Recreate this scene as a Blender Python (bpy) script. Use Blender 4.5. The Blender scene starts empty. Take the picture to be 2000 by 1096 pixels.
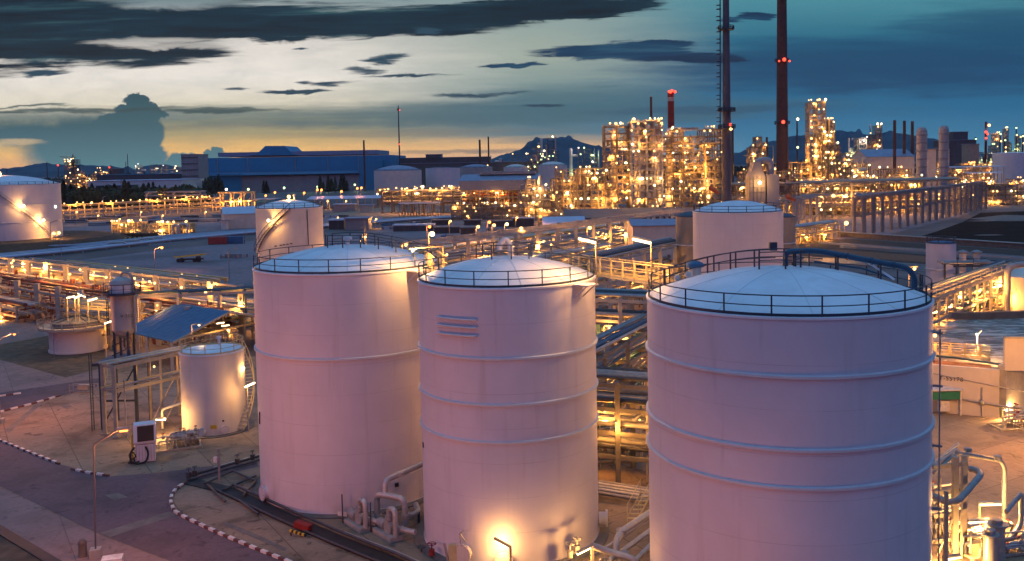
import bpy, math, random
from mathutils import Vector, Matrix
R = random.Random(7)
rad = math.radians
scene = bpy.context.scene
COL = scene.collection

# ------------------------------------------------------------------ camera
FPX, PPX, PPY, PITCH, ROLL, CAMH = 1811.3, 1050.6, 422.4, rad(3.245), rad(-1.03), 26.81
_cp, _sp = math.cos(PITCH), math.sin(PITCH)
FW = Vector((0, _cp, -_sp)); _R0 = Vector((1, 0, 0)); _U0 = Vector((0, _sp, _cp))
RT = math.cos(ROLL)*_R0 + math.sin(ROLL)*_U0
UP = -math.sin(ROLL)*_R0 + math.cos(ROLL)*_U0
CAM = Vector((0, 0, CAMH))
cd = bpy.data.cameras.new('camera'); cam = bpy.data.objects.new('camera', cd); COL.objects.link(cam)
cam.matrix_world = Matrix(((RT.x, UP.x, -FW.x, 0), (RT.y, UP.y, -FW.y, 0), (RT.z, UP.z, -FW.z, CAMH), (0, 0, 0, 1)))
cd.sensor_width = 36; cd.lens = FPX/2000*36
cd.shift_x = (1000-PPX)/2000; cd.shift_y = (PPY-548)/2000
cd.clip_start = 0.5; cd.clip_end = 30000
scene.camera = cam

# ------------------------------------------------------------------ render / exposure
scene.render.engine = 'CYCLES'
scene.view_settings.view_transform = 'Standard'; scene.view_settings.look = 'None'
scene.view_settings.exposure = 0.0; scene.view_settings.gamma = 1.0
cy = scene.cycles
cy.use_denoising = True
try: cy.denoiser = 'OPENIMAGEDENOISE'
except Exception: pass
cy.max_bounces = 5; cy.diffuse_bounces = 3; cy.glossy_bounces = 2; cy.transmission_bounces = 2
cy.caustics_reflective = False; cy.caustics_refractive = False
cy.use_adaptive_sampling = True; cy.adaptive_threshold = 0.03; cy.sample_clamp_indirect = 4.0; cy.use_light_tree = True

# ------------------------------------------------------------------ layout: where a sight line meets the ground / a distance
def ray(px, py): return ((px-PPX)/FPX)*RT - ((py-PPY)/FPX)*UP + FW
def G(px, py, z=0.0):
    d = ray(px, py); t = (z-CAMH)/d.z
    return CAM + d*t
def W(px, py, dist):
    d = ray(px, py); return CAM + d*(dist/d.y)
def HZ(px, py, dist): return W(px, py, dist).z
def PXM(dist): return dist/FPX      # metres per photo pixel at a distance

# ------------------------------------------------------------------ node helpers
def lin(c):
    return tuple(((v/255)/12.92 if v/255 <= 0.04045 else (((v/255)+0.055)/1.055)**2.4) for v in c)
class X:
    """tiny expression wrapper over math nodes"""
    nt = None
    def __init__(s, sock): s.s = sock
    @staticmethod
    def op(o, *a, clamp=False):
        n = X.nt.nodes.new('ShaderNodeMath'); n.operation = o; n.use_clamp = clamp
        for i, v in enumerate(a):
            if isinstance(v, X): X.nt.links.new(v.s, n.inputs[i])
            else: n.inputs[i].default_value = v
        return X(n.outputs[0])
    def __add__(s, o): return X.op('ADD', s, o)
    __radd__ = __add__
    def __sub__(s, o): return X.op('SUBTRACT', s, o)
    def __rsub__(s, o): return X.op('SUBTRACT', o, s)
    def __mul__(s, o): return X.op('MULTIPLY', s, o)
    __rmul__ = __mul__
    def __truediv__(s, o): return X.op('DIVIDE', s, o)
def sstep(lo, hi, v):
    n = X.nt.nodes.new('ShaderNodeMapRange'); n.interpolation_type = 'SMOOTHSTEP'
    X.nt.links.new(v.s, n.inputs[0]); n.inputs[1].default_value = lo; n.inputs[2].default_value = hi
    return X(n.outputs[0])
def mixc(f, a, b):
    n = X.nt.nodes.new('ShaderNodeMix'); n.data_type = 'RGBA'
    if isinstance(f, X): X.nt.links.new(f.s, n.inputs[0])
    else: n.inputs[0].default_value = f
    for v, k in ((a, 6), (b, 7)):
        if isinstance(v, X): X.nt.links.new(v.s, n.inputs[k])
        else: n.inputs[k].default_value = (*v, 1)
    return X(n.outputs[2])
def ramp(v, stops):
    n = X.nt.nodes.new('ShaderNodeValToRGB'); X.nt.links.new(v.s, n.inputs[0]); e = n.color_ramp.elements
    while len(e) < len(stops): e.new(0.5)
    for el, (p, c) in zip(e, stops): el.position = p; el.color = (*c, 1)
    return X(n.outputs[0])
def noise(vec, scale, detail=4, rough=.55, dist=0.0):
    n = X.nt.nodes.new('ShaderNodeTexNoise'); n.inputs['Scale'].default_value = scale
    n.inputs['Detail'].default_value = detail; n.inputs['Roughness'].default_value = rough
    n.inputs['Distortion'].default_value = dist
    if vec is not None: X.nt.links.new(vec.s, n.inputs['Vector'])
    return X(n.outputs[0])
def comb(a, b, c):
    n = X.nt.nodes.new('ShaderNodeCombineXYZ')
    for i, v in enumerate((a, b, c)):
        if isinstance(v, X): X.nt.links.new(v.s, n.inputs[i])
        else: n.inputs[i].default_value = v
    return X(n.outputs[0])

# ------------------------------------------------------------------ the dusk sky
world = bpy.data.worlds.new('World'); scene.world = world; world.use_nodes = True
nt = world.node_tree; nt.nodes.clear(); X.nt = nt
tc = nt.nodes.new('ShaderNodeTexCoord'); sp = nt.nodes.new('ShaderNodeSeparateXYZ')
nt.links.new(tc.outputs['Generated'], sp.inputs[0])
sx, sy, sz = (X(sp.outputs[i]) for i in range(3))
fy = X.op('MAXIMUM', sy, 0.06)
U = sx/fy*FPX + PPX                       # azimuth and elevation as plain tangents, in photo pixels
V = 320.0 - sz/fy*FPX
def vy(px, py): return py + 0.018*(px-PPX)
wv = comb(U*0.004, V*0.016, 0.0)
n1 = noise(wv, 1.9, 9, .64, .5)           # wispy, stretched along the horizon
n2 = noise(comb(U*0.022, V*0.03, 3.0), 1.7, 8, .66)   # puffy, for the cumulus edge
n3 = noise(comb(U*0.0025, V*0.03, 7.0), 2.2, 6, .6, .3)
n4 = noise(comb(U*0.03, V*0.035, 11.0), 1.3, 8, .68)
n5 = noise(comb(U*0.0021, V*0.034, 5.0), 1.7, 9, .6, .35)
Un = U + (n3-0.5)*160.0; Vn = V + (n1-0.5)*30.0
vv = (V + 250.0)/600.0 + (n3-0.5)*0.05
pos = lambda v: (v+250)/600
left = ramp(vv, [(pos(-250), lin((52, 92, 128))), (pos(-120), lin((86, 122, 142))), (pos(-10), lin((126, 146, 152))), (pos(70), lin((228, 220, 211))),
                 (pos(140), lin((244, 236, 226))), (pos(188), lin((234, 224, 202))), (pos(222), lin((150, 150, 118))), (pos(252), lin((184, 166, 112))),
                 (pos(282), lin((255, 200, 116))), (pos(312), lin((252, 186, 124))), (pos(345), lin((180, 150, 130)))])
right = ramp(vv, [(pos(-250), lin((40, 88, 130))), (pos(-60), lin((84, 146, 160))), (pos(20), lin((70, 136, 152))), (pos(90), lin((34, 104, 132))),
                  (pos(150), lin((22, 92, 128))), (pos(230), lin((34, 106, 146))), (pos(290), lin((66, 130, 164))), (pos(330), lin((96, 148, 176)))])
mid = ramp(vv, [(pos(-250), lin((52, 92, 128))), (pos(-60), lin((92, 130, 145))), (pos(30), lin((140, 160, 158))), (pos(110), lin((160, 172, 160))), (pos(165), lin((128, 150, 148))),
                (pos(210), lin((74, 118, 134))), (pos(262), lin((92, 124, 134))), (pos(286), lin((240, 190, 130))), (pos(305), lin((226, 180, 146))), (pos(335), lin((96, 148, 176)))])
base = mixc(sstep(560, 1080, Un), left, mid)
base = mixc(sstep(1060, 1480, Un), base, right)
# wide left glow fading to the far left
base = mixc(sstep(0.30, 0.75, n1)*sstep(1150, 700, Un)*0.25, base, lin((120, 140, 140)))
def blob(px, py, rx, ry, soft=.8, puff=None, amp=1.0):
    cxn, cyn = px, vy(px, py)
    uu = (Un if puff is None else U + (n2-0.5)*puff) - cxn
    ww = (Vn if puff is None else V + (n4-0.5)*puff*1.3) - cyn
    a = uu/rx; b = ww/ry
    d = a*a + b*b
    nn = (n5-0.5)*3.0+(n1-0.5)*1.1 if puff is None else 0.0
    soft = min(.97, soft*1.45) if puff is None else soft
    return sstep(1.0+soft, 1.0-soft, d + nn)*amp
def union(lst):
    r = lst[0]
    for b in lst[1:]: r = X.op('MAXIMUM', r, b)
    return r
c = base
# thin haze banks over the lower sky
c = mixc(union([blob(1000, 222, 620, 24, .9, amp=.75), blob(1150, 205, 260, 30, .9, amp=.6), blob(250, 228, 420, 12, .9, amp=.55)]), c, lin((64, 100, 112)))
c = mixc(union([blob(930, 296, 150, 5, .8, amp=.7), blob(820, 260, 300, 7, .9, amp=.4), blob(420, 250, 160, 5, .9, amp=.3)]), c, lin((118, 116, 110)))
c = mixc(union([blob(1760, 130, 430, 52, .95, amp=.8), blob(1950, 85, 200, 70, .95, amp=.7), blob(1400, 215, 240, 8, .9, amp=.35)]), c, lin((10, 62, 100)))
# cumulus tower, lower left
cum = union([blob(278, 200, 26, 14, .2, 40), blob(300, 209, 20, 10, .2, 34), blob(300, 224, 32, 16, .15, 34), blob(268, 213, 40, 8, .2, 20), blob(252, 262, 76, 46, .12, 22), blob(255, 312, 78, 44, .15, 26),
             blob(160, 290, 110, 60, .55, 30), blob(60, 262, 150, 22, .8, 20), blob(362, 326, 40, 26, .2, 22), blob(414, 300, 11, 9, .3, 34), blob(427, 296, 12, 10, .3, 34), blob(425, 314, 34, 14, .4, 34), blob(395, 322, 40, 9, .5, 30)])
c = mixc(cum, c, ramp((V-180.0)/160.0, [(0, lin((46, 82, 92))), (.35, lin((62, 100, 106))), (.8, lin((90, 132, 138))), (1, lin((96, 134, 142)))]))
c = mixc(union([blob(180, 216, 200, 4, .8, amp=.9), blob(440, 217, 130, 4, .8, amp=.9), blob(60, 209, 90, 2.2, .8, amp=.9)]), c, lin((52, 78, 78)))
c = mixc(blob(20, 283, 70, 7, .9, amp=.9), c, lin((206, 182, 140)))
# dark cloud bodies
dk1 = union([blob(100, 34, 420, 78, .45), blob(620, 46, 440, 36, .4), blob(1010, 26, 290, 22, .35), blob(190, 100, 260, 32, .6), blob(-150, 60, 260, 90, .5), blob(1180, 14, 140, 12, .4), blob(520, -25, 700, 22, .5)])
hol = union([blob(365, 8, 130, 13, .8), blob(300, 84, 110, 7, .8, amp=.8), blob(420, 92, 120, 6, .8, amp=.7)])
c = mixc(sstep(0.0, .75, dk1)*(1.0-hol*0.85), c, ramp(n5, [(.32, lin((0, 16, 30))), (.56, lin((6, 40, 56))), (.72, lin((44, 82, 88)))]))
dk2 = union([blob(1225, 104, 165, 19, .3), blob(1270, 92, 90, 12, .4), blob(1000, 130, 75, 5, .4), blob(1480, 36, 38, 9, .5), blob(1445, 43, 28, 6, .5), blob(1330, 116, 110, 7, .5)])
c = mixc(sstep(0.0, .8, dk2), c, ramp(n5, [(.3, lin((0, 30, 62))), (.55, lin((8, 56, 88))), (.75, lin((48, 96, 116)))]))
dk3 = union([blob(765, 117, 30, 8, .5), blob(835, 63, 30, 7, .4), blob(722, 138, 38, 7, .6), blob(800, 150, 90, 3.2, .6), blob(645, 164, 48, 5.5, .6), blob(590, 161, 26, 4, .6),
             blob(585, 180, 68, 4, .5), blob(930, 186, 62, 4, .6), blob(590, 99, 15, 2.5, .6), blob(95, 144, 34, 6, .5), blob(1080, 205, 40, 3, .6), blob(990, 184, 50, 2.5, .6, amp=.7), blob(460, 176, 26, 2, .7)])
c = mixc(dk3, c, lin((34, 66, 84)))
# the rest of the dome: overhead blue and the violet sky opposite the sunset
el = sz
zen = ramp(el, [(0.0, (.21, .065, .24)), (.15, (.205, .085, .35)), (.40, (.13, .12, .38)), (.62, (.15, .38, .70)), (1.0, (.17, .46, .84))])
fr = sstep(0.05, 0.30, sy)*sstep(0.34, 0.20, el)
c = mixc(fr, zen, c)
c = mixc(sstep(0.0, -0.04, el), c, (.10, .075, .085))
bg = nt.nodes.new('ShaderNodeBackground'); nt.links.new(c.s, bg.inputs['Color']); bg.inputs['Strength'].default_value = 1.0
# a little true atmosphere over it (sun just under the horizon behind the cumulus)
sky = nt.nodes.new('ShaderNodeTexSky'); sky.sky_type = 'NISHITA'; sky.sun_disc = False
sky.sun_elevation = rad(-3.0); sky.sun_rotation = rad(-20)
bg2 = nt.nodes.new('ShaderNodeBackground'); nt.links.new(sky.outputs[0], bg2.inputs['Color']); bg2.inputs['Strength'].default_value = 0.05
ad = nt.nodes.new('ShaderNodeAddShader'); out = nt.nodes.new('ShaderNodeOutputWorld')
nt.links.new(bg.outputs[0], ad.inputs[0]); nt.links.new(bg2.outputs[0], ad.inputs[1]); nt.links.new(ad.outputs[0], out.inputs[0])
world.cycles.sampling_method = 'MANUAL'; world.cycles.sample_map_resolution = 512

# ------------------------------------------------------------------ materials
M = {}
def mat(name, col, rough=.6, metal=0.0, var=.12, scale=1.5, bump=0.0, streak=0.0, spec=.4, dirt=None, dirt_amt=0.0, dirt_scale=.15, emit=None, es=0.0, seam=0.0, rib=0.0):
    m = bpy.data.materials.new(name); m.use_nodes = True; t = m.node_tree; X.nt = t
    b = t.nodes['Principled BSDF']; b.inputs['Roughness'].default_value = rough; b.inputs['Metallic'].default_value = metal
    b.inputs['Specular IOR Level'].default_value = spec
    g = t.nodes.new('ShaderNodeNewGeometry'); p = X(g.outputs['Position'])
    nn = noise(p, scale, 5, .6)
    lo = tuple(v*(1-var) for v in col); hi = tuple(min(1, v*(1+var)) for v in col)
    cc = ramp(nn, [(.3, lo), (.7, hi)])
    if streak:
        s = t.nodes.new('ShaderNodeSeparateXYZ'); t.links.new(p.s, s.inputs[0])
        sn = noise(comb(X(s.outputs[0])*1.6, X(s.outputs[1])*1.6, X(s.outputs[2])*.12), 1.0, 4, .6)
        cc = mixc(sstep(.52, .78, sn)*streak, cc, tuple(v*.62 for v in (col[0]*1.0, col[1]*.92, col[2]*.82)))
    if dirt:
        dn = noise(p, dirt_scale, 6, .65, .4)
        cc = mixc(sstep(.46, .66, dn)*dirt_amt, cc, dirt)
    if rib:
        s = t.nodes.new('ShaderNodeSeparateXYZ'); t.links.new(p.s, s.inputs[0]); fr_ = X.op('FRACT', (X(s.outputs[0])+X(s.outputs[1])*.5)*(1/rib)); bn_ = noise(comb(X.op('FLOOR', X(s.outputs[0])*(1/(rib*4))), 3.0, 1.0), 1.7, 1)
        cc = mixc(sstep(.22, .05, fr_)*.35, cc, tuple(v*.55 for v in col)); cc = mixc(sstep(.35, .7, bn_)*.3, cc, tuple(v*.7 for v in col))
    if seam:
        s = t.nodes.new('ShaderNodeSeparateXYZ'); t.links.new(p.s, s.inputs[0]); fr_ = X.op('FRACT', X(s.outputs[2])*(1/seam)); wob = noise(p, .3, 2)
        cc = mixc(sstep(.018, .004, fr_)*sstep(.25, .6, wob)*.7, cc, tuple(v*.6 for v in col))
        g2 = noise(p, .12, 5, .6, .8); cc = mixc(sstep(3.2, 0.0, X(s.outputs[2]))*sstep(.45, .7, g2)*.5, cc, (.30, .26, .22))
    t.links.new(cc.s, b.inputs['Base Color'])
    rn = noise(p, scale*.7, 3); t.links.new((rn*0.25 + (rough-.12)).s, b.inputs['Roughness'])
    if bump:
        bn = t.nodes.new('ShaderNodeBump'); bn.inputs['Strength'].default_value = bump; bn.inputs['Distance'].default_value = .05
        t.links.new(nn.s, bn.inputs['Height']); t.links.new(bn.outputs[0], b.inputs['Normal'])
    if emit:
        b.inputs['Emission Color'].default_value = (*emit, 1); b.inputs['Emission Strength'].default_value = es
    M[name] = m; return m
def bulb(name, col, s):
    m = bpy.data.materials.new(name); m.use_nodes = True; t = m.node_tree; t.nodes.clear()
    e = t.nodes.new('ShaderNodeEmission'); e.inputs[0].default_value = (*col, 1); e.inputs[1].default_value = s
    o = t.nodes.new('ShaderNodeOutputMaterial'); t.links.new(e.outputs[0], o.inputs[0])
    try: m.cycles.emission_sampling = 'NONE'
    except Exception: pass
    M[name] = m; return m
mat('tank_white', (.60, .56, .585), .55, var=.05, scale=.35, streak=.3, bump=.02, seam=2.33)
mat('tank_roof', (.72, .72, .74), .5, var=.08, scale=.5, dirt=(.45, .45, .45), dirt_amt=.25, dirt_scale=.4)
mat('tank_grey', (.36, .33, .31), .6, var=.12, scale=.3, streak=.5)
mat('tank_cream', (.62, .56, .50), .6, var=.08, scale=.3, streak=.3)
mat('tank_brown', (.30, .26, .20), .6, .2, var=.15, scale=.4, streak=.6)
mat('weld_ring', (.55, .56, .58), .45, var=.05)
mat('steel_dark', (.045, .055, .075), .5, .2, var=.2)
mat('steel_grey', (.26, .26, .27), .5, .3, var=.2)
mat('steel_beige', (.33, .29, .23), .55, var=.18, streak=.25)
mat('unit_steel', (.20, .165, .115), .55, var=.25, scale=.4, streak=.3)
mat('steel_yellow', (.52, .40, .20), .55, var=.15)
mat('concrete', (.33, .31, .28), .85, var=.16, scale=1.2, bump=.15, streak=.25)
mat('concrete_mid', (.22, .205, .19), .85, var=.16, scale=1.2, streak=.3)
mat('concrete_dark', (.14, .125, .11), .85, var=.25, scale=.8, bump=.15)
mat('pipe_silver', (.44, .42, .39), .42, .45, var=.14, scale=2)
mat('kerb_red', (.11, .04, .035), .7, var=.3, scale=2)
mat('stack_grey', (.095, .09, .105), .6, var=.12, scale=.3, streak=.3)
mat('pipe_grey', (.30, .29, .28), .5, .2, var=.18, scale=2)
mat('pipe_dark', (.06, .06, .065), .45, .2, var=.25, scale=2)
mat('pipe_red', (.17, .05, .03), .5, var=.2, scale=2)
mat('pipe_blue', (.035, .085, .13), .42, .1, var=.15, scale=2)
mat('roof_blue', (.06, .145, .24), .8, .0, var=.12, scale=1)
mat('clad_blue', (.03, .24, .40), .6, rib=3.0, var=.1, scale=.05)
mat('clad_grey', (.30, .28, .28), .6, rib=1.2, var=.1, scale=.2, streak=.3)
mat('clad_dark', (.09, .085, .09), .6, rib=2.0, var=.2, scale=.2)
mat('roof_pale', (.42, .48, .58), .45, .2, var=.1, scale=.3)
mat('roof_mid', (.22, .25, .33), .5, .2, var=.12, scale=.3)
mat('wall_cream', (.55, .48, .40), .8, var=.1, scale=.4, streak=.25)
mat('brick_dark', (.085, .044, .037), .8, var=.2, scale=.5)
mat('stack_red', (.15, .018, .018), .6, var=.15)
mat('stack_white', (.32, .31, .31), .6, var=.1)
mat('red_paint', (.22, .02, .018), .5, var=.2)
mat('white_paint', (.62, .59, .55), .55, var=.12, dirt=(.3, .27, .24), dirt_amt=.4, dirt_scale=2)
mat('yellow_paint', (.62, .40, .03), .5, var=.15)
mat('green_paint', (.02, .16, .10), .5, var=.15)
mat('orange_cloth', (.62, .13, .04), .8, var=.15)
mat('black_rubber', (.018, .017, .018), .6, var=.3)
mat('dark_glass', (.018, .014, .012), .55, var=.3)
mat('cabinet_white', (.62, .60, .62), .5, var=.08, streak=.3)
mat('container_red', (.32, .05, .045), .55, var=.15)
mat('container_blue', (.03, .13, .26), .55, var=.15)
mat('soil', (.06, .038, .024), .95, var=.4, scale=.5, bump=.3, dirt=(.04, .03, .022), dirt_amt=.6, dirt_scale=.1)
mat('grass_dry', (.115, .075, .045), .95, var=.4, scale=.8, bump=.3, dirt=(.055, .036, .022), dirt_amt=.7, dirt_scale=.2)
mat('ground_far', (.14, .11, .105), .95, var=.3, scale=.06, dirt=(.07, .06, .055), dirt_amt=.6, dirt_scale=.012)
mat('gravel', (.20, .165, .18), .95, var=.22, scale=.6, bump=.1, dirt=(.10, .085, .08), dirt_amt=.7, dirt_scale=.045)
mat('black_mud', (.016, .012, .010), .9, var=.5, scale=.15, spec=.05)
mat('rust_soil', (.20, .075, .035), .95, var=.3, scale=1.0, bump=.2)
mat('hill_haze_blue', (.05, .085, .11), 1.0, var=.35, scale=.004, spec=.0)  # blue of the distant air mixed into the hill colour
mat('leaf_dark', (.035, .045, .022), .8, var=.4, scale=.6)
mat('leaf_mid', (.055, .07, .03), .8, var=.4, scale=.6)
mat('bark', (.07, .05, .04), .9, var=.3)
bulb('lamp_sodium', (1, .58, .20), 4.0)
bulb('lamp_warm', (1, .78, .42), 6.0)
bulb('lamp_orange', (1, .30, .06), 5.0)
bulb('lamp_white', (1, .92, .85), 5.0)
bulb('lamp_green', (.75, 1, .45), 3.0)
bulb('lamp_red', (1, .06, .03), 4.0)
# paving: concrete bays with dirt, and asphalt
def paving(name, col, dirtc, bay, rough=.9, joint=.5, damt=.7):
    m = bpy.data.materials.new(name); m.use_nodes = True; t = m.node_tree; X.nt = t
    b = t.nodes['Principled BSDF']; b.inputs['Specular IOR Level'].default_value = .35
    g = t.nodes.new('ShaderNodeNewGeometry'); p = X(g.outputs['Position'])
    mp = t.nodes.new('ShaderNodeMapping'); mp.inputs['Rotation'].default_value = (0, 0, rad(-33)); t.links.new(p.s, mp.inputs[0])
    br = t.nodes.new('ShaderNodeTexBrick'); br.offset = 0; br.inputs['Scale'].default_value = 1; br.inputs['Mortar Size'].default_value = .035
    br.inputs['Brick Width'].default_value = bay; br.inputs['Row Height'].default_value = bay
    br.inputs['Color1'].default_value = (*col, 1); br.inputs['Color2'].default_value = (*[v*.86 for v in col], 1); br.inputs['Mortar'].default_value = (*[v*joint for v in col], 1)
    t.links.new(mp.outputs[0], br.inputs[0])
    fine = noise(p, 2.5, 6, .7); big = noise(p, .22, 6, .62, .5)
    cc = mixc(sstep(.42, .70, big)*damt, X(br.outputs[0]), dirtc)
    cc = mixc(sstep(.35, .75, fine)*.35, cc, tuple(v*.5 for v in col))
    st = noise(p, .45, 5, .6, 2.2); cc = mixc(sstep(.58, .68, st)*.75*damt, cc, tuple(v*.4 for v in dirtc))
    t.links.new(cc.s, b.inputs['Base Color']); t.links.new((fine*.3+(rough-.2)).s, b.inputs['Roughness'])
    bn = t.nodes.new('ShaderNodeBump'); bn.inputs['Strength'].default_value = .15; bn.inputs['Distance'].default_value = .03
    t.links.new(fine.s, bn.inputs['Height']); t.links.new(bn.outputs[0], b.inputs['Normal'])
    M[name] = m
paving('yard_concrete', (.29, .21, .145), (.10, .07, .045), 5.0, joint=.3, damt=.85)
paving('yard_warm', (.34, .24, .155), (.15, .11, .08), 6.0)
paving('asphalt', (.135, .092, .105), (.06, .047, .05), 60, joint=1.0, damt=.7)
paving('pink_concrete', (.265, .18, .165), (.15, .10, .085), 7.0, damt=.7)
def water_mat(name, col, foam, fs, rough):
    m = bpy.data.materials.new(name); m.use_nodes = True; t = m.node_tree; X.nt = t
    b = t.nodes['Principled BSDF']; b.inputs['Roughness'].default_value = rough; b.inputs['Specular IOR Level'].default_value = .5
    g = t.nodes.new('ShaderNodeNewGeometry'); p = X(g.outputs['Position'])
    mq = t.nodes.new('ShaderNodeMapping'); mq.inputs['Scale'].default_value = (.45, 1.5, 1); mq.inputs['Rotation'].default_value = (0, 0, .5); t.links.new(p.s, mq.inputs[0]); w1 = noise(X(mq.outputs[0]), fs*1.6, 9, .66, 1.6); w2 = noise(p, fs*.35, 5, .6, 1.0)
    f = sstep(.44, .60, w1)*sstep(.25, .5, w2)
    t.links.new(mixc(f*foam, col, (.60, .52, .44)).s, b.inputs['Base Color'])
    bn = t.nodes.new('ShaderNodeBump'); bn.inputs['Strength'].default_value = .5; bn.inputs['Distance'].default_value = .2
    t.links.new(w1.s, bn.inputs['Height']); t.links.new(bn.outputs[0], b.inputs['Normal'])
    M[name] = m
water_mat('foam_water', (.15, .11, .085), .95, .30, .6)
water_mat('pond_water', (.022, .016, .012), .10, .08, .38)

# ------------------------------------------------------------------ mesh builder
V3 = Vector
class MB:
    def __init__(s): s.v = []; s.f = []; s.sm = []
    def add(s, vs, fs, smooth=False):
        o = len(s.v); s.v += [tuple(v) for v in vs]
        for f in fs: s.f.append(tuple(i+o for i in f)); s.sm.append(smooth)
    def box(s, c, size, rz=0.0, m=None):
        hx, hy, hz = (q/2 for q in size); ca, sa = math.cos(rz), math.sin(rz); vs = []
        for z in (-hz, hz):
            for x, y in ((-hx, -hy), (hx, -hy), (hx, hy), (-hx, hy)):
                vs.append((c[0]+x*ca-y*sa, c[1]+x*sa+y*ca, c[2]+z))
        s.add(vs, [(3, 2, 1, 0), (4, 5, 6, 7), (0, 1, 5, 4), (1, 2, 6, 5), (2, 3, 7, 6), (3, 0, 4, 7)]); return s
    def bar(s, p, q, w, h=None, up=(0, 0, 1)):
        h = w if h is None else h
        p, q = V3(p), V3(q); d = (q-p)
        if d.length < 1e-6: return s
        d.normalize(); u = V3(up)
        if abs(d.dot(u)) > .98: u = V3((0, 1, 0))
        a = d.cross(u).normalized(); b = a.cross(d)
        vs = [e+a*(i*w/2)+b*(j*h/2) for e in (p, q) for i, j in ((-1, -1), (1, -1), (1, 1), (-1, 1))]
        s.add(vs, [(3, 2, 1, 0), (4, 5, 6, 7), (0, 1, 5, 4), (1, 2, 6, 5), (2, 3, 7, 6), (3, 0, 4, 7)]); return s
    def tube(s, pts, r, n=8, bend=0.0, closed=False, caps=True):
        pts = [V3(p) for p in pts]
        if bend > 0 and len(pts) > 2:
            o = [pts[0]]
            for i in range(1, len(pts)-1):
                a, b, c_ = pts[i-1], pts[i], pts[i+1]
                d1, d2 = (a-b), (c_-b); l = min(bend, d1.length*.45, d2.length*.45)
                p1, p2 = b+d1.normalized()*l, b+d2.normalized()*l
                for k in range(5):
                    t = k/4; o.append(p1*(1-t)**2 + b*2*t*(1-t) + p2*t*t)
            o.append(pts[-1]); pts = o
        m = len(pts); ring = []; u = None
        for i, p in enumerate(pts):
            if closed: d = pts[(i+1) % m]-pts[i-1]
            else: d = pts[min(i+1, m-1)]-pts[max(i-1, 0)]
            d.normalize()
            if u is None: u = V3((0, 0, 1)) if abs(d.z) < .9 else V3((1, 0, 0))
            u = (u-d*u.dot(d))
            if u.length < 1e-4: u = V3((1, 0, 0)) if abs(d.x) < .9 else V3((0, 1, 0)); u = u-d*u.dot(d)
            u.normalize(); w = d.cross(u)
            ring.append([p+(u*math.cos(2*math.pi*k/n)+w*math.sin(2*math.pi*k/n))*r for k in range(n)])
        vs = [v for g in ring for v in g]; fs = []
        for i in range(m if closed else m-1):
            j = (i+1) % m
            for k in range(n): fs.append((i*n+k, i*n+(k+1) % n, j*n+(k+1) % n, j*n+k))
        s.add(vs, fs, n > 5)
        if caps and not closed:
            s.add(ring[0], [tuple(range(n))[::-1]]); s.add(ring[-1], [tuple(range(n))])
        return s
    def lathe(s, c, prof, n=32, smooth=True, a0=0.0, a1=2*math.pi):
        full = abs(a1-a0-2*math.pi) < 1e-6; k = n if full else n+1
        # split where the profile turns sharply so smooth shading stays local
        for (r0, z0), (r1, z1) in zip(prof[:-1], prof[1:]):
            vs = []
            for r, z in ((r0, z0), (r1, z1)):
                for i in range(k):
                    a = a0+(a1-a0)*i/n; vs.append((c[0]+r*math.cos(a), c[1]+r*math.sin(a), c[2]+z))
            fs = []
            for i in range(n if full else n):
                j = (i+1) % k if full else i+1
                fs.append((i, j, k+j, k+i))
            s.add(vs, fs, smooth)
        return s
    def cyl(s, c, r, h, n=24, r2=None, cap=True):
        r2 = r if r2 is None else r2
        pr = [(r, 0), (r2, h)]
        s.lathe(c, pr, n)
        if cap:
            s.add([(c[0]+r2*math.cos(2*math.pi*i/n), c[1]+r2*math.sin(2*math.pi*i/n), c[2]+h) for i in range(n)], [tuple(range(n))])
            s.add([(c[0]+r*math.cos(2*math.pi*i/n), c[1]+r*math.sin(2*math.pi*i/n), c[2]) for i in range(n)], [tuple(range(n))[::-1]])
        return s
    def dome(s, c, r, h, n=48, k=8, p0=0.0):
        vs = []; fs = []
        for i in range(k):
            t = i/k*math.pi/2
            for j in range(n): vs.append((c[0]+r*math.cos(t)*math.cos(2*math.pi*j/n), c[1]+r*math.cos(t)*math.sin(2*math.pi*j/n), c[2]+h*math.sin(t)))
        vs.append((c[0], c[1], c[2]+h))
        for i in range(k-1):
            for j in range(n): fs.append((i*n+j, i*n+(j+1) % n, (i+1)*n+(j+1) % n, (i+1)*n+j))
        for j in range(n): fs.append(((k-1)*n+j, (k-1)*n+(j+1) % n, len(vs)-1))
        s.add(vs, fs, True); return s
    def ball(s, c, r, n=8, k=5, sz=1.0):
        vs = [(c[0], c[1], c[2]-r*sz)]; fs = []
        for i in range(1, k):
            t = -math.pi/2+math.pi*i/k
            for j in range(n): vs.append((c[0]+r*math.cos(t)*math.cos(2*math.pi*j/n), c[1]+r*math.cos(t)*math.sin(2*math.pi*j/n), c[2]+r*sz*math.sin(t)))
        vs.append((c[0], c[1], c[2]+r*sz)); L = len(vs)-1
        for j in range(n):
            fs.append((0, 1+(j+1) % n, 1+j)); fs.append((L, 1+(k-2)*n+j, 1+(k-2)*n+(j+1) % n))
        for i in range(k-2):
            for j in range(n): fs.append((1+i*n+j, 1+i*n+(j+1) % n, 1+(i+1)*n+(j+1) % n, 1+(i+1)*n+j))
        s.add(vs, fs, True); return s
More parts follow.
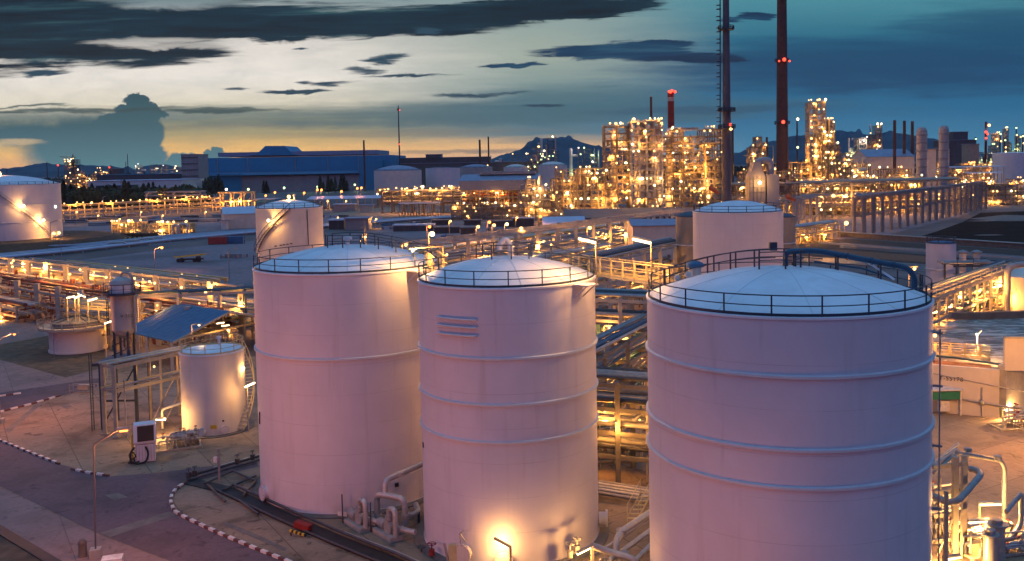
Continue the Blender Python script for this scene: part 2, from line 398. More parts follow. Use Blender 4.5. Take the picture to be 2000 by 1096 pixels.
    def prism(s, poly, z0, z1):
        """upright solid over an outline of (x, y), wound either way"""
        ar = sum(poly[i][0]*poly[(i+1) % len(poly)][1]-poly[(i+1) % len(poly)][0]*poly[i][1] for i in range(len(poly)))
        if ar < 0: poly = poly[::-1]
        n = len(poly); vs = [(p[0], p[1], z0) for p in poly]+[(p[0], p[1], z1) for p in poly]
        s.add(vs, [tuple(range(n))[::-1], tuple(range(n, 2*n))]+[(i, (i+1) % n, n+(i+1) % n, n+i) for i in range(n)]); return s
    def quad(s, a, b, c_, d): s.add([a, b, c_, d], [(0, 1, 2, 3)]); return s
    def slab(s, a, b, c_, d, t):
        """a four-cornered sheet with thickness t (downwards along its normal)"""
        a, b, c_, d = (V3(q) for q in (a, b, c_, d)); n = (b-a).cross(c_-a).normalized()
        if n.z < 0: n = -n
        lo = [q-n*t for q in (a, b, c_, d)]
        s.add([a, b, c_, d]+lo, [(0, 1, 2, 3), (7, 6, 5, 4), (0, 4, 5, 1), (1, 5, 6, 2), (2, 6, 7, 3), (3, 7, 4, 0)]); return s
    def build(s, name, m, parent=None, loc=None):
        me = bpy.data.meshes.new(name)
        base = V3((0, 0, 0))
        if parent is not None: base = V3(parent.matrix_world.translation) if parent.parent is None else V3(parent.get('_o', (0, 0, 0)))
        if parent is not None and '_o' in parent: base = V3(parent['_o'])
        vs = s.v if base.length == 0 else [(v[0]-base.x, v[1]-base.y, v[2]-base.z) for v in s.v]
        me.from_pydata(vs, [], s.f); me.polygons.foreach_set('use_smooth', s.sm)
        me.materials.append(M[m]); me.update()
        o = bpy.data.objects.new(name, me); COL.objects.link(o)
        if parent is not None: o.parent = parent; o['_o'] = tuple(base)
        else: o['_o'] = (0.0, 0.0, 0.0)
        return o
def thing(name, label, cat, loc=(0, 0, 0), group=None):
    o = bpy.data.objects.new(name, None); COL.objects.link(o); o.location = loc; o['_o'] = tuple(loc); o.empty_display_size = .2
    o['label'] = label; o['category'] = cat
    if group: o['group'] = group
    return o
def tag(o, label, cat, group=None):
    o['label'] = label; o['category'] = cat
    if group: o['group'] = group
    return o
def struct(o, kind='structure'): o['kind'] = kind; return o
LCOL = {'lamp_sodium': (1, .40, .07), 'lamp_warm': (1, .48, .13), 'lamp_orange': (1, .30, .10), 'lamp_white': (1, .85, .75), 'lamp_green': (.7, 1, .4), 'lamp_red': (1, .05, .02)}
def light(p, power, kind='lamp_sodium', parent=None, r=.15, spot=None):
    L = bpy.data.lights.new('lamp_light', 'POINT'); L.energy = power; L.color = LCOL[kind]; L.shadow_soft_size = r
    o = bpy.data.objects.new('lamp_light', L); COL.objects.link(o); o.location = p
    if parent is not None:
        o.parent = parent; o.location = V3(p)-V3(parent['_o'])
    return o
_bm = {}
def lamp_at(p, r, kind, parent, power=0.0, name='lamp', off=(0, -.4, -.4)):
    """a globe lamp: shared mesh, own object; with power it also lights the place"""
    key = (kind, round(r, 3))
    if key not in _bm:
        b = MB().ball((0, 0, 0), r, 8, 5); me = bpy.data.meshes.new(name); me.from_pydata(b.v, [], b.f); me.polygons.foreach_set('use_smooth', b.sm); me.materials.append(M[kind]); _bm[key] = me
    o = bpy.data.objects.new(name, _bm[key]); COL.objects.link(o); o.location = V3(p)-V3(parent['_o']); o.parent = parent; o['_o'] = tuple(parent['_o'])
    if power: light(V3(p)+V3(off), power, kind, parent, r=max(r*.6, .08))
    return o
def tube_lamp(p, q, r, parent, power, kind='lamp_warm', name='fluorescent_tube', housing=True):
    p, q = V3(p), V3(q)
    o = MB().tube([p, q], r, 8).build(name, kind, parent)
    if housing:
        b = MB().bar(p+V3((0, 0, r*1.6)), q+V3((0, 0, r*1.6)), r*3.2, r*1.2); b.build('lamp_housing', 'steel_grey', parent)
    if power: light((p+q)/2-V3((0, 0, r*2.5)), power, kind, parent, r=.25)
    return o
def handrail(pts, h=1.1, post=1.6, rt=.035, rp=.04, closed=False, toe=True, mid=True):
    """posts, top rail, mid rail and toe plate along a path"""
    b = MB(); pts = [V3(p) for p in pts]; z = V3((0, 0, 1))
    loop = pts+[pts[0]] if closed else pts
    b.tube([p+z*h for p in pts], rt, 6, closed=closed)
    if mid: b.tube([p+z*h*.52 for p in pts], rt*.85, 6, closed=closed)
    acc = 0.0; nxt = 0.0
    for a, c_ in zip(loop[:-1], loop[1:]):
        L = (c_-a).length
        while nxt <= acc+L+1e-6:
            q = a+(c_-a)*((nxt-acc)/L if L else 0); b.bar(q, q+z*h, rp*2, rp*1.6); nxt += post
        acc += L
        if toe: b.bar(a+z*.1, c_+z*.1, .03, .16)
    return b
def ringpts(c, r, z, n=64, a0=0.0, a1=360.0, shut=True):
    k = n if shut else n+1
    return [V3((c[0]+r*math.cos(rad(a0+(a1-a0)*i/n)), c[1]+r*math.sin(rad(a0+(a1-a0)*i/n)), z)) for i in range(k)]
# ================================================================== GROUND
def sheet(name, pts, z, m, kind='structure'):
    b = MB(); b.add([(p.x, p.y, z) for p in pts], [tuple(range(len(pts)))])
    ar = sum(pts[i].x*pts[(i+1) % len(pts)].y-pts[(i+1) % len(pts)].x*pts[i].y for i in range(len(pts)))
    if ar < 0: b.f = [b.f[0][::-1]]
    return struct(b.build(name, m), kind)
def gpoly(name, pp, z, m): return sheet(name, [G(x, y) for x, y in pp], z, m)
sheet('ground', [V3((-8400, -2400, 0)), V3((8400, -2400, 0)), V3((8400, 7600, 0)), V3((-8400, 7600, 0))], 0.0, 'ground_far')
sheet('yard', [V3((-75, 20, 0)), V3((25, 20, 0)), V3((25, 98, 0)), V3((-2, 128, 0)), V3((-75, 134, 0))], .02, 'yard_concrete')
sheet('yard', [V3((25.05, 20, 0)), V3((90, 20, 0)), V3((90, 128, 0)), V3((-1.9, 128, 0)), V3((25.05, 98, 0))], .02, 'yard_warm')
gpoly('apron', [(-300, 672), (-60, 640), (60, 610), (330, 585), (330, 655), (205, 660), (105, 654), (0, 673)], .025, 'pink_concrete')
gpoly('apron', [(-300, 760), (0, 703), (128, 738), (200, 720), (200, 745), (52, 770), (-300, 800)], .028, 'pink_concrete')
gpoly('grass_plot', [(-300, 700), (0, 673), (105, 654), (205, 664), (205, 718), (128, 738), (0, 703), (-300, 760)], .024, 'grass_dry')
gpoly('road', [(-300, 760), (0, 862), (118, 908), (213, 931), (300, 925), (500, 900), (505, 912), (365, 944), (338, 966), (334, 984), (345, 1004), (440, 1049), (560, 1098), (700, 1160), (420, 1160), (330, 1096), (180, 1038), (0, 950), (-300, 860)], .032, 'asphalt')
gpoly('side_road', [(-200, 800), (0, 768), (200, 738), (205, 752), (118, 774), (0, 806), (-200, 860)], .034, 'asphalt')
gpoly('verge', [(-300, 862), (0, 952), (180, 1040), (330, 1098), (420, 1162), (220, 1170), (100, 1097), (0, 1037), (-300, 876)], .03, 'pink_concrete')
gpoly('verge', [(-300, 880), (0, 1040), (100, 1100), (220, 1170), (-300, 1190)], .029, 'grass_dry')
# asphalt patches: repairs that belong to the paving
for pp in ([(205, 968), (232, 964), (250, 972), (222, 977)], [(195, 1042), (330, 1000), (345, 1006), (215, 1050)], [(8, 842), (80, 783), (86, 786), (18, 846)], [(118, 792), (132, 790), (142, 795), (124, 798)],
           [(500, 1044), (560, 1072), (555, 1078), (494, 1050)], [(440, 1020), (500, 1044), (494, 1050), (434, 1026)]):
    gpoly('road_patch', pp, .038, 'concrete_dark')
b = MB(); q = [G(-60, 1002), G(0, 1037), G(100, 1097), G(160, 1133)]
for a, c in zip(q[:-1], q[1:]): b.bar(a+V3((0, 0, .05)), c+V3((0, 0, .05)), .8, .12)
struct(b.build('drain_channel', 'black_rubber'))
def kerb(pp, per=1.3):
    pts = [G(x, y) for x, y in pp]; red = MB(); wh = MB()
    acc = []; 
    for a, c in zip(pts[:-1], pts[1:]):
        n = max(1, int((c-a).length/(per/8)))
        acc += [a+(c-a)*(i/n) for i in range(n)]
    acc.append(pts[-1]); d = 0.0; i0 = acc[0]; k = 0
    seg = [acc[0]]; L = 0
    for p in acc[1:]:
        L += (p-seg[-1]).length if False else (p-i0).length; i0 = p
        if L >= per/2:
            (wh if k % 2 else red).bar(seg[0]+V3((0, 0, .11)), p+V3((0, 0, .11)), .24 if k % 2 else .20, .19 if k % 2 else .15)
            seg = [p]; L = 0; k += 1
    r = struct(red.build('kerb', 'kerb_red')); w = wh.build('white_block', 'white_paint', r); return r
kerb([(-40, 845), (0, 862), (60, 886), (116, 908)]); kerb([(140, 918), (175, 926), (213, 931)])
kerb([(364, 943), (345, 956), (336, 968), (333, 982), (340, 1000), (360, 1012), (400, 1031), (440, 1049), (500, 1074), (560, 1098), (640, 1132)])
kerb([(-20, 779), (0, 775), (52, 768)], 1.6); kerb([(-20, 812), (0, 806), (60, 791), (118, 774)], 1.6)

# ================================================================== THE GREAT WHITE TANKS
def on_wall(c, r, px, py):
    d = ray(px, py); a = d.x*d.x+d.y*d.y; bq = 2*(d.x*(-c[0])+d.y*(-c[1])); cq = c[0]**2+c[1]**2-r*r
    t = (-bq-math.sqrt(max(bq*bq-4*a*cq, 0)))/(2*a); return CAM+d*t
def radial(c, p): v = V3((p.x-c[0], p.y-c[1], 0)); v.normalize(); return v
def manhole(t, c, p, r=.42, m='tank_white'):
    n = radial(c, p); b = MB(); b.tube([p-n*.15, p+n*.32], r, 20); b.tube([p+n*.32, p+n*.40], r*1.22, 20)
    h = b.build('manhole', m, t); k = MB()
    for i in range(12):
        a = i/12*2*math.pi; s = n.cross(V3((0, 0, 1))); q = p+n*.40+s*math.cos(a)*r*1.08+V3((0, 0, 1))*math.sin(a)*r*1.08
        k.bar(q, q+n*.05, .05)
    k.build('bolt_circle', 'steel_grey', h); return h
def tank(label, c, r, h, rise, rings, z0=0.0, mw='tank_white', mr='tank_roof', rail=True, posts=2.4, seams=12, n=96, rail_m='steel_dark', group=None, plinth=True, rt=.035):
    t = thing('storage_tank', label, 'storage tank', (c[0], c[1], z0), group)
    b = MB().lathe((c[0], c[1], z0), [(r+.05, 0.02), (r+.05, .14), (r, .14), (r, h)], n); b.build('shell', mw, t)
    if plinth: MB().cyl((c[0], c[1], z0), r+.8, .10, 48).build('plinth', 'concrete_dark', t)
    k = 12; pr = [(r+.06, h-.10), (r+.06, h+.02), (r-.02, h+.04)]+[((r-.02)*(1-i/k), h+.04+rise*(1-(1-i/k)**2)) for i in range(1, k)]+[(0.02, h+.04+rise)]
    rf = MB().lathe((c[0], c[1], z0), pr, n).build('roof', mr, t)
    if seams:
        for i in range(seams):
            sb = MB()
            a = 2*math.pi*(i+.37)/seams
            for j in range(k-1):
                f0, f1 = 1-j/k, 1-(j+1)/k
                sb.bar((c[0]+r*f0*math.cos(a), c[1]+r*f0*math.sin(a), z0+h+.045+rise*(1-f0*f0)), (c[0]+r*f1*math.cos(a), c[1]+r*f1*math.sin(a), z0+h+.045+rise*(1-f1*f1)), .03, .015)
            sb.build('roof_seam', 'weld_ring', rf)
    for z in rings:
        q = MB().lathe((c[0], c[1], z0+z), [(r, -.14), (r+.14, -.09), (r+.14, .05), (r, .09)], n); q.build('stiffener_ring', 'weld_ring', t)
    if rail: handrail(ringpts(c, r-.08, z0+h+.03, 80), 1.1, posts, rt, rt*1.1, closed=True).build('handrail', rail_m, t)
    return t
def vent(t, p, h=.7, r=.16, goose=False, m='tank_white'):
    p = V3(p); b = MB()
    if goose: b.tube([p, p+V3((0, 0, h)), p+V3((-.35, 0, h+.5)), p+V3((-.8, 0, h)), p+V3((-.8, 0, h-.35))], r, 10, bend=.4)
    else: b.tube([p, p+V3((0, 0, h))], r, 10); b.tube([p+V3((0, 0, h)), p+V3((0, 0, h+.25))], r*1.9, 10)
    return b.build('vent_pipe', m, t)
def roofz(c, r, h, rise, x, y): f = min(1, math.hypot(x-c[0], y-c[1])/r); return h+.05+rise*(1-f*f)
def roofrail(t, c, r, h, rise, pts, name='roof_handrail', m='steel_dark'):
    pts = [V3((x, y, roofz(c, r, h, rise, x, y))) for x, y in pts]; o = []
    for a, q in zip(pts[:-1], pts[1:]):
        n = max(1, int((q-a).length/.7)); o += [a+(q-a)*(i/n) for i in range(n)]
    o.append(pts[-1])
    for p in o: p.z = roofz(c, r, h, rise, p.x, p.y)
    return handrail(o, 1.0, 1.5, .035, .045, toe=False).build(name, m, t)

C1, R1, H1 = (-16.05, 77.87), 7.71, 18.66
C2, R2, H2 = (-2.33, 66.63), 6.36, 18.68
C3, R3, H3 = (14.51, 54.49), 8.09, 18.76
t1 = tank('tall white front tank at the left, with a single stiffener ring', C1, R1, H1, 1.55, [12.14])
vent(t1, (C1[0], C1[1], H1+1.5), .55, .2)
roofrail(t1, C1, R1, H1, 1.55, [(C1[0]-1.9, C1[1]+.2), (C1[0]-1.4, C1[1]-1.3), (C1[0]+.3, C1[1]-1.9), (C1[0]+1.9, C1[1]-1.4), (C1[0]+6.9, C1[1]-1.9)])
roofrail(t1, C1, R1, H1, 1.55, [(C1[0]-1.6, C1[1]+1.4), (C1[0]+.4, C1[1]+1.9), (C1[0]+2.2, C1[1]+.3), (C1[0]+7.0, C1[1]-.2)])
manhole(t1, C1, on_wall(C1, R1, 520, 962), .5)
MB().box(on_wall(C1, R1, 774, 947)+V3((.05, -.05, 0)), (.28, .12, .28), .6).build('name_plate', 'black_rubber', t1)
MB().bar(on_wall(C1, R1, 508, 805), on_wall(C1, R1, 508, 828), .16, .10).build('level_gauge', 'black_rubber', t1)
b = MB()
for px, py in ((745, 580), (738, 622), (700, 634)):
    a = on_wall(C1, R1, px-28, py+1); c = on_wall(C1, R1, px+45, py-3); b.bar(a, c, .02, .03)
b.build('weld_seam', 'weld_ring', t1)
# landing bracket at the right rim
def bracket(t, c, r, h, px, py):
    p = on_wall(c, r, px, py); n = radial(c, p); s = n.cross(V3((0, 0, 1))); q = V3((p.x, p.y, h-.1))
    b = MB(); b.bar(q-n*.1, q+n*1.2, 1.3, .1)
    for k in (-.5, .5): b.bar(q+s*k-V3((0, 0, .9)), q+s*k+n*1.0-V3((0, 0, .06)), .08)
    return b.build('landing_bracket', 'tank_white', t)
bracket(t1, C1, R1, H1, 806, 548); 
t2 = tank('slimmest white front tank in the middle, a lamp glowing at its foot', C2, R2, H2, 1.45, [14.06, 10.98, 8.47], posts=2.3)
vent(t2, (C2[0]+.3, C2[1]+.3, H2+1.4), .9, .2, goose=True)
bracket(t2, C2, R2, H2, 1130, 556)
roofrail(t2, C2, R2, H2, 1.45, [(C2[0]-1.7, C2[1]+.1), (C2[0]-.9, C2[1]-1.4), (C2[0]+.9, C2[1]-1.4), (C2[0]+1.9, C2[1]-.5)])
roofrail(t2, C2, R2, H2, 1.45, [(C2[0]-2.2, C2[1]+.6), (C2[0]-.6, C2[1]+1.7), (C2[0]+1.6, C2[1]+.8), (C2[0]+6.1, C2[1]+.5)])
def wall_arc(c, r, z, px0, px1, py, out=.16, n=10):
    pts = []
    for i in range(n+1):
        p = on_wall(c, r, px0+(px1-px0)*i/n, py); v = radial(c, p); pts.append(V3((c[0], c[1], z))+v*(r+out))
    return pts
for z in (16.62, 16.10, 15.55):
    pts = wall_arc(C2, R2, z, 858, 931, 640); b = MB(); b.tube(pts, .075, 8); v0 = radial(C2, pts[0]); v1 = radial(C2, pts[-1]); b.bar(pts[0], pts[0]-v0*.2, .08); b.bar(pts[-1], pts[-1]-v1*.2, .08)
    b.build('sprinkler_bar', 'weld_ring', t2)
MB().box(on_wall(C2, R2, 827, 869), (.1, .3, .35), .2).build('name_plate', 'black_rubber', t2)
for px, py, r in ((908, 1078, .55), (985, 1092, .5)): manhole(t2, C2, on_wall(C2, R2, px, py), r, 'tank_cream')
p = on_wall(C2, R2, 1169.5, 1012); n = radial(C2, p); MB().tube([p, p+n*.5], .45, 18).tube([p+n*.5, p+n*.65], .6, 18).build('manhole', 'tank_white', t2)
# manhole davit at the left foot
p = on_wall(C2, R2, 900, 1062); b = MB(); b.tube([p, p+V3((.0, -.5, .9)), p+V3((.35, -.6, 1.2))], .04, 6); b.bar(p+V3((0, -.5, .9)), p+V3((.4, -.2, .2)), .05); b.build('davit', 'steel_grey', t2)
t3 = tank('biggest white front tank, blue pipe over its roof', C3, R3, H3, 1.65, [15.75, 11.97, 10.0], posts=2.5, seams=10)
# roof pipe, boxes and rails on the right tank
def rp(x, y, dz): return V3((C3[0]+x, C3[1]+y, roofz(C3, R3, H3, 1.65, C3[0]+x, C3[1]+y)+dz))
b = MB(); b.tube([rp(.2, .6, .0), rp(.2, .6, .85), rp(2.0, .55, 1.0), rp(7.1, -.25, 1.15), rp(7.55, -.3, .8), rp(7.55, -.3, -.1)], .17, 14, bend=.7)
for f in (.35, .62, .86):
    q = rp(2.0, .55, 1.0).lerp(rp(7.1, -.25, 1.15), f); b.tube([q-V3((.05, 0, 0)), q+V3((.05, 0, 0))], .235, 14)
b.build('vapour_pipe', 'pipe_blue', t3)
for x, y in ((.75, .6), (3.2, .38), (5.6, .0)): b = MB(); b.bar(rp(x, y-.2, -.05), rp(x, y-.2, .8), .09); b.bar(rp(x, y+.2, -.05), rp(x, y+.2, .8), .09); b.bar(rp(x, y-.25, .8), rp(x, y+.25, .8), .08); b.build('pipe_support', 'steel_dark', t3)
MB().tube([rp(2.2, 1.6, .3), rp(5.0, 1.2, .35), rp(6.6, .8, .25)], .07, 8).build('sprinkler_pipe', 'pipe_blue', t3)
b = MB(); b.bar(rp(4.9, .7, .9), rp(6.3, -.5, .2), .10); b.build('ladder_rail', 'tank_roof', t3)
roofrail(t3, C3, R3, H3, 1.65, [(C3[0]-6.6, C3[1]+3.9), (C3[0]-4.2, C3[1]+2.6), (C3[0]-1.9, C3[1]+1.2), (C3[0]-.4, C3[1]+.5)])
roofrail(t3, C3, R3, H3, 1.65, [(C3[0]-6.1, C3[1]+4.9), (C3[0]-3.6, C3[1]+3.9), (C3[0]-1.6, C3[1]+2.5), (C3[0]+1.6, C3[1]+2.2), (C3[0]+2.8, C3[1]+1.8)])
roofrail(t3, C3, R3, H3, 1.65, [(C3[0]-1.6, C3[1]-.4), (C3[0]+.2, C3[1]-1.0), (C3[0]+1.2, C3[1]+.2)])
b = MB(); q = V3((C3[0]-4.6, C3[1]+4.2, roofz(C3, R3, H3, 1.65, C3[0]-4.6, C3[1]+4.2))); b.cyl(q, .42, .55, 20); b.build('hatch', 'tank_cream', t3)
b = MB(); b.lathe(q+V3((0, 0, .62)), [(.62, 0), (.55, .2), (.25, .34), (.02, .36)], 20); b.lathe(q+V3((0, 0, .5)), [(.3, 0), (.62, .12)], 20); b.build('hatch_cover', 'roof_blue', t3)
for x, y in ((-5.8, 3.6), (-5.2, 3.2)): MB().ball(rp(x, y, .18), .22, 10, 6).build('roof_valve', 'tank_cream', t3)
MB().box(rp(-.3, 1.5, 1.15), (.45, .3, .5)).build('junction_box', 'steel_dark', t3)
p = on_wall(C3, R3, 1822.5, 700); n = radial(C3, p); b = MB(); b.tube([V3((p.x, p.y, 17.2))+n*.35, V3((p.x, p.y, .1))+n*.35], .045, 6)
for z in (3.5, 7, 10.6, 14, 17): b.bar(V3((p.x, p.y, z))-n*.05, V3((p.x, p.y, z))+n*.5, .12, .12)
b.build('conduit', 'steel_grey', t3)

# walkway between the middle and the right tank, with its two long lamps
wa, wb = V3((C2[0]+5.0, C2[1]+3.6, 18.72)), V3((C3[0]-5.3, C3[1]+6.0, 18.72))
wk = thing('walkway', 'yellow railed walkway bridging the middle and right front tanks', 'walkway', wa)
wd = (wb-wa).normalized(); ws = V3((-wd.y, wd.x, 0))
MB().slab(wa+ws*.5, wb+ws*.5, wb-ws*.5, wa-ws*.5, .18).build('deck', 'steel_beige', wk)
for k in (-.5, .5): handrail([wa+ws*k, wa.lerp(wb, .5)+ws*k, wb+ws*k], 1.1, 1.3, .045, .045).build('handrail', 'steel_yellow', wk)
def long_lamp(px0, py0, px1, py1, dist, foot_z, label, power, r=.10, kind='lamp_warm'):
    p, q = W(px0, py0, dist), W(px1, py1, dist-.6)
    t = thing('walkway_lamp', label, 'lamp', (q.x, q.y, foot_z))
    tube_lamp(p, q, r, t, power, kind)
    b = MB(); b.tube([(q.x, q.y, foot_z), (q.x, q.y, q.z+.2)], .05, 8); b.bar((q.x, q.y, q.z+.2), V3((p.x, p.y, p.z+.2)).lerp(V3((q.x, q.y, q.z+.2)), .3), .05); b.build('post', 'steel_yellow', t)
    return t
long_lamp(1131, 466, 1164, 474, 62.2, 18.7, 'long bright tube lamp on a post beside the rim of the middle tank', 1700)
long_lamp(1236, 467, 1272, 475, 62.5, 18.7, 'long bright tube lamp on a post over the walkway bridge', 1000)
# gangway between left and middle tank
ga, gb = V3((C1[0]+7.2, C1[1]-1.6, 18.72)), V3((C2[0]-5.1, C2[1]+3.7, 18.72))
gw = thing('walkway', 'short railed gangway joining the left and middle front tanks', 'walkway', ga)
gd = (gb-ga).normalized(); gs = V3((-gd.y, gd.x, 0))
MB().slab(ga+gs*.5, gb+gs*.5, gb-gs*.5, ga-gs*.5, .16).build('deck', 'steel_beige', gw)
for k in (-.5, .5): handrail([ga+gs*k, gb+gs*k], 1.1, 1.1, .045, .045).build('handrail', 'steel_yellow', gw)
lp = thing('walkway_lamp', 'small bright flood lamp on a post at the gangway by the left tank', 'lamp', tuple(ga.lerp(gb, .55)+gs*.55))
q = V3(lp['_o']); e = W(806, 490, 72.0); MB().tube([q, (q.x, q.y, e.z+.2), e+V3((0, 0, .2))], .045, 8, bend=.2).build('post', 'steel_yellow', lp)
MB().box(e+V3((0, 0, .16)), (.5, .3, .12)).build('lamp_housing', 'steel_grey', lp)
lamp_at(e, .11, 'lamp_warm', lp, 1500, off=(.5, -.5, -.1))

# ================================================================== SMALL TANK, ITS STAIR AND LAMPS
C4, R4, H4 = (-33.95, 95.0), 3.18, 8.2
t4 = tank('small cream white tank with a railed top, left of the big front tanks', C4, R4, H4, .35, [], posts=1.5, seams=6, n=64, rail_m='steel_yellow', mw='tank_cream')
for px, py in ((395, 843), (437, 838)): manhole(t4, C4, on_wall(C4, R4, px, py), .36)
MB().box(on_wall(C4, R4, 416, 834), (.7, .1, .36), .05).build('name_plate', 'yellow_paint', t4)
MB().box(on_wall(C4, R4, 436, 822), (.2, .1, .14), .1).build('label_plate', 'black_rubber', t4)
vent(t4, (C4[0]+.5, C4[1]+.8, H4+.2), .8, .14)
b = MB(); a0, a1, nst = rad(-28), rad(65), 24
for i in range(nst):
    a = a0+(a1-a0)*i/nst; z = .3+i/nst*(H4-.4); r0, r1 = R4+.08, R4+.85
    b.bar((C4[0]+r0*math.cos(a), C4[1]+r0*math.sin(a), z), (C4[0]+r1*math.cos(a), C4[1]+r1*math.sin(a), z), .26, .05)
st = b.build('stair', 'steel_beige', t4)
for rr in (R4+.86,):
    pts = [V3((C4[0]+rr*math.cos(a0+(a1-a0)*i/nst), C4[1]+rr*math.sin(a0+(a1-a0)*i/nst), .3+i/nst*(H4-.4))) for i in range(nst+1)]
    b = MB(); b.tube([p+V3((0, 0, 1)) for p in pts], .035, 6); b.tube(pts, .06, 6)
    for p in pts[::3]: b.bar(p, p+V3((0, 0, 1)), .05)
    b.build('stair_rail', 'steel_yellow', st)
def post_lamp(label, base, top, arm, kind, power, r=.14, m='steel_grey', name='post_lamp', pr=.05, group=None, tubel=.0, rot=None):
    base, top = V3(base), V3(top); t = thing(name, label, 'lamp', base, group)
    tip = top+V3(arm)
    MB().tube([base, top, tip], pr, 8, bend=.4).build('post', m, t)
    MB().cyl(base, pr*3, .12, 12).build('base_plate', 'concrete_dark', t)
    d = V3(arm); d.z = 0
    if d.length < .01: d = V3((1, 0, 0))
    d.normalize(); MB().bar(tip-d*.1, tip+d*.62, .26, .13).build('lamp_housing', m, t)
    e = tip+d*.32-V3((0, 0, .10))
    if tubel: MB().tube([e-d*tubel/2, e+d*tubel/2], r, 8).build('fluorescent_tube', kind, t); light(e-V3((0, 0, .35)), power, kind, t, .2)
    else: lamp_at(e, r, kind, t, power, off=(0, 0, -.3))
    return t
p = G(381, 770); p2 = W(374, 634, 100); post_lamp('lamp on a thin post rising behind the small white tank', (p2.x, p2.y, 8.3), p2, (.5, 0, .05), 'lamp_warm', 260, .13, 'steel_beige')
p = W(306, 820, 91.5); post_lamp('hooded lamp on a low post behind the white cabinet', (p.x-.2, p.y, 0), (p.x-.2, p.y, p.z+.15), (.3, 0, 0), 'lamp_warm', 1100, .13, 'steel_beige', tubel=.9)
p = W(486, 752, 93); t = thing('wall_lamp', 'tube lamp glowing beside the stair of the small white tank', 'lamp', (p.x, p.y, p.z-2)); tube_lamp(W(479, 756, 93), W(497, 748, 92), .09, t, 420); MB().tube([(p.x-.2, p.y+.1, 0), (p.x-.2, p.y+.1, p.z)], .05, 8).build('post', 'steel_beige', t)
p = W(476, 719, 95); t = thing('wall_lamp', 'small round lamp at the right edge of the small white tank', 'lamp', p); lamp_at(p, .13, 'lamp_warm', t, 160, off=(.3, -.3, 0)); MB().bar(p, (C4[0]+R4-.05, C4[1]-.4, p.z), .05).build('bracket', 'steel_beige', t)

# white control cabinet with a slanted screen and a black hose
p = G(285, 900); cab = thing('control_cabinet', 'white cabinet with a slanted dark screen and a coiled black hose on the left paving', 'cabinet', (p.x, p.y, 0))
ca = .35
def cl(x, y, z): return V3((p.x+x*math.cos(ca)-y*math.sin(ca), p.y+x*math.sin(ca)+y*math.cos(ca), z))
MB().box(cl(0, .2, .85), (1.7, 1.3, 1.6), ca).build('base_unit', 'cabinet_white', cab)
b = MB()
prof = [(-.65, 1.75), (-.72, 1.95), (-.35, 3.45), (.55, 3.55), (.62, 1.75)]
for x in (-.95, .95): b.add([cl(x, y+.1, z) for y, z in prof], [(0, 1, 2, 3, 4) if x < 0 else (4, 3, 2, 1, 0)])
for i in range(5):
    (y0, z0), (y1, z1) = prof[i], prof[(i+1) % 5]; b.quad(cl(-.95, y0+.1, z0), cl(.95, y0+.1, z0), cl(.95, y1+.1, z1), cl(-.95, y1+.1, z1))
hd = b.build('hood', 'cabinet_white', cab)
b = MB(); b.slab(cl(-.62, -.645, 2.0), cl(.80, -.645, 2.0), cl(.80, -.31, 3.36), cl(-.62, -.31, 3.36), .03)
b.build('screen', 'dark_glass', hd)
b = MB()
for k in range(7): b.box(cl(-.75+k*.25, -.46, .85), (.03, .04, 1.4), ca)
b.build('panel_rib', 'steel_grey', cab)
b = MB(); b.tube([cl(-.9, -.55, 1.5), cl(-1.2, -.8, 1.2), cl(-1.25, -.9, .35), cl(-.7, -1.0, .08), (cl(.1, -.95, .15)), cl(.3, -.75, .9), cl(.05, -.6, 1.5)], .09, 8, bend=.5); b.tube(ringpts((cl(-1.0, -.3, 0).x, cl(-1.0, -.3, 0).y), .45, .15, 16), .08, 8, closed=True)
b.tube([cl(-1.05, -.4, .15+k*.05) + V3((math.cos(k)*.3, -.1, .45+math.sin(k)*.4)) for k in [i*.6 for i in range(11)]], .06, 6)
b.build('hose', 'black_rubber', cab)
b = MB()
for y in (-.3, .5): b.bar(cl(-1.1, y, 0), cl(-1.1, y, 2.6), .1)
for z in (1.0, 1.8, 2.6): b.bar(cl(-1.1, -.3, z), cl(-1.1, .5, z), .08)
b.build('side_frame', 'yellow_paint', cab)

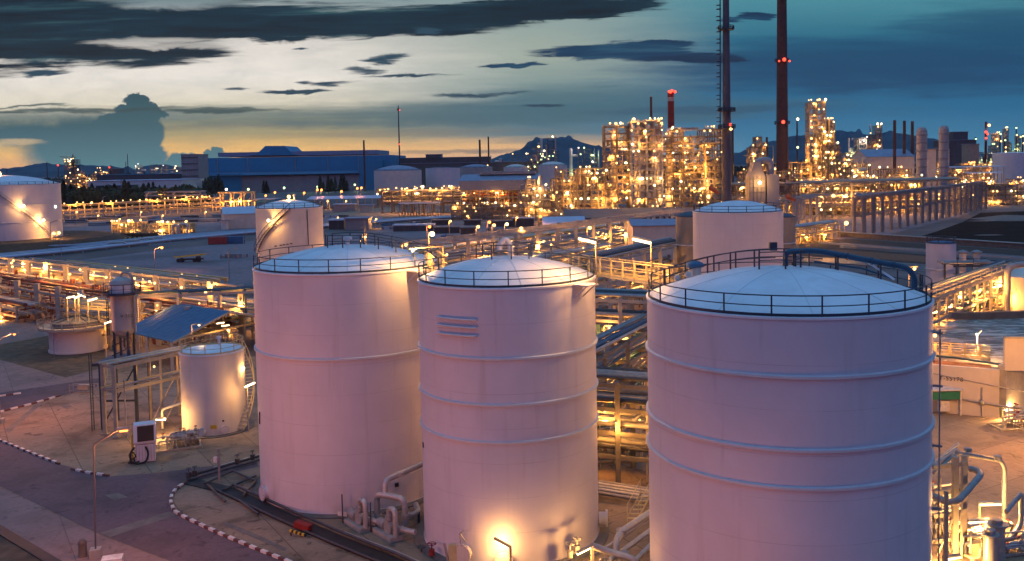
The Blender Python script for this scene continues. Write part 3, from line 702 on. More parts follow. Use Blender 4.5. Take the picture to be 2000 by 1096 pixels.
# metering skid beside it
def skid(label, cx, cyy, w, d, rot, seed, m='pipe_silver', k=10, hmax=1.5, name='pump_skid', cat='pump skid'):
    r = random.Random(seed); t = thing(name, label, cat, (cx, cyy, 0)); ca_, sa_ = math.cos(rot), math.sin(rot)
    L = lambda x, y, z: V3((cx+x*ca_-y*sa_, cyy+x*sa_+y*ca_, z))
    b = MB()
    for y in (-d/2, d/2): b.bar(L(-w/2, y, .18), L(w/2, y, .18), .16)
    for x in (-w/2, 0, w/2): b.bar(L(x, -d/2, .18), L(x, d/2, .18), .14); b.bar(L(x, -d/2, 0), L(x, -d/2, .2), .2); b.bar(L(x, d/2, 0), L(x, d/2, .2), .2)
    b.build('skid_frame', 'steel_beige', t)
    for i in range(k):
        b = MB(); v = MB(); q = MB(); y = r.uniform(-d/2, d/2); z = r.uniform(.4, hmax); x0, x1 = sorted((r.uniform(-w/2, w/2), r.uniform(-w/2, w/2)))
        if x1-x0 < w*.3: x1 = min(w/2, x0+w*.4)
        b.tube([L(x0, y, .2), L(x0, y, z), L(x1, y, z), L(x1, y+r.uniform(-.5, .5), z), L(x1, y+.2, .2)], r.choice((.05, .07, .1)), 8, bend=.15)
        p_ = L((x0+x1)/2, y, z); v.tube([p_-V3((ca_*.12, sa_*.12, 0)), p_+V3((ca_*.12, sa_*.12, 0))], .17, 10); v.bar(p_, p_+V3((0, 0, .35)), .06); q.tube(ringpts(p_, .14, p_.z+.36, 10), .025, 5, closed=True); q.bar(p_+V3((.14, 0, .36)), p_+V3((-.14, 0, .36)), .03)
        b.build('pipe', m, t); q.build('handwheel', 'red_paint', v.build('valve', 'pipe_grey', t))
    return t, L
t, L = skid('low skid of valves and small pipes between white cabinet and small white tank', -35.3, 88.3, 4.2, 2.4, .45, 3, k=14)
MB().tube([L(1.2, .8, .5), L(1.2, .8, 1.0)], .32, 16).tube([L(1.2, .8, 1.0), L(1.2, .8, 1.4)], .2, 12).build('pump_motor', 'pipe_silver', t)
pa = W(316, 800, 94); pb = W(352, 786, 95); t = tag(MB().tube([(pa.x, pa.y, .3), (pa.x, pa.y, pa.z), (pb.x+.4, pb.y, pb.z)], .13, 10, bend=.35).build('bent_pipe', 'pipe_silver'), 'pale bent pipe rising and turning into the small white tank', 'pipe')

# street lamp on the verge
p = G(187, 1088); pt = W(183, 868, p.y); pe = W(231, 839, p.y)
sl = thing('street_lamp', 'tall street lamp in the lower left corner with an orange glowing head', 'street lamp', (p.x, p.y, 0))
MB().tube([(p.x, p.y, 0), (pt.x, pt.y, pt.z), (pe.x, pe.y, pe.z)], .06, 10, bend=.25).build('pole', 'stack_grey', sl)
MB().box((p.x, p.y, .3), (.7, .7, .6), .3).build('base_block', 'concrete', sl)
hd = MB().bar(pe-V3((.1, 0, -.03)), pe+V3((.75, 0, .10)), .30, .16).build('lamp_head', 'steel_grey', sl)
o = MB(); o.tube([pe+V3((.12, 0, -.08)), pe+V3((.62, 0, -.03))], .12, 10); o.build('lamp', 'lamp_orange', sl)
light(pe+V3((.35, 0, -.4)), 1500, 'lamp_orange', sl, .2)
p = G(162, 1088); MB().cyl((p.x, p.y, 0.03), .3, .9, 14, .26).ball((p.x, p.y, 1.0), .3, 12, 6).build('bollard', 'concrete_dark'); tag(bpy.data.objects['bollard'], 'short dark bollard beside the foot of the tall street lamp', 'bollard')
p = G(220, 1108); b = MB(); b.box((p.x, p.y, .35), (1.3, .9, .7), .3); t = tag(b.build('cable_pit', 'white_paint'), 'low white block on the verge right of the tall street lamp', 'cable pit')
# unseen lamps, added out of view to throw warm light on tanks and paving
def street_lamp(x, y, h, arm, label, power, kind='lamp_orange'):
    t = thing('street_lamp', label, 'street lamp', (x, y, 0), None); e = V3((x+arm[0], y+arm[1], h+.6))
    MB().tube([(x, y, 0), (x, y, h), e], .075, 10, bend=.6).build('pole', 'steel_grey', t); MB().box((x, y, .3), (.7, .7, .6)).build('base_block', 'concrete', t)
    d = V3(arm).normalized(); MB().bar(e-d*.1+V3((0, 0, .08)), e+d*.8+V3((0, 0, .08)), .3, .15).build('lamp_head', 'steel_grey', t); lamp_at(e+d*.4-V3((0, 0, .05)), .14, kind, t, power, off=(0, 0, -.3)); return t
street_lamp(-34, 46, 7, (1.6, .6, 0), 'unseen street lamp added outside the lower left corner to warm the paving', 3600)
street_lamp(-20, 44.5, 3.4, (.2, 1.2, 0), 'unseen low lamp added below the lower edge to light the left front tank', 3000)
street_lamp(3, 36.5, 3.0, (.3, 1.2, 0), 'unseen low lamp added below the lower edge to light the right front tank', 1500)
street_lamp(-58, 98, 9, (1.2, .6, 0), 'unseen street lamp added outside the left edge to light the left ground', 4500)
# thin instrument post
p = G(429, 944); t = thing('instrument_post', 'thin grey post with a small box on the paving left of the left front tank', 'post', (p.x, p.y, 0)); MB().tube([(p.x, p.y, 0), (p.x, p.y, 3.0)], .10, 8).build('post', 'steel_grey', t); MB().box((p.x-.25, p.y-.1, 2.1), (.28, .2, .45)).build('instrument_box', 'cabinet_white', t)
# bund pipes and the dark channel round the left front tank
tr = [G(364, 940), G(440, 958), G(560, 1014), G(660, 1058), G(760, 1098), G(850, 1140)]
b = MB()
for a, c in zip(tr[:-1], tr[1:]): b.bar(a+V3((0, 0, .06)), c+V3((0, 0, .06)), 1.3, .10)
struct(b.build('bund_channel', 'black_rubber'))
o = V3((.5, .5, .35)); t = tag(MB().tube([q+o for q in tr[1:]], .11, 8).tube([q-V3((.55, .5, -.25)) for q in tr[1:]], .08, 8).build('ground_pipe', 'pipe_dark'), 'dark pipe pair lying in the channel in front of the left front tank', 'pipe')
t = tag(MB().tube([tr[3]+V3((.3, .8, .3)), tr[4]+V3((.3, .9, .3)), tr[5]+V3((.3, .9, .3))], .13, 8).build('ground_pipe', 'pipe_silver'), 'pale pipe on the ground in front of the pumps', 'pipe')
q0, q1 = G(366, 938), G(507, 898); t = thing('ground_pipe', 'bundle of dark pipes with valves crossing to the left front tank', 'pipe', q0)
MB().tube([q0+V3((0, 0, .35)), q1+V3((0, 0, .35))], .13, 8).tube([q0+V3((.4, -.6, .25)), q1+V3((.4, -.6, .25))], .09, 8).build('pipe', 'pipe_dark', t)
MB().tube([q0.lerp(q1, .3)+V3((.2, .4, .4)), q1+V3((.2, .4, .4))], .08, 8).build('pipe', 'pipe_silver', t)
for f in (.02, .1, .68, .9): b = MB(); c = q0.lerp(q1, f); b.cyl(c+V3((0, 0, .2)), .22, .5, 10); b.bar(c+V3((0, 0, .6)), c+V3((0, 0, 1.0)), .06); b.tube(ringpts(c, .2, 1.0, 10), .03, 5, closed=True); b.build('valve', 'pipe_dark', t)
b = MB()
for a, c in (((400, 950), (455, 925)), ((405, 952), (440, 985)), ((430, 965), (500, 935)), ((455, 925), (500, 945)), ((475, 975), (500, 945)), ((470, 985), (505, 1010))): b.tube([G(*a)+V3((0, 0, .25)), G(*c)+V3((0, 0, .25))], .10, 6)
t = tag(b.build('loose_pipe', 'pipe_dark'), 'tangle of dark pipes on the bare ground at the left tank foot', 'pipe')
# pumps between the left and the middle tank
def pump(px, py, label, s=1.0, rot=-.9):
    p = G(px, py); t = thing('pump', label, 'pump', (p.x, p.y, 0)); ca_, sa_ = math.cos(rot), math.sin(rot); L = lambda x, y, z: V3((p.x+(x*ca_-y*sa_)*s, p.y+(x*sa_+y*ca_)*s, z*s))
    MB().box(L(0, 0, .2), (2.6*s, 1.0*s, .4*s), rot).build('base_plate', 'concrete', t)
    MB().tube([L(-1.1, 0, .8), L(-.2, 0, .8)], .34*s, 16).tube([L(-1.25, 0, .8), L(-1.1, 0, .8)], .28*s, 16).build('motor', 'pipe_grey', t)
    b = MB(); b.tube([L(.3, -.2, .8), L(.3, .25, .8)], .52*s, 18); b.tube([L(-.2, 0, .8), L(.3, 0, .8)], .16*s, 10); b.build('pump_casing', 'pipe_silver', t)
    b = MB(); b.tube([L(.3, 0, .8), L(.3, 0, 2.2), L(1.2, 0, 2.3), L(1.2, 0, .3)], .20*s, 12, bend=.55*s); b.tube([L(.3, .2, .8), L(1.7, .6, .8), L(2.4, .9, .8)], .2*s, 12); b.build('pipe', 'pipe_silver', t)
    for q in (L(1.1, .43, .8), L(.3, 0, 1.5)): MB().cyl(q-V3((0, 0, .15)), .3*s, .3*s, 12).bar(q, q+V3((.1, -.1, .6))*s, .06).build('valve', 'pipe_grey', t)
    MB().box(L(-1.9, -.35, .55), (.8*s, .06, .3*s), rot+.5).build('sign_board', 'white_paint', t)
    MB().bar(L(-1.55, -.5, 0), L(-1.55, -.5, 2.2), .08).build('switch_post', 'steel_dark', t)
pump(700, 1030, 'silver pump with a hooked pipe, the one close to the left front tank foot')
pump(757, 1048, 'silver pump with a hooked pipe, nearer the middle front tank')
za = G(740, 1040); D0 = za.y
b = MB(); P = [W(738, 1018, D0+1.5), W(735, 964, D0+1.5), W(790, 974, D0+.3), W(793, 1028, D0+.3)]
b.tube(P, .24, 14, bend=.6); b.tube([W(752, 966, D0+1.2), W(752, 938, D0+1.4), W(828, 905, D0+3.6)], .22, 14, bend=.7)
b.tube([W(790, 1012, D0+.6), W(818, 1000, D0+1.6), W(812, 985, D0+3)], .2, 12, bend=.5)
for q in (W(737, 1008, D0+1.5), W(793, 1006, D0+.3), W(781, 925, D0+2.2)): b.tube([q-V3((0, 0, .12)), q+V3((0, 0, .12))], .34, 14)
t = thing('pipe_loop', 'tall grey pipe loop over the pumps between left and middle tanks', 'pipe', (za.x, za.y, 0)); b.build('pipe', 'pipe_silver', t)
for q in (P[0], P[3], W(818, 1000, D0+1.6)): MB().bar((q.x, q.y, 0), q, .18).build('pipe_support', 'steel_dark', t)
# red box and striped barrier by the channel
p = G(586, 1040); t = thing('hydrant_box', 'red box on legs with a black and yellow bar by the channel', 'hydrant box', (p.x, p.y, 0))
MB().bar(W(578, 1022, p.y+.3), W(606, 1032, p.y-.2), .55, .45).build('box', 'red_paint', t)
b = MB(); y = MB()
for px, py in ((568, 1036), (594, 1046)): q = W(px, py, p.y-.6); MB().bar((q.x, q.y, 0), q, .09).build('leg', 'black_rubber', t)
q, r_ = W(566, 1036, p.y-.6), W(598, 1046, p.y-1.0)
for i in range(8): (y if i % 2 == 0 else b).bar(q.lerp(r_, i/8), q.lerp(r_, (i+1)/8), .16)
b.build('black_band', 'black_rubber', t); y.build('yellow_band', 'yellow_paint', t)
# foot of the middle tank: lamp post, valves
p = on_wall(C2, R2, 985, 1062); n = radial(C2, p); q = W(997, 1068, p.y-1.4); e = W(965, 1051, p.y-.9)
t = thing('foot_lamp', 'angled post lamp blazing at the foot of the middle front tank', 'lamp', (q.x, q.y, 0)); MB().bar((q.x, q.y, 0), q, .16).bar(q, e, .18, .12).build('post', 'steel_yellow', t)
o = MB(); o.bar(q.lerp(e, .25)-V3((0, -.02, .16)), q.lerp(e, .9)-V3((0, -.02, .16)), .12, .10); o.build('lamp', 'lamp_warm', t); light(q.lerp(e, .62)+V3((0, .12, -.62)), 520, 'lamp_warm', t, .3)
def valve_stand(px, py, dist, label, h=.9, m='steel_beige'):
    p = W(px, py, dist); t = thing('valve', label, 'valve', (p.x, p.y, p.z-h)); b = MB(); b.cyl((p.x, p.y, p.z-h), .2, h*.5, 12); b.tube([(p.x, p.y, p.z-h*.5), (p.x, p.y, p.z)], .05, 8); b.build('valve_body', m, t)
    b = MB(); b.tube(ringpts(p, .3, p.z, 14), .03, 6, closed=True); b.bar(p-V3((.3, 0, 0)), p+V3((.3, 0, 0)), .04); b.bar(p-V3((0, .3, 0)), p+V3((0, .3, 0)), .04); b.build('handwheel', m, t)
valve_stand(1113, 1062, 59.8, 'spoked hand valve at the foot of the middle tank, left of a pair'); valve_stand(1127, 1052, 60.2, 'spoked hand valve at the foot of the middle tank, right of a pair'); valve_stand(843, 1062, 62, 'small red topped valve at the left foot of the middle tank', .8, 'red_paint')
valve_stand(823, 1068, 63, 'dark valve beside the left foot of the middle tank', 1.0, 'pipe_dark')
p = W(880, 1080, 59); t = thing('gauge_stand', 'pale gauge stand left of the manhole on the middle tank', 'gauge', (p.x, p.y, 0)); MB().bar((p.x, p.y, 0), W(868, 1062, 59), .14).build('post', 'steel_beige', t); MB().box(W(884, 1084, 59), (.5, .35, 1.4), .2).build('gauge_box', 'steel_yellow', t)
# pipes with a hot lamp at the right foot of the middle tank
t = thing('pipe_stand', 'beige pipe frame with a tube lamp at the right foot of the middle tank', 'pipe frame', (4.5, 59.5, 0)); D0 = 59.0
b = MB(); b.bar((W(1157, 1060, D0).x, W(1157, 1060, D0).y, 0), W(1157, 1062, D0), .22); b.build('post', 'steel_beige', t)
b = MB(); b.tube([W(1157, 1066, D0), W(1190, 1078, D0), W(1240, 1092, D0-.6), W(1252, 1120, D0-.6)], .22, 12, bend=.8); b.tube([W(1272, 1000, D0+5), W(1212, 1040, D0+1.6), W(1204, 1058, D0+.6), W(1204, 1084, D0+.4)], .24, 12, bend=.8)
b.tube([W(1272, 1012, D0+5), W(1160, 1085, D0)], .1, 8); b.tube([W(1272, 1035, D0+3.5), W(1190, 1095, D0-.6)], .17, 10); b.tube([W(1272, 1064, D0+2), W(1225, 1110, D0-.5)], .17, 10); b.build('pipe', 'pipe_silver', t)
b = MB()
for q in (W(1214, 1038, D0+1.7), W(1218, 1082, D0-.1)): b.cyl(q-V3((0, 0, .15)), .36, .3, 12)
b.build('flange', 'pipe_grey', t)
tube_lamp(W(1127, 1083, D0-.2), W(1155, 1069, D0), .08, t, 700)
valve_stand(1181, 1093, 58, 'round hand valve by the beige pipe frame between the front tanks', .8)
# ================================================================== PIPE RACKS
def copyof(o, parent, off):
    c = o.copy(); COL.objects.link(c); c.parent = parent; c.location = o.location+V3(off); return c
def rack(label, a, b, width, levels, spacing=6.0, col=.5, npipe=6, mats=('pipe_silver', 'pipe_grey'), seed=1, lamps=0, power=0, lk=2, cm='steel_beige', rr=(.12, .3), top=True, name='pipe_rack', back=1.0,
         lr=.16, rail=False, group=None, lampz=None, brace=False, over=2.0, lkind='lamp_sodium', pipelevels=None, beam=None, clutter=2.5):
    r = random.Random(seed); a, b = V3((a.x, a.y, 0)), V3((b.x, b.y, 0)); d = (b-a); L = d.length; d.normalize(); s = V3((-d.y, d.x, 0))
    t = thing(name, label, 'pipe rack', a, group); n = max(1, round(L/spacing)); H = levels[-1]; bm = beam or col*.8
    def portal(o):
        p = MB()
        p.bar(o, o+V3((0, 0, H)), col); q = o+s*width; hb = max(H*back, levels[0]+.2); p.bar(q, q+V3((0, 0, hb)), col)
        for z in levels:
            if z <= hb+.05: p.bar(o+s*(col/2)+V3((0, 0, z-bm/2)), q-s*(col/2)+V3((0, 0, z-bm/2)), bm*.8, bm)
        if brace: p.bar(o+V3((0, 0, .4)), q+V3((0, 0, levels[0]-.2)), .12)
        return p
    p0 = portal(a).build('portal_frame', cm, t)
    for i in range(1, n+1): copyof(p0, t, d*(L*i/n))
    for z in levels:
        for k in (0, width):
            if k and z > H*back+.05: continue
            MB().bar(a+s*(k+(-.02 if k == 0 else .02))-d*.6+V3((0, 0, z-.32)), b+s*(k+(-.02 if k == 0 else .02))+d*.6+V3((0, 0, z-.32)), .22, .34).build('long_beam', cm, t)
    for li, z in enumerate(levels if pipelevels is None else pipelevels):
        for k in range(npipe):
            rad_ = r.uniform(*rr)*(1 if r.random() < .75 else 1.4); y = col+(width-2*col)*(k+.5+r.uniform(-.25, .25))/npipe
            f0, f1 = (0, 1) if r.random() < .7 else sorted((r.random(), r.random()))
            if f1-f0 < .25: f0, f1 = 0, 1
            p, q = a+d*(L*f0)-d*(over if f0 == 0 else 0), a+d*(L*f1)+d*(over if f1 == 1 else 0); zz = z+rad_+.02
            path = [p+s*y+V3((0, 0, zz)), q+s*y+V3((0, 0, zz))]
            if f1 < 1: path.append(q+s*y+V3((0, 0, max(.3, zz-r.uniform(1.5, 4)))))
            MB().tube(path, rad_, 7, bend=.5).build('pipe', r.choice(mats), t)
    if rail: handrail([a-s*.3+V3((0, 0, H)), b-s*.3+V3((0, 0, H))], 1.1, 3, .04, .05).build('handrail', cm, t)
    for i in range(lamps):
        f = (i+.5)/lamps; z = (lampz if lampz is not None else r.choice(levels)-.7)+r.uniform(-.3, .3); y = r.choice((-.35, width*.5, width*.3))
        p = a+d*(L*f)+s*y+V3((0, 0, z)); lamp_at(p, lr*.85, lkind, t, power*2.0 if i % lk == 0 else 0)
    if clutter:
        b = MB()
        for i in range(int(L*clutter)):
            c = a+d*(L*r.random())+s*(width*r.random()); z = r.uniform(.2, H*.8); e = r.random(); c.z = z
            if e < .35: b.box(c, (r.uniform(.2, .7), r.uniform(.2, .7), r.uniform(.3, .9)), math.atan2(d.y, d.x))
            elif e < .7: b.bar((c.x, c.y, 0), c, r.uniform(.1, .22))
            else: b.bar(c, c+s*r.uniform(1, 4)*r.choice((-1, 1)), r.uniform(.12, .25))
        struct(b.build('small_fittings', mats[0], t), 'stuff')
    return t
def pipes_on_ground(label, path, n, gap, rr, mats, z=.6, seed=1, cat='pipeline', name='pipeline', sleepers=True):
    r = random.Random(seed); path = [V3((p.x, p.y, 0)) for p in path]; t = thing(name, label, cat, path[0])
    def off(k):
        o = []
        for i, p in enumerate(path):
            d = (path[min(i+1, len(path)-1)]-path[max(i-1, 0)]).normalized(); o.append(p+V3((-d.y, d.x, 0))*k)
        return o
    y = 0
    for k in range(n):
        q = r.uniform(*rr); MB().tube([p+V3((0, 0, z+q)) for p in off(y)], q, 7).build('pipe', r.choice(mats), t); y += gap*r.uniform(.8, 1.2)
    if sleepers:
        L0, L1 = off(-.6), off(y+.2); b = MB()
        for i in range(len(path)-1):
            m = max(1, int((path[i+1]-path[i]).length/9))
            for j in range(m): b.bar(L0[i].lerp(L0[i+1], j/m)+V3((0, 0, z/2)), L1[i].lerp(L1[i+1], j/m)+V3((0, 0, z/2)), .5, z)
        b.build('sleeper', 'concrete', t)
    return t

# --- between the middle and the right tank
gp = ('pipe_grey', 'pipe_dark', 'steel_beige', 'pipe_grey')
def PW(px, py, d): p = W(px, py, d); return V3((p.x, p.y, 0))
rack('four storey pipe rack on concrete posts seen low between the middle and right front tanks', PW(1090, 900, 78.0), PW(1330, 900, 74.0), 4.5, [2.6, 4.6, 6.6, 8.6], 5.4, .42, 5, gp, 11, 7, 260, 1, 'concrete_dark', rr=(.10, .24), lr=.10, lampz=5.4)
rack('pipe rack with blue pipes on top slanting away behind the right front tank', PW(1130, 715, 80), PW(1300, 640, 103), 4.0, [5.0, 7.0, 9.1], 6, .4, 5, ('pipe_blue', 'pipe_blue', 'pipe_grey'), 12, 5, 260, 1, 'concrete_dark', rr=(.12, .22), lr=.10)
rack('high pipe rack carrying blue and grey pipes behind the walkway bridge', PW(1020, 590, 112), PW(1420, 594, 102), 4.5, [6.2, 8.6, 11.0], 7, .45, 5, ('pipe_blue', 'pipe_grey', 'pipe_dark'), 13, 8, 420, 1, 'concrete', rr=(.12, .26), lr=.11)
pipes_on_ground('five pale pipes lying side by side on sleepers between middle and right front tanks', [PW(1120, 960, 73.5), PW(1300, 985, 70)], 5, .55, (.10, .17), ('pipe_silver', 'pipe_grey'), .4, 5)
t = thing('stair', 'small yellow railed step ladder beside the left edge of the right tank', 'ladder', PW(1250, 990, 66))
a, c = W(1236, 1012, 66), W(1262, 962, 68); b = MB()
for i in range(7): q = a.lerp(c, i/6); b.bar(q-V3((.4, 0, 0)), q+V3((.4, 0, 0)), .22, .04)
b.build('step', 'steel_yellow', t)
for k in (-.4, .4):
    b = MB(); b.bar(a+V3((k, 0, 0)), c+V3((k, 0, 0)), .06, .16); b.tube([a+V3((k, 0, 1)), c+V3((k, 0, 1))], .035, 6); b.bar(a+V3((k, 0, -.5)), a+V3((k, 0, 1)), .05); b.bar(c+V3((k, 0, -1.7)), c+V3((k, 0, 1)), .05); b.build('stringer', 'steel_yellow', t)
for i, (px, py, s_) in enumerate(((1190, 880, 21), (1235, 895, 22))): skid(('valve skid glowing left in the gap between the middle and right tanks', 'valve skid glowing right in the gap between the middle and right tanks')[i], PW(px, py, 83).x, 83, 4, 3, .2, s_, k=12, hmax=2.6)
def lamp_post(label, px, py, dist, power, kind='lamp_sodium', r=.2, h=None, arm=(.6, -.3, 0), m='steel_beige', group=None, name='lamp_post', pr=.07):
    p = W(px, py, dist); t = thing(name, label, 'lamp', (p.x-arm[0], p.y-arm[1], 0), group); o = V3(t['_o'])
    MB().tube([o, o+V3((0, 0, p.z+.25)), p+V3((0, 0, .25))], pr, 7, bend=.4).build('post', m, t); MB().bar(p+V3((-.25, 0, .16+r*.5)), p+V3((.35, 0, .16+r*.5)), .3, .12).build('lamp_housing', m, t)
    lamp_at(p, r, kind, t, power); return t
for i, (px, py) in enumerate(((1190, 640), (1211, 642), (1222, 655))):
    lamp_post(('lamp in the gap under the blue pipes, leftmost of a trio', 'lamp in the gap under the blue pipes, middle of a trio', 'lamp in the gap under the blue pipes, right and lowest of a trio')[i], px, py, 108, 300, r=.16, group='lamps in the gap between the tanks')

# --- big diagonal concrete rack behind the front tanks, and the pipe ways beside it
A0, A1 = PW(862, 470, 196), PW(1392, 404, 322)
dr = rack('long concrete rack of tall posts running away right behind the middle tank', A0, A1, 11, [3.2, 6.2, 10.4], 9.3, .85, 6, ('pipe_silver', 'pipe_grey', 'steel_beige'), 21, 26, 1300, 2, 'concrete', rr=(.2, .4), lr=.32, lampz=6.6, pipelevels=[3.2, 6.2])
dd = (A1-A0).normalized(); ds = V3((-dd.y, dd.x, 0))
rack('lower lit pipe way behind the long concrete rack', A0+ds*16-dd*14, A1+ds*16-dd*20, 12, [2.2, 4.4, 6.4], 7, .35, 9, ('pipe_silver', 'steel_beige', 'steel_yellow'), 22, 24, 1100, 2, 'steel_beige', rr=(.16, .34), lr=.30, lampz=6.2)
rack('farthest lit pipe way beyond the long concrete rack, beside the dark sheds', A0+ds*33-dd*10, A1+ds*31-dd*60, 11, [2.0, 4.0], 7, .35, 9, ('pipe_silver', 'steel_beige', 'pipe_grey'), 23, 18, 1100, 2, 'steel_beige', rr=(.16, .34), lr=.30, lampz=4.6)
rack('low near pipe way in front of the long concrete rack', A0-ds*9-dd*22, A0-ds*9+dd*62, 7, [2.4, 4.8], 7, .35, 7, ('pipe_silver', 'pipe_grey', 'steel_beige'), 24, 9, 900, 1, 'steel_beige', rr=(.14, .3), lr=.22, lampz=5.2)
# steel portal row nearer, right of the long rack, with its long pipe
rack('dark steel portals with a long grey pipe left of the brown tank', PW(1190, 540, 150), PW(1345, 500, 180), 6, [4, 7.5, 11], 7.5, .55, 4, ('pipe_dark', 'pipe_grey'), 25, 5, 700, 1, 'concrete', rr=(.15, .3), lr=.2, lampz=5)
rack('pipe bend frame of brown posts behind the gangway of the left front tank', PW(820, 545, 128), PW(960, 520, 140), 7, [3, 6, 8.5], 5.2, .4, 6, ('steel_yellow', 'pipe_silver'), 26, 7, 520, 1, 'steel_beige', rr=(.1, .22), lr=.16, lampz=7)
# orange lit wall and low pinkish building behind those portals
def wall(label, a, c, h, th, m, name='wall', cat='wall', ribs=0):
    t = thing(name, label, cat, a); MB().bar(a+V3((0, 0, h/2)), c+V3((0, 0, h/2)), th, h).build('panel', m, t)
    if ribs:
        b = MB()
        for i in range(ribs+1): p = a.lerp(c, i/ribs); b.bar(p+V3((0, -th*.6, 0)), p+V3((0, -th*.6, h*.98)), .3)
        b.build('rib', m, t)
    MB().bar(a+V3((0, 0, h+.1)), c+V3((0, 0, h+.1)), th*1.6, .2).build('coping', 'concrete', t); return t
wall('orange lit ribbed wall behind the walkway bridge', PW(1150, 520, 188), PW(1330, 520, 180), 6.5, .3, 'wall_cream', ribs=14)
def shed(label, px0, px1, pe, dist, depth, h_ridge, mw, mr, open_=False, name='shed', cat='shed', base=0.0, rot=0.0, posts=0, gable='y', overh=.4):
    """gable shed: front eave line from px0 to px1 at the distance; ridge along x"""
    p, q = W(px0, pe, dist), W(px1, pe, dist); ze = (p.z+q.z)/2; x0, x1 = p.x, q.x; L = x1-x0; cx0 = V3(((x0+x1)/2, dist, 0)); ca_, sa_ = math.cos(rot), math.sin(rot)
    F = lambda x, y, z: V3((cx0.x+x*ca_-y*sa_, cx0.y+x*sa_+y*ca_, z))
    t = thing(name, label, cat, F(0, depth/2, 0)); hx = L/2; zr = ze+h_ridge
    if not open_:
        b = MB(); b.prism([tuple(F(-hx, 0, 0))[:2], tuple(F(hx, 0, 0))[:2], tuple(F(hx, depth, 0))[:2], tuple(F(-hx, depth, 0))[:2]], base, ze-.1)
        for x in (-hx, hx): b.add([F(x, 0, ze-.1), F(x, depth, ze-.1), F(x, depth/2, zr-.15)], [(0, 1, 2), (2, 1, 0)][:1])
        b.build('wall', mw, t)
    else:
        n = posts or max(2, int(L/6)); b = MB()
        for i in range(n+1):
            for y in (0.3, depth-.3): b.bar(F(-hx+.3+(L-.6)*i/n, y, 0), F(-hx+.3+(L-.6)*i/n, y, ze), .3)
        b.build('post', 'steel_beige', t)
    b = MB(); o = overh
    b.slab(F(-hx-o, -o, ze-.05), F(hx+o, -o, ze-.05), F(hx+o, depth/2, zr), F(-hx-o, depth/2, zr), .15); b.slab(F(-hx-o, depth/2+.01, zr), F(hx+o, depth/2+.01, zr), F(hx+o, depth+o, ze-.05), F(-hx-o, depth+o, ze-.05), .15)
    rf = b.build('roof', mr, t); return t, F, ze, zr, hx, rf
shed('low pinkish windowless building behind the brown tank and steel posts', 1236, 1324, 440, 236, 14, 1.2, 'wall_cream', 'roof_mid')
shed('long dark shed roof behind the long concrete rack', 1105, 1345, 424, 338, 30, 2.5, 'clad_dark', 'clad_dark')
shed('pale roofed low shed left of the long dark shed', 1062, 1142, 438, 300, 18, 2.0, 'clad_dark', 'roof_pale')
# --- middle distance tanks
tank('white tank with a bluish cone roof behind the right front tank', (W(1441, 455, 157).x, 157), 7.5, 18.2, 1.7, [], rail_m='steel_dark', posts=2.9, rt=.05, seams=16)
tank('brown streaked tank tucked left behind the white blue-roofed tank', (W(1350, 455, 176).x, 176), 2.9, 16.4, .8, [5.5, 11], mw='tank_brown', mr='steel_dark', rail=False, seams=0, n=48)
tank('brown streaked tank tucked right behind the white blue-roofed tank', (W(1524, 455, 176).x, 176), 2.75, 16.0, .6, [5.5, 11], mw='tank_brown', mr='steel_dark', rail=False, seams=0, n=48)
C5 = (W(566, 440, 198).x, 198.0); R5, H5 = 6.95, 18.4
t5 = tank('white tank with a diagonal stair and a glaring lamp behind the left front tank', C5, R5, H5, 1.6, [8.2], mw='tank_cream', rail_m='steel_dark', posts=2.2, rt=.05)
def wall_stair(t, c, r, pts, z0=0.0, m='steel_dark', w=.9):
    """stair climbing a tank wall through photo points"""
    P = [on_wall(c, r, *q) for q in pts]; o = []
    for a, q in zip(P[:-1], P[1:]):
        for i in range(10): o.append(a.lerp(q, i/10))
    o.append(P[-1]); inn = []; out_ = []
    for p in o: n = radial(c, p); inn.append(V3((c[0], c[1], p.z))+n*(r+.08)); out_.append(V3((c[0], c[1], p.z))+n*(r+w))
    b = MB()
    for a, q in zip(inn, out_): b.bar(a, q, .28, .06)
    s = b.build('stair', m, t); b = MB(); b.tube(out_, .09, 6); b.tube([p+V3((0, 0, 1.1)) for p in out_], .06, 6); b.tube(inn, .09, 6)
    for p in out_[::3]: b.bar(p, p+V3((0, 0, 1.1)), .06)
    b.build('stair_rail', m, s); return out_
wall_stair(t5, C5, R5, [(505, 490), (520, 458), (540, 434), (566, 408)])
for px, py, pw in ((531, 430, 1300),): p = on_wall(C5, R5, px, py); n = radial(C5, p); lamp_at(p+n*1.3, .34, 'lamp_warm', t5, pw, off=(.2, -.5, -.2)); MB().bar(p, p+n*1.3, .08).build('lamp_bracket', 'steel_grey', t5)
p = V3((C5[0], C5[1], H5+2.3)); lamp_at(p, .4, 'lamp_sodium', t5, 1600); MB().bar(p-V3((0, 0, 1)), p, .1).build('lamp_bracket', 'steel_grey', t5); vent(t5, (C5[0]+1.2, C5[1], H5+1.3), 1.2, .16)
p = on_wall(C5, R5, 602, 445); MB().bar(on_wall(C5, R5, 600, 410)+V3((0, -.15, 0)), on_wall(C5, R5, 603, 478)+V3((0, -.15, 0)), .14).build('gauge_pipe', 'steel_dark', t5)
b = MB()
for px in (536, 546, 552, 559, 566): b.bar(on_wall(C5, R5+.02, px, 481-(px-536)*.16), on_wall(C5, R5+.02, px+5, 480.5-(px-536)*.16), .05, .22)
b.build('stencil_mark', 'steel_dark', t5)
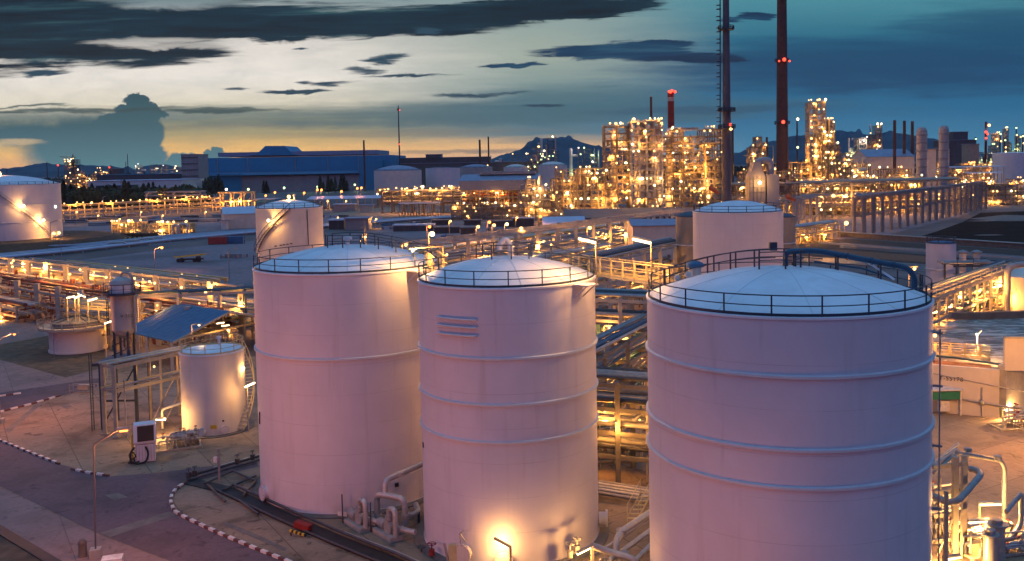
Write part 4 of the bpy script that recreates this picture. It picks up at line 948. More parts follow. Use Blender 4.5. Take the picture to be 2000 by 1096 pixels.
# --- the great tank cut by the left edge, on its mound
C6 = (W(4, 410, 352).x, 352.0); R6, H6 = 20.2, 20.2
md = MB().lathe((C6[0], C6[1], 0), [(46, 0), (38, 2.2), (0.1, 2.25)], 64); o = struct(md.build('mound', 'soil'))
t6 = tank('huge white tank cut by the left edge with a stair and two lamps', C6, R6, H6, 3.6, [6.5, 13], 2.25, rail_m='steel_dark', posts=3, rt=.07, plinth=False, seams=24)
wall_stair(t6, C6, R6, [(-30, 352), (2, 382), (50, 418), (97, 461)], m='steel_grey', w=1.1)
for px, py, pw in ((43, 402, 2200), (79, 430, 2200)): p = on_wall(C6, R6, px, py); n = radial(C6, p); lamp_at(p+n*1.6, .5, 'lamp_warm', t6, pw, off=(0, -.8, -.4)); MB().bar(p, p+n*1.6, .15).build('lamp_bracket', 'steel_grey', t6)
p = V3((C6[0], C6[1]-.5, 2.25+H6+4.6)); lamp_at(p, .5, 'lamp_sodium', t6, 5000); vent(t6, (C6[0], C6[1], 2.25+H6+3.6), .9, .4)
p = W(108, 404, 352); lamp_at(p, .5, 'lamp_white', t6, 0)
for i, (px, py) in enumerate(((105, 456), (115, 455))): lamp_post(('left of two lamps at the foot of the huge white tank', 'right of two lamps at the foot of the huge white tank')[i], px, py, 345, 2500, r=.6, arm=(.8, 0, 0), pr=.1)
p = PW(99, 460, 336); t = thing('street_lamp', 'unlit thin street lamp in front of the huge white tank', 'street lamp', (p.x, p.y, 2)); MB().tube([(p.x, p.y, 2), (p.x, p.y, 8.6), (p.x+2, p.y, 9.2)], .11, 6, bend=.5).build('pole', 'steel_grey', t); MB().bar((p.x+1.8, p.y, 9.2), (p.x+2.7, p.y, 9.3), .4, .2).build('lamp_head', 'steel_grey', t)
# --- squat tank with a ring platform, the dark vessel, the blue-roofed shed
C8 = (W(152, 655, 139).x, 139.0); R8 = 3.9
t8 = thing('squat_tank', 'squat pink tank with a wide railed ring platform beside the dry grass plot', 'storage tank', (*C8, 0))
MB().lathe((*C8, 0), [(R8+.15, 0), (R8+.15, .3), (R8, .3), (R8, 3.7)], 48).build('shell', 'tank_cream', t8)
MB().lathe((*C8, 0), [(R8, 3.5), (R8+1.5, 3.55), (R8+1.5, 3.75), (R8-.3, 3.76)], 48).build('platform', 'steel_beige', t8)
handrail(ringpts(C8, R8+1.45, 3.75, 40), 1.1, 1.6, .045, .05, closed=True).build('handrail', 'steel_beige', t8)
MB().lathe((*C8, 0), [(R8-.3, 3.8), (R8-.35, 4.4), (.1, 5.1)], 32).build('lid', 'concrete_dark', t8)
b = MB()
for i in range(9): a = i/9*2*math.pi; b.bar((C8[0]+R8*.9*math.cos(a), C8[1]+R8*.9*math.sin(a), 4.5), (C8[0]+.3*math.cos(a), C8[1]+.3*math.sin(a), 5.2), .12)
b.build('lid_rib', 'steel_dark', t8)
MB().box(on_wall(C8, R8, 110, 664), (.1, .35, .45), -.3).build('name_plate', 'white_paint', t8)
# pipe frame over the squat tank
rack('maze of yellow lit pipes and rails right above the squat pink tank', PW(132, 640, 142), PW(216, 640, 138), 6, [2.5, 4.6, 6.4], 2.6, .18, 6, ('steel_yellow', 'pipe_silver', 'steel_beige'), 31, 3, 260, 1, 'steel_yellow', rr=(.07, .16), lr=.12, rail=True)
for i, (x0, y0, x1, y1) in enumerate(((153, 573, 166, 580), (172, 588, 189, 583), (146, 583, 158, 577), (131, 582, 145, 579))):
    p = W(x0, y0, 137); q = W(x1, y1, 136); t = thing('tube_lamp', ('tilted tube lamp above the squat tank, topmost', 'tube lamp above the squat tank, nearest the dark vessel', 'short dim tube lamp above the squat tank', 'leftmost tube lamp above the squat tank')[i], 'lamp', (p.x, p.y, 0)); tube_lamp(p, q, .10, t, (450, 500, 250, 250)[i]); MB().bar((p.x, p.y, 0), p, .08).build('post', 'steel_yellow', t)
p = W(205, 632, 118); q = W(219, 627, 117); t = thing('tube_lamp', 'tube lamp at the lower left of the dark upright vessel', 'lamp', (p.x, p.y, 0)); tube_lamp(p, q, .10, t, 420); MB().bar((p.x, p.y, 0), p, .08).build('post', 'steel_yellow', t)
p = W(110, 612, 134); t = thing('street_lamp', 'small unlit curved lamp left of the squat tank', 'lamp', (p.x, p.y, 0)); MB().tube([(p.x-.6, p.y, 0), (p.x-.6, p.y, p.z-.2), p], .05, 6, bend=.5).build('pole', 'steel_grey', t); MB().bar(p, p+V3((.4, 0, 0)), .2, .1).build('lamp_head', 'steel_grey', t)
VX, VY = W(240, 600, 97).x, 97.0
vs = thing('upright_vessel', 'dark upright vessel on legs above the steel rack left of the blue roof', 'vessel', (VX, VY, 7.2))
MB().lathe((VX, VY, 0), [(.3, 9.3), (.9, 9.7), (1.18, 10.2), (1.18, 14.9), (1.22, 14.9), (1.22, 15.05), (1.05, 15.4), (.4, 15.7), (.05, 15.75)], 40).build('shell', 'tank_grey', vs)
MB().lathe((VX, VY, 0), [(1.16, 14.1), (1.20, 14.1), (1.20, 15.0), (1.16, 15.0)], 40).build('top_band', 'cabinet_white', vs)
MB().lathe((VX, VY, 0), [(1.2, 13.85), (1.9, 13.9), (1.9, 14.0), (1.2, 14.02)], 32).build('platform', 'steel_dark', vs)
handrail(ringpts((VX, VY), 1.85, 14.0, 28), 1.05, 1.2, .03, .04, closed=True).build('handrail', 'steel_dark', vs)
MB().tube([(VX, VY, 15.7), (VX, VY, 16.1), (VX+.8, VY-.2, 16.2), (VX+1.3, VY-.3, 15.6), (VX+1.35, VY-.3, 10)], .13, 10, bend=.4).build('pipe', 'pipe_grey', vs)
b = MB(); b.bar((VX-1.5, VY-.5, 9.6), (VX-1.5, VY-.5, 14.8), .06); b.bar((VX-1.5, VY-.1, 9.6), (VX-1.5, VY-.1, 14.8), .06)
for i in range(18): b.bar((VX-1.5, VY-.5, 9.7+i*.28), (VX-1.5, VY-.1, 9.7+i*.28), .04)
b.build('ladder', 'steel_dark', vs)
for i in range(4): a = math.pi/4+i*math.pi/2; MB().bar((VX+1.0*math.cos(a), VY+1.0*math.sin(a), 7.2), (VX+1.0*math.cos(a), VY+1.0*math.sin(a), 10.2), .2).build('leg', 'steel_dark', vs)
b = MB(); [b.bar((VX-1, VY-.72, z), (VX+1, VY-.72, z+.9), .08) for z in (7.5, 8.5)]; b.tube([(VX, VY, 9.3), (VX, VY, 8.2), (VX+.9, VY-.9, 8.2), (VX+.9, VY-.9, 7.3)], .12, 8, bend=.3); b.build('brace', 'steel_dark', vs)
def text(body, c, right, up, size, m, parent, name='lettering'):
    cu = bpy.data.curves.new(name, 'FONT'); cu.body = body; cu.size = size; cu.align_x = 'LEFT'; cu.align_y = 'BOTTOM'; cu.extrude = .012; cu.space_character = 1.1
    tmp = bpy.data.objects.new(name, cu); COL.objects.link(tmp); dg = bpy.context.evaluated_depsgraph_get(); me = bpy.data.meshes.new_from_object(tmp.evaluated_get(dg)); bpy.data.objects.remove(tmp)
    me.materials.clear(); me.materials.append(M[m]); o = bpy.data.objects.new(name, me); COL.objects.link(o); right = V3(right).normalized(); up = V3(up).normalized(); n = right.cross(up)
    mw = Matrix(((right.x, up.x, n.x, c[0]), (right.y, up.y, n.y, c[1]), (right.z, up.z, n.z, c[2]), (0, 0, 0, 1)))
    o.parent = parent; o.matrix_local = Matrix.Translation(-V3(parent['_o']))@mw
    return o
p = on_wall((VX, VY), 1.2, 236, 622); text('V-550', p+V3((0, -.08, 0)), (1, .18, 0), (0, 0, 1), .46, 'black_rubber', vs)
# rack under the vessel running to the small white tank
fr = thing('steel_rack', 'open steel rack in front of the dark vessel reaching the small white tank', 'pipe rack', PW(228, 862, 91.8))
f0, f1 = PW(206, 855, 93), PW(228, 862, 91.8); fd = (PW(352, 740, 98)-f1).normalized(); b = MB()
for o in (f0, f1): b.bar(o, o+V3((0, 0, 7.3)), .34)
for o in (f0, f1): b.bar(o+V3((0, 0, .1)), o+V3((0, 0, .25)), .7)
b.build('column', 'steel_beige', fr)
b = MB()
for o in (f0, f1):
    for k in (5.2, 8.6): b.bar(o+fd*k, o+fd*k+V3((0, 0, 7.2)), .2)
    b.bar(o+fd*5.2, o+fd*8.4+V3((0, 0, 4.6)), .09)
b.build('column', 'steel_beige', fr)
for z, m in ((7.2, 'steel_beige'), (4.75, 'steel_beige')):
    b = MB(); b.bar(f0+V3((0, 0, z)), f1+V3((0, 0, z)), .24)
    for o in (f0, f1): b.bar(o+V3((0, 0, z+.02)), o+fd*9+V3((0, 0, z+.02)), .2, .34)
    b.build('beam', m, fr)
for k, (y, z, r_) in enumerate(((.2, 7.6, .12), (.5, 7.55, .09), (.85, 7.6, .13), (.3, 5.1, .1), (.7, 5.1, .12))):
    o = f0.lerp(f1, y); MB().tube([o-fd*.6+V3((0, 0, z)), o+fd*9.5+V3((0, 0, z))], r_, 8).build('pipe', ('pipe_silver', 'steel_yellow')[k % 2], fr)
MB().slab(V3((VX-1.9, VY-3.4, 7.25)), V3((VX+1.9, VY-2.2, 7.25)), V3((VX+1.9, VY+1.7, 7.25)), V3((VX-1.9, VY+1.7, 7.25)), .3).build('deck', 'steel_dark', fr)
b = MB()
for x in (-1.8, 1.8):
    for y in (-1.8, 1.6): b.bar((VX+x, VY+y, 0), (VX+x, VY+y, 6.9), .28)
b.bar((VX-1.8, VY-1.8, 3), (VX+1.8, VY-1.8, 3), .2); b.bar((VX-1.8, VY-1.8, .3), (VX+1.8, VY-1.8, 6.6), .12); b.build('tower_leg', 'steel_dark', fr)
b = MB(); b.bar(f1+V3((1.0, 0, 0)), f1+V3((1.0, 0, 6.0)), .10); b.build('conduit', 'steel_beige', fr)
b = MB(); lx, ly = VX-2.6, VY-2.5
for y in (0, .5): b.bar((lx, ly+y, 0), (lx, ly+y, 8), .07)
for i in range(26): b.bar((lx, ly, .3+i*.29), (lx, ly+.5, .3+i*.29), .04)
b.build('ladder', 'steel_dark', fr)
p = W(300, 700, 100); light(V3((VX+2.4, VY+1.5, 5.5)), 420, 'lamp_sodium', fr); lamp_at(V3((VX+2.4, VY+1.5, 5.8)), .12, 'lamp_sodium', fr)
# barrow-like rack on the paving
p = G(162, 768); t = thing('trolley', 'low wheeled rack standing alone on the paving left of the steel rack', 'trolley', (p.x, p.y, 0)); b = MB()
for z in (.3, 1.0): b.bar(p+V3((-1.6, 0, z)), p+V3((1.6, -.4, z)), .06); b.bar(p+V3((-1.6, .9, z)), p+V3((1.6, .5, z)), .06)
for x, y in ((-1.6, 0), (1.6, -.4), (-1.6, .9), (1.6, .5)): b.bar(p+V3((x, y, .0)), p+V3((x, y, 1.1)), .07)
b.build('frame', 'steel_grey', t); MB().box(p+V3((0, .25, .7)), (1.3, .5, .6), -.1).build('crate', 'steel_beige', t)
p = G(133, 795)
# blue roofed shed
ra, rb_ = G(346, 592, 6.6), G(447, 609, 6.6); ea, eb = G(266, 634, 4.1), G(338, 668, 4.1); ea = eb+(ra-rb_); sv = (rb_-eb); sv.z = 0
fa, fb_ = ra+sv, rb_+sv; fa.z = fb_.z = 4.1
sd = thing('shed', 'open shed with a bright blue metal roof behind the small white tank', 'shed', ((rb_.x, rb_.y, 0)))
MB().slab(ea, eb, rb_, ra, .14).slab(ra+V3((0, 0, .01)), rb_+V3((0, 0, .01)), fb_, fa, .14).build('roof', 'roof_blue', sd)
b = MB()
for i in range(1, 13): f = i/13; b.bar(ea.lerp(eb, f)+V3((0, 0, .02)), ra.lerp(rb_, f)+V3((0, 0, .02)), .06, .04)
b.build('roof_rib', 'roof_blue', sd)
MB().bar(eb-V3((0, 0, .12)), rb_-V3((0, 0, .12)), .12, .26).bar(rb_-V3((0, 0, .12)), fb_-V3((0, 0, .12)), .12, .26).build('barge_board', 'steel_beige', sd)
b = MB()
for q in (ea.lerp(eb, .03), ea.lerp(eb, .5), ea.lerp(eb, .97), fa.lerp(fb_, .03), fa.lerp(fb_, .5), fa.lerp(fb_, .97)): b.bar((q.x, q.y, 0), (q.x, q.y, 4.0), .35)
b.build('post', 'concrete', sd)
b = MB()
for f in (.1, .5, .9): b.bar(eb.lerp(ea, f)-V3((0, 0, .2)), fb_.lerp(fa, f)-V3((0, 0, .2)), .16, .25)
b.build('tie_beam', 'steel_yellow', sd)
c0 = (ra+rb_)/2; b = MB()
for i in range(14): q = eb.lerp(fb_, R.uniform(.1, .9)).lerp(ea.lerp(fa, .5), R.random()); b.tube([(q.x, q.y, .3), (q.x, q.y, R.uniform(1, 3)), (q.x+R.uniform(-3, 3), q.y+R.uniform(-2, 2), R.uniform(1, 3))], .12, 7, bend=.3)
b.build('pipework', 'pipe_silver', sd)
MB().cyl((c0.x+1, c0.y+1, 0), 1.1, 2.8, 24).build('vessel', 'tank_cream', sd)
for px, py in ((430, 632), (440, 637)): p = W(px, py, rb_.y-1.5); tube_lamp(p-V3((.5, 0, 0)), p+V3((.5, .2, .1)), .08, sd, 260)
rack('low lit pipe way behind the shed with the blue roof', PW(300, 590, 160), PW(500, 590, 146), 8, [2.2, 4.4], 6, .3, 7, ('pipe_blue', 'pipe_silver', 'pipe_grey'), 33, 6, 500, 1, 'steel_beige', rr=(.1, .22), lr=.16)
rack('high pair of bluish pipes on posts leading right to the left front tank', PW(266, 575, 138), PW(505, 545, 142), 1.8, [8.2], 7, .35, 3, ('pipe_blue',), 34, 3, 450, 1, 'concrete', rr=(.16, .22), lr=.16, lampz=6.4, clutter=0)
# left rack and its pipe field
LA, LB = PW(-70, 495, 212), PW(470, 560, 143)
rack('long concrete post rack with red and silver pipes on the left side', LA, LB, -9, [3.0, 5.4, 8.9], 8.6, .8, 5, ('pipe_red', 'pipe_silver', 'pipe_grey', 'pipe_silver'), 35, 22, 750, 2, 'concrete', rr=(.14, .28), lr=.26, lampz=8.2, back=.75, pipelevels=[3.0, 5.4])
ld = (LB-LA).normalized(); ls = V3((-ld.y, ld.x, 0))
rack('yellow lit low pipe way behind the left concrete rack', LA+ls*4, LA+ls*4+ld*78, 12, [2.0, 4.2, 6.0], 6, .3, 9, ('steel_yellow', 'pipe_silver', 'steel_beige'), 36, 16, 1100, 2, 'steel_yellow', rr=(.14, .26), lr=.26, lampz=6.2)
rack('far yellow lit pipe way along the sandy yard, left side', LA+ls*19-ld*10, LA+ls*19+ld*60, 10, [1.8, 3.6], 6, .3, 8, ('steel_yellow', 'pipe_silver'), 37, 12, 1000, 2, 'steel_yellow', rr=(.14, .26), lr=.26, lampz=4.2)
rack('low pipe way with red pipes in front of the left concrete rack', LA-ls*12+ld*2, LA-ls*13+ld*60, 5, [1.5, 3.0], 7, .3, 5, ('pipe_red', 'pipe_silver', 'pipe_grey'), 38, 5, 700, 1, 'steel_beige', rr=(.14, .28), lr=.2)
for i, (px, py, d) in enumerate(((712, 463, 122), (793, 478, 130), (770, 492, 128))):
    lamp_post(('bright lamp on a post just beyond the roof of the left front tank', 'lamp on a post right of the roof of the left front tank', 'low lamp behind the right rim of the left front tank')[i], px, py, d, 700, 'lamp_sodium', .26)
lamp_post('tall post lamp with a large glowing head behind the gangway', 844, 457, 150, 1500, 'lamp_warm', .42); lamp_post('small orange lamp above the tall post lamp', 839, 443, 185, 500, 'lamp_orange', .3)
p = PW(713, 460, 124); t = thing('antenna_mast', 'slim lattice mast with crossed arms behind the left front tank roof', 'mast', p); b = MB(); zt = HZ(713, 432, 124)
for i in range(3): a = i*2.094; b.bar((p.x+.5*math.cos(a), p.y+.5*math.sin(a), 0), (p.x+.05*math.cos(a), p.y+.05*math.sin(a), zt), .07)
for k in range(12):
    z = zt*k/12; f = .5-.45*k/12
    for i in range(3): a, c = i*2.094, (i+1)*2.094; b.bar((p.x+f*math.cos(a), p.y+f*math.sin(a), z), (p.x+f*.92*math.cos(c), p.y+f*.92*math.sin(c), z+zt/12), .05)
b.build('lattice', 'steel_beige', t); MB().bar((p.x-.9, p.y, zt-.3), (p.x+.9, p.y, zt+.1), .06).bar((p.x-.7, p.y, zt-.9), (p.x+.7, p.y, zt-.6), .06).build('arm', 'steel_beige', t)
for i, (px, py, d) in enumerate(((956, 434, 250), (934, 443, 240), (965, 440, 236), (990, 438, 236), (1152, 445, 200), (1018, 446, 230), (1056, 423, 300))):
    lamp_post(('orange lamp on a curved tall post beyond the long concrete rack', 'lamp on a short post over the far pipe way, leftmost of a row', 'lamp on a short post over the far pipe way, second of a row', 'double headed lamp over the far pipe way', 'lamp between the posts at the right of the long rack', 'dim lamp above the top beam of the long rack', 'thin post with a small lamp before the dark shed')[i], px, py, d, 900, ('lamp_orange', 'lamp_sodium', 'lamp_sodium', 'lamp_warm', 'lamp_sodium', 'lamp_sodium', 'lamp_orange')[i], .42)

# ================================================================== RIGHT SIDE
# aeration basin
zb = 5.0
def Gz(px, py, z=zb): return G(px, py, z)
n0, n1 = Gz(1700, 702), Gz(1952, 722); fl, frr = Gz(1790, 612), Gz(2060, 604); n2 = Gz(2070, 735)
bs = thing('aeration_basin', 'concrete basin of foaming water with railed edges right of the big front tank', 'basin', (n1.x, n1.y, 0))
def wl(a, c, h, th=.5, z0=0): return MB().bar(V3((a.x, a.y, (z0+h)/2)), V3((c.x, c.y, (z0+h)/2)), th, h-z0)
wl(n0, n1, zb).build('front_wall', 'wall_cream', bs); wl(n1+V3((.25, 0, 0)), n1+V3((34, 26, 0)), zb+.4, .9).build('side_wall', 'concrete', bs)
wl(n0+V3((-.5, 0, 0)), fl, zb-.1).build('left_wall', 'concrete', bs); wl(fl, frr+V3((10, 0, 0)), zb-.05, .8).build('back_wall', 'concrete_dark', bs)
far = frr+V3((14, 0, 0)); o = MB(); m_ = n1+V3((34, 26, 0)); o.add([(n0.x, n0.y, zb-1.0), (n1.x, n1.y, zb-1.0), (m_.x, m_.y, zb-1.0), (far.x, far.y, zb-1.0), (fl.x, fl.y, zb-1.0)], [(0, 1, 2, 3, 4)]); o.build('water', 'foam_water', bs)
wn = (n1-n0).normalized(); wp = V3((-wn.y, wn.x, 0))
ga_, gb_ = n0+wp*6.2, n1+wp*6.2-wn*1.0
MB().slab(V3((ga_.x, ga_.y, zb+.1)), V3((gb_.x, gb_.y, zb+.1)), V3((gb_.x, gb_.y, zb+.1))-wp*1.4, V3((ga_.x, ga_.y, zb+.1))-wp*1.4, .3).build('catwalk', 'concrete', bs)
for k in (0, -1.4): handrail([V3((ga_.x, ga_.y, zb+.1))+wp*k, V3((gb_.x, gb_.y, zb+.1))+wp*k], 1.1, 1.5, .05, .06).build('handrail', 'steel_yellow', bs)
o = MB(); o.quad(V3((n0.x, n0.y, zb-.5))+wp*.3, V3((n1.x, n1.y, zb-.5))+wp*.3-wn*.4, V3((gb_.x, gb_.y, zb-.5))-wp*1.6, V3((ga_.x, ga_.y, zb-.5))-wp*1.6); o.build('sludge_bed', 'rust_soil', bs)
MB().tube([Gz(1800, 692, zb+.2), Gz(1862, 698, zb+.2), Gz(1955, 712, zb+.2)], .12, 8).build('pipe', 'pipe_blue', bs)
p = on = Gz(1838, 740, 4.0); 
def on_front(px, py, out=.30):
    d = ray(px, py); nn = V3((wn.y, -wn.x, 0)); q = n0+nn*out; t = (q-CAM).dot(nn)/d.dot(nn); return CAM+d*t
q = on_front(1834, 744); text('T-55178', q, wn, (0, 0, 1), .62, 'black_rubber', bs)
b = MB(); b.tube([on_front(1815, 728, .42), on_front(1998, 765, .42)], .05, 6); b.tube([on_front(1815, 769, .42), on_front(2010, 802, .42)], .10, 8)
for px in (1868, 1920, 1960): b.bar(on_front(px, 776+(px-1830)*.18, .28), on_front(px, 776+(px-1830)*.18, .55), .16)
b.tube([on_front(1918, 757, .45), on_front(1918, 812, .45)], .06, 6); b.build('wall_pipe', 'pipe_grey', bs)
q = on_front(1917, 785, .5); MB().ball(q, .28, 10, 6).build('valve', 'pipe_grey', bs)
p = Gz(1908, 692, zb); t = thing('basin_lamp', 'thin post lamp on the catwalk of the foaming basin', 'lamp', (p.x, p.y, zb)); e = W(1908, 655, p.y); MB().tube([p, e], .06, 6).build('post', 'steel_grey', t); lamp_at(e+V3((0, 0, .1)), .14, 'lamp_warm', t, 3200); MB().bar(e, e+V3((.5, 0, .5)), .06).build('arm', 'steel_grey', t)
sheet('side_basin', [n1+V3((.8, .3, 0)), n1+V3((36, 27, 0)), n1+V3((40, 0, 0)), n1+V3((10, -6, 0))], .06, 'pond_water')
wall('low pale wall right of the foaming basin in front of the dark side basin', n1+V3((.3, -.3, 0)), n1+V3((26, -3.5, 0)), 3.3, .4, 'wall_cream')
# railed rack along the basin's left side
ra0, ra1 = PW(1780, 600, 116), PW(1992, 522, 158)
rack('railed pipe rack climbing along the left side of the foaming basin', ra0, ra1, 4.5, [2.6, 5.0, 8.0], 3.6, .28, 4, ('pipe_blue', 'pipe_silver', 'steel_beige'), 41, 9, 900, 1, 'steel_beige', rr=(.12, .24), lr=.18, rail=True, lampz=5.6)
rack('lower lit pipe frame beyond the left end of the foaming basin', PW(1830, 570, 150), PW(2010, 565, 150), 6, [2.2, 4.6], 3, .22, 7, ('steel_yellow', 'pipe_silver'), 42, 6, 600, 1, 'steel_yellow', rr=(.1, .22), lr=.18)
p = W(1967, 575, 146); t = thing('pipe_column', 'thick grey pipe standing at the back of the foaming basin', 'pipe', (p.x, p.y, 0)); MB().tube([(p.x, p.y, 0), (p.x, p.y, 9.2), (p.x+3, p.y+1, 9.4)], .5, 16, bend=1.2).build('pipe', 'pipe_grey', t)
t = thing('tank', 'cream tank with black letters cut by the right edge behind the basin', 'storage tank', (W(2020, 580, 152).x, 154, 0)); c9 = (W(2020, 580, 152).x, 154.0)
MB().lathe((*c9, 0), [(6.2, 0), (6.2, 7.0), (.1, 8.2)], 64).build('shell', 'tank_cream', t); q = on_wall(c9, 6.25, 1972, 572); text('E', q, (1, -.6, 0), (0, 0, 1), .8, 'black_rubber', t); q = on_wall(c9, 6.25, 1983, 572); text('O', q, (1, -.45, 0), (0, 0, 1), .8, 'black_rubber', t)
# small round building and vents
cb = (W(1846, 540, 183).x, 185.0); t = tank('small round white tank with a blue top beyond the right front tank', cb, 2.8, 9.6, .3, [4.4], mr='roof_blue', posts=1.6, rt=.05, seams=0, n=48)
for i, px in enumerate((1880, 1907)):
    p = PW(px, 560, 176); t = thing('vent_stack', ('left of two capped vent pipes beside the small round tank', 'right of two capped vent pipes beside the small round tank')[i], 'vent', p); zt = HZ(px, 494, 176); MB().tube([(p.x, p.y, 0), (p.x, p.y, zt)], .62, 16).build('pipe', 'tank_cream', t); MB().lathe((p.x, p.y, zt), [(.95, -.1), (1.0, .25), (.1, .6)], 16).build('cap', 'steel_grey', t)
rack('dark steel platform carrying the two capped vent pipes', PW(1868, 560, 172), PW(1925, 560, 172), 5, [3, 6.6], 4, .3, 3, ('pipe_grey',), 43, 2, 500, 1, 'steel_dark', rail=True, lr=.2)
for i, (px, py, d) in enumerate(((1855, 549, 160), (1947, 551, 146), (1876, 573, 140), (1826, 655, 100), (1786, 525, 118))):
    lamp_post(('lamp below the small round white tank', 'lamp on a post at the back edge of the foaming basin', 'small lamp under the railed rack by the basin', 'lamp at the right edge of the big front tank', 'tilted lamp beyond the rail of the big front tank')[i], px, py, d, (700, 1300, 2200, 700, 700)[i], 'lamp_sodium', .22)
# shelter with a green blind, at the basin wall
q = G(1846, 812); sh = thing('shelter', 'white framed shelter with a green blind against the basin wall', 'shelter', (q.x, q.y, 0)); b = MB()
for x in (-1.6, 1.6):
    for y in (0, 1.6): b.bar((q.x+x, q.y+y, 0), (q.x+x, q.y+y, 2.7), .14)
b.build('frame', 'white_paint', sh); MB().slab((q.x-1.8, q.y-.3, 2.75), (q.x+1.8, q.y-.3, 2.75), (q.x+1.8, q.y+1.8, 2.95), (q.x-1.8, q.y+1.8, 2.95), .1).build('roof', 'white_paint', sh)
MB().box((q.x+1.62, q.y+.8, 1.4), (.06, 1.5, 2.5)).build('side_panel', 'wall_cream', sh); MB().slab((q.x-1.5, q.y-.1, 2.5), (q.x+1.5, q.y-.1, 2.5), (q.x+1.5, q.y-.02, 1.7), (q.x-1.5, q.y-.02, 1.7), .03).build('blind', 'green_paint', sh); MB().box((q.x+.1, q.y+.7, .9), (1.1, .6, 1.1)).box((q.x+.1, q.y+.36, 1.1), (.8, .05, .5)).build('stand', 'white_paint', sh)
# skid behind the far right tube lamp
def lampframe(label, x0, y0, x1, y1, dist, power, r=.09):
    p, q = W(x0, y0, dist), W(x1, y1, dist); t = thing('tube_lamp', label, 'lamp', (p.x, p.y, 0)); tube_lamp(p, q, r, t, power); MB().bar((p.x, p.y, 0), V3((p.x, p.y, p.z+.1)), .10).build('post', 'steel_yellow', t); return t
lampframe('tube lamp at the right edge before the basin wall', 1958, 800, 1990, 798, 93, 3500); skid('pump skid under the tube lamp by the basin wall', G(1985, 835).x, G(1985, 835).y, 4.5, 2.2, .1, 44, 'pipe_silver', 14, 2.0)
lampframe('upper of three tube lamps in the lower right corner', 1913, 986, 1955, 985, 64, 3600); lampframe('middle of three tube lamps in the lower right corner', 1888, 1021, 1931, 1018, 62.5, 3600); lampframe('lowest of three tube lamps in the lower right corner', 1842, 1093, 1876, 1088, 59, 3000)
skid('cluster of pumps and valves in the lower right corner', G(1950, 1090).x, G(1950, 1090).y+1.5, 4.6, 3.2, .2, 45, 'pipe_silver', 18, 1.6)
for i, (px, py, r_, h) in enumerate(((1934, 1062, .45, 1.9), (1947, 1050, .5, 2.2))): p = G(px, py+40); t = thing('filter_vessel', ('left of two silver filter pots in the lower right corner', 'right of two silver filter pots in the lower right corner')[i], 'filter', p); MB().cyl(p, r_, h, 20).build('pot', 'pipe_silver', t); MB().cyl(p+V3((0, 0, h)), r_*1.25, .14, 20).cyl(p+V3((0, 0, h+.14)), r_*.7, .3, 16).build('lid', 'pipe_grey', t)
street_lamp(47, 80, 9, (-1.6, .3, 0), 'unseen street lamp added outside the right edge to light the works yard', 9000, 'lamp_sodium')  # unseen lamp, added beyond the right edge for orange light on the yard
# steel frame and thick pipe loop beside the big tank
fb = thing('pipe_stand', 'tall beige steel frame with a thick grey pipe loop right of the big front tank', 'pipe frame', PW(1866, 1090, 61)); D0 = 61.0
for px, dd_, y0, y1, w in ((1866, 61, 892, 1130, .36), (1884, 62, 890, 1130, .30), (1879, 60.4, 900, 1130, .12), (1835, 64, 930, 1100, .2), (1848, 58.5, 960, 1130, .22)):
    p = W(px, y0, dd_); MB().bar((p.x, p.y, 0), p, w).build('column', 'steel_beige', fb)
b = MB()
for z0, (xa, xb) in (((905), (1824, 1890)), (955, (1826, 1886)), (1000, (1824, 1884)), (1050, (1824, 1884))): b.bar(W(xa, z0+8, 62), W(xb, z0, 61.5), .2, .28)
b.bar(W(1826, 1096, 61), W(1866, 1000, 61), .10); b.bar(W(1830, 1000, 63), W(1862, 1096, 61), .10); b.build('beam', 'steel_beige', fb)
MB().tube([W(1820, 968, 60), W(1856, 983, 59), W(1872, 978, 58.6), W(1918, 926, 61.5), W(1905, 917, 63), W(1878, 914, 63.5)], .22, 14, bend=.8).build('thick_pipe', 'pipe_grey', fb)
b = MB(); b.tube([W(1822, 912, 63), W(1868, 878, 66)], .16, 8); b.tube([W(1822, 924, 63), W(1866, 888, 65)], .12, 8); b.tube([W(1822, 905, 64), W(1872, 866, 68)], .10, 8); b.build('pipe', 'pipe_grey', fb)
MB().tube([W(1868, 884, 64), W(1955, 900, 66), W(1962, 915, 66), (W(1962, 915, 66).x, W(1962, 915, 66).y, 0)], .16, 10, bend=.5).build('pipe', 'pipe_grey', fb)
for px, py in ((1890, 882), (1949, 897)): p = W(px, py, 65); MB().cyl(p-V3((0, 0, .1)), .26, .35, 12).build('valve', 'pipe_grey', fb)
p = W(1995, 962, 62); t = tag(MB().tube([W(1965, 1000, 60), p, (p.x, p.y, 1.6), (p.x-.8, p.y-.4, .9), (p.x-2.0, p.y-.6, .3)], .15, 10, bend=.4).build('bent_pipe', 'pipe_grey'), 'thin bent grey pipe standing at the lower right edge', 'pipe')
skid('tangle of small pipes at the foot of the tall beige frame', W(1850, 1080, 64).x, 65, 4.2, 3, .3, 46, 'pipe_grey', 16, 3.4)
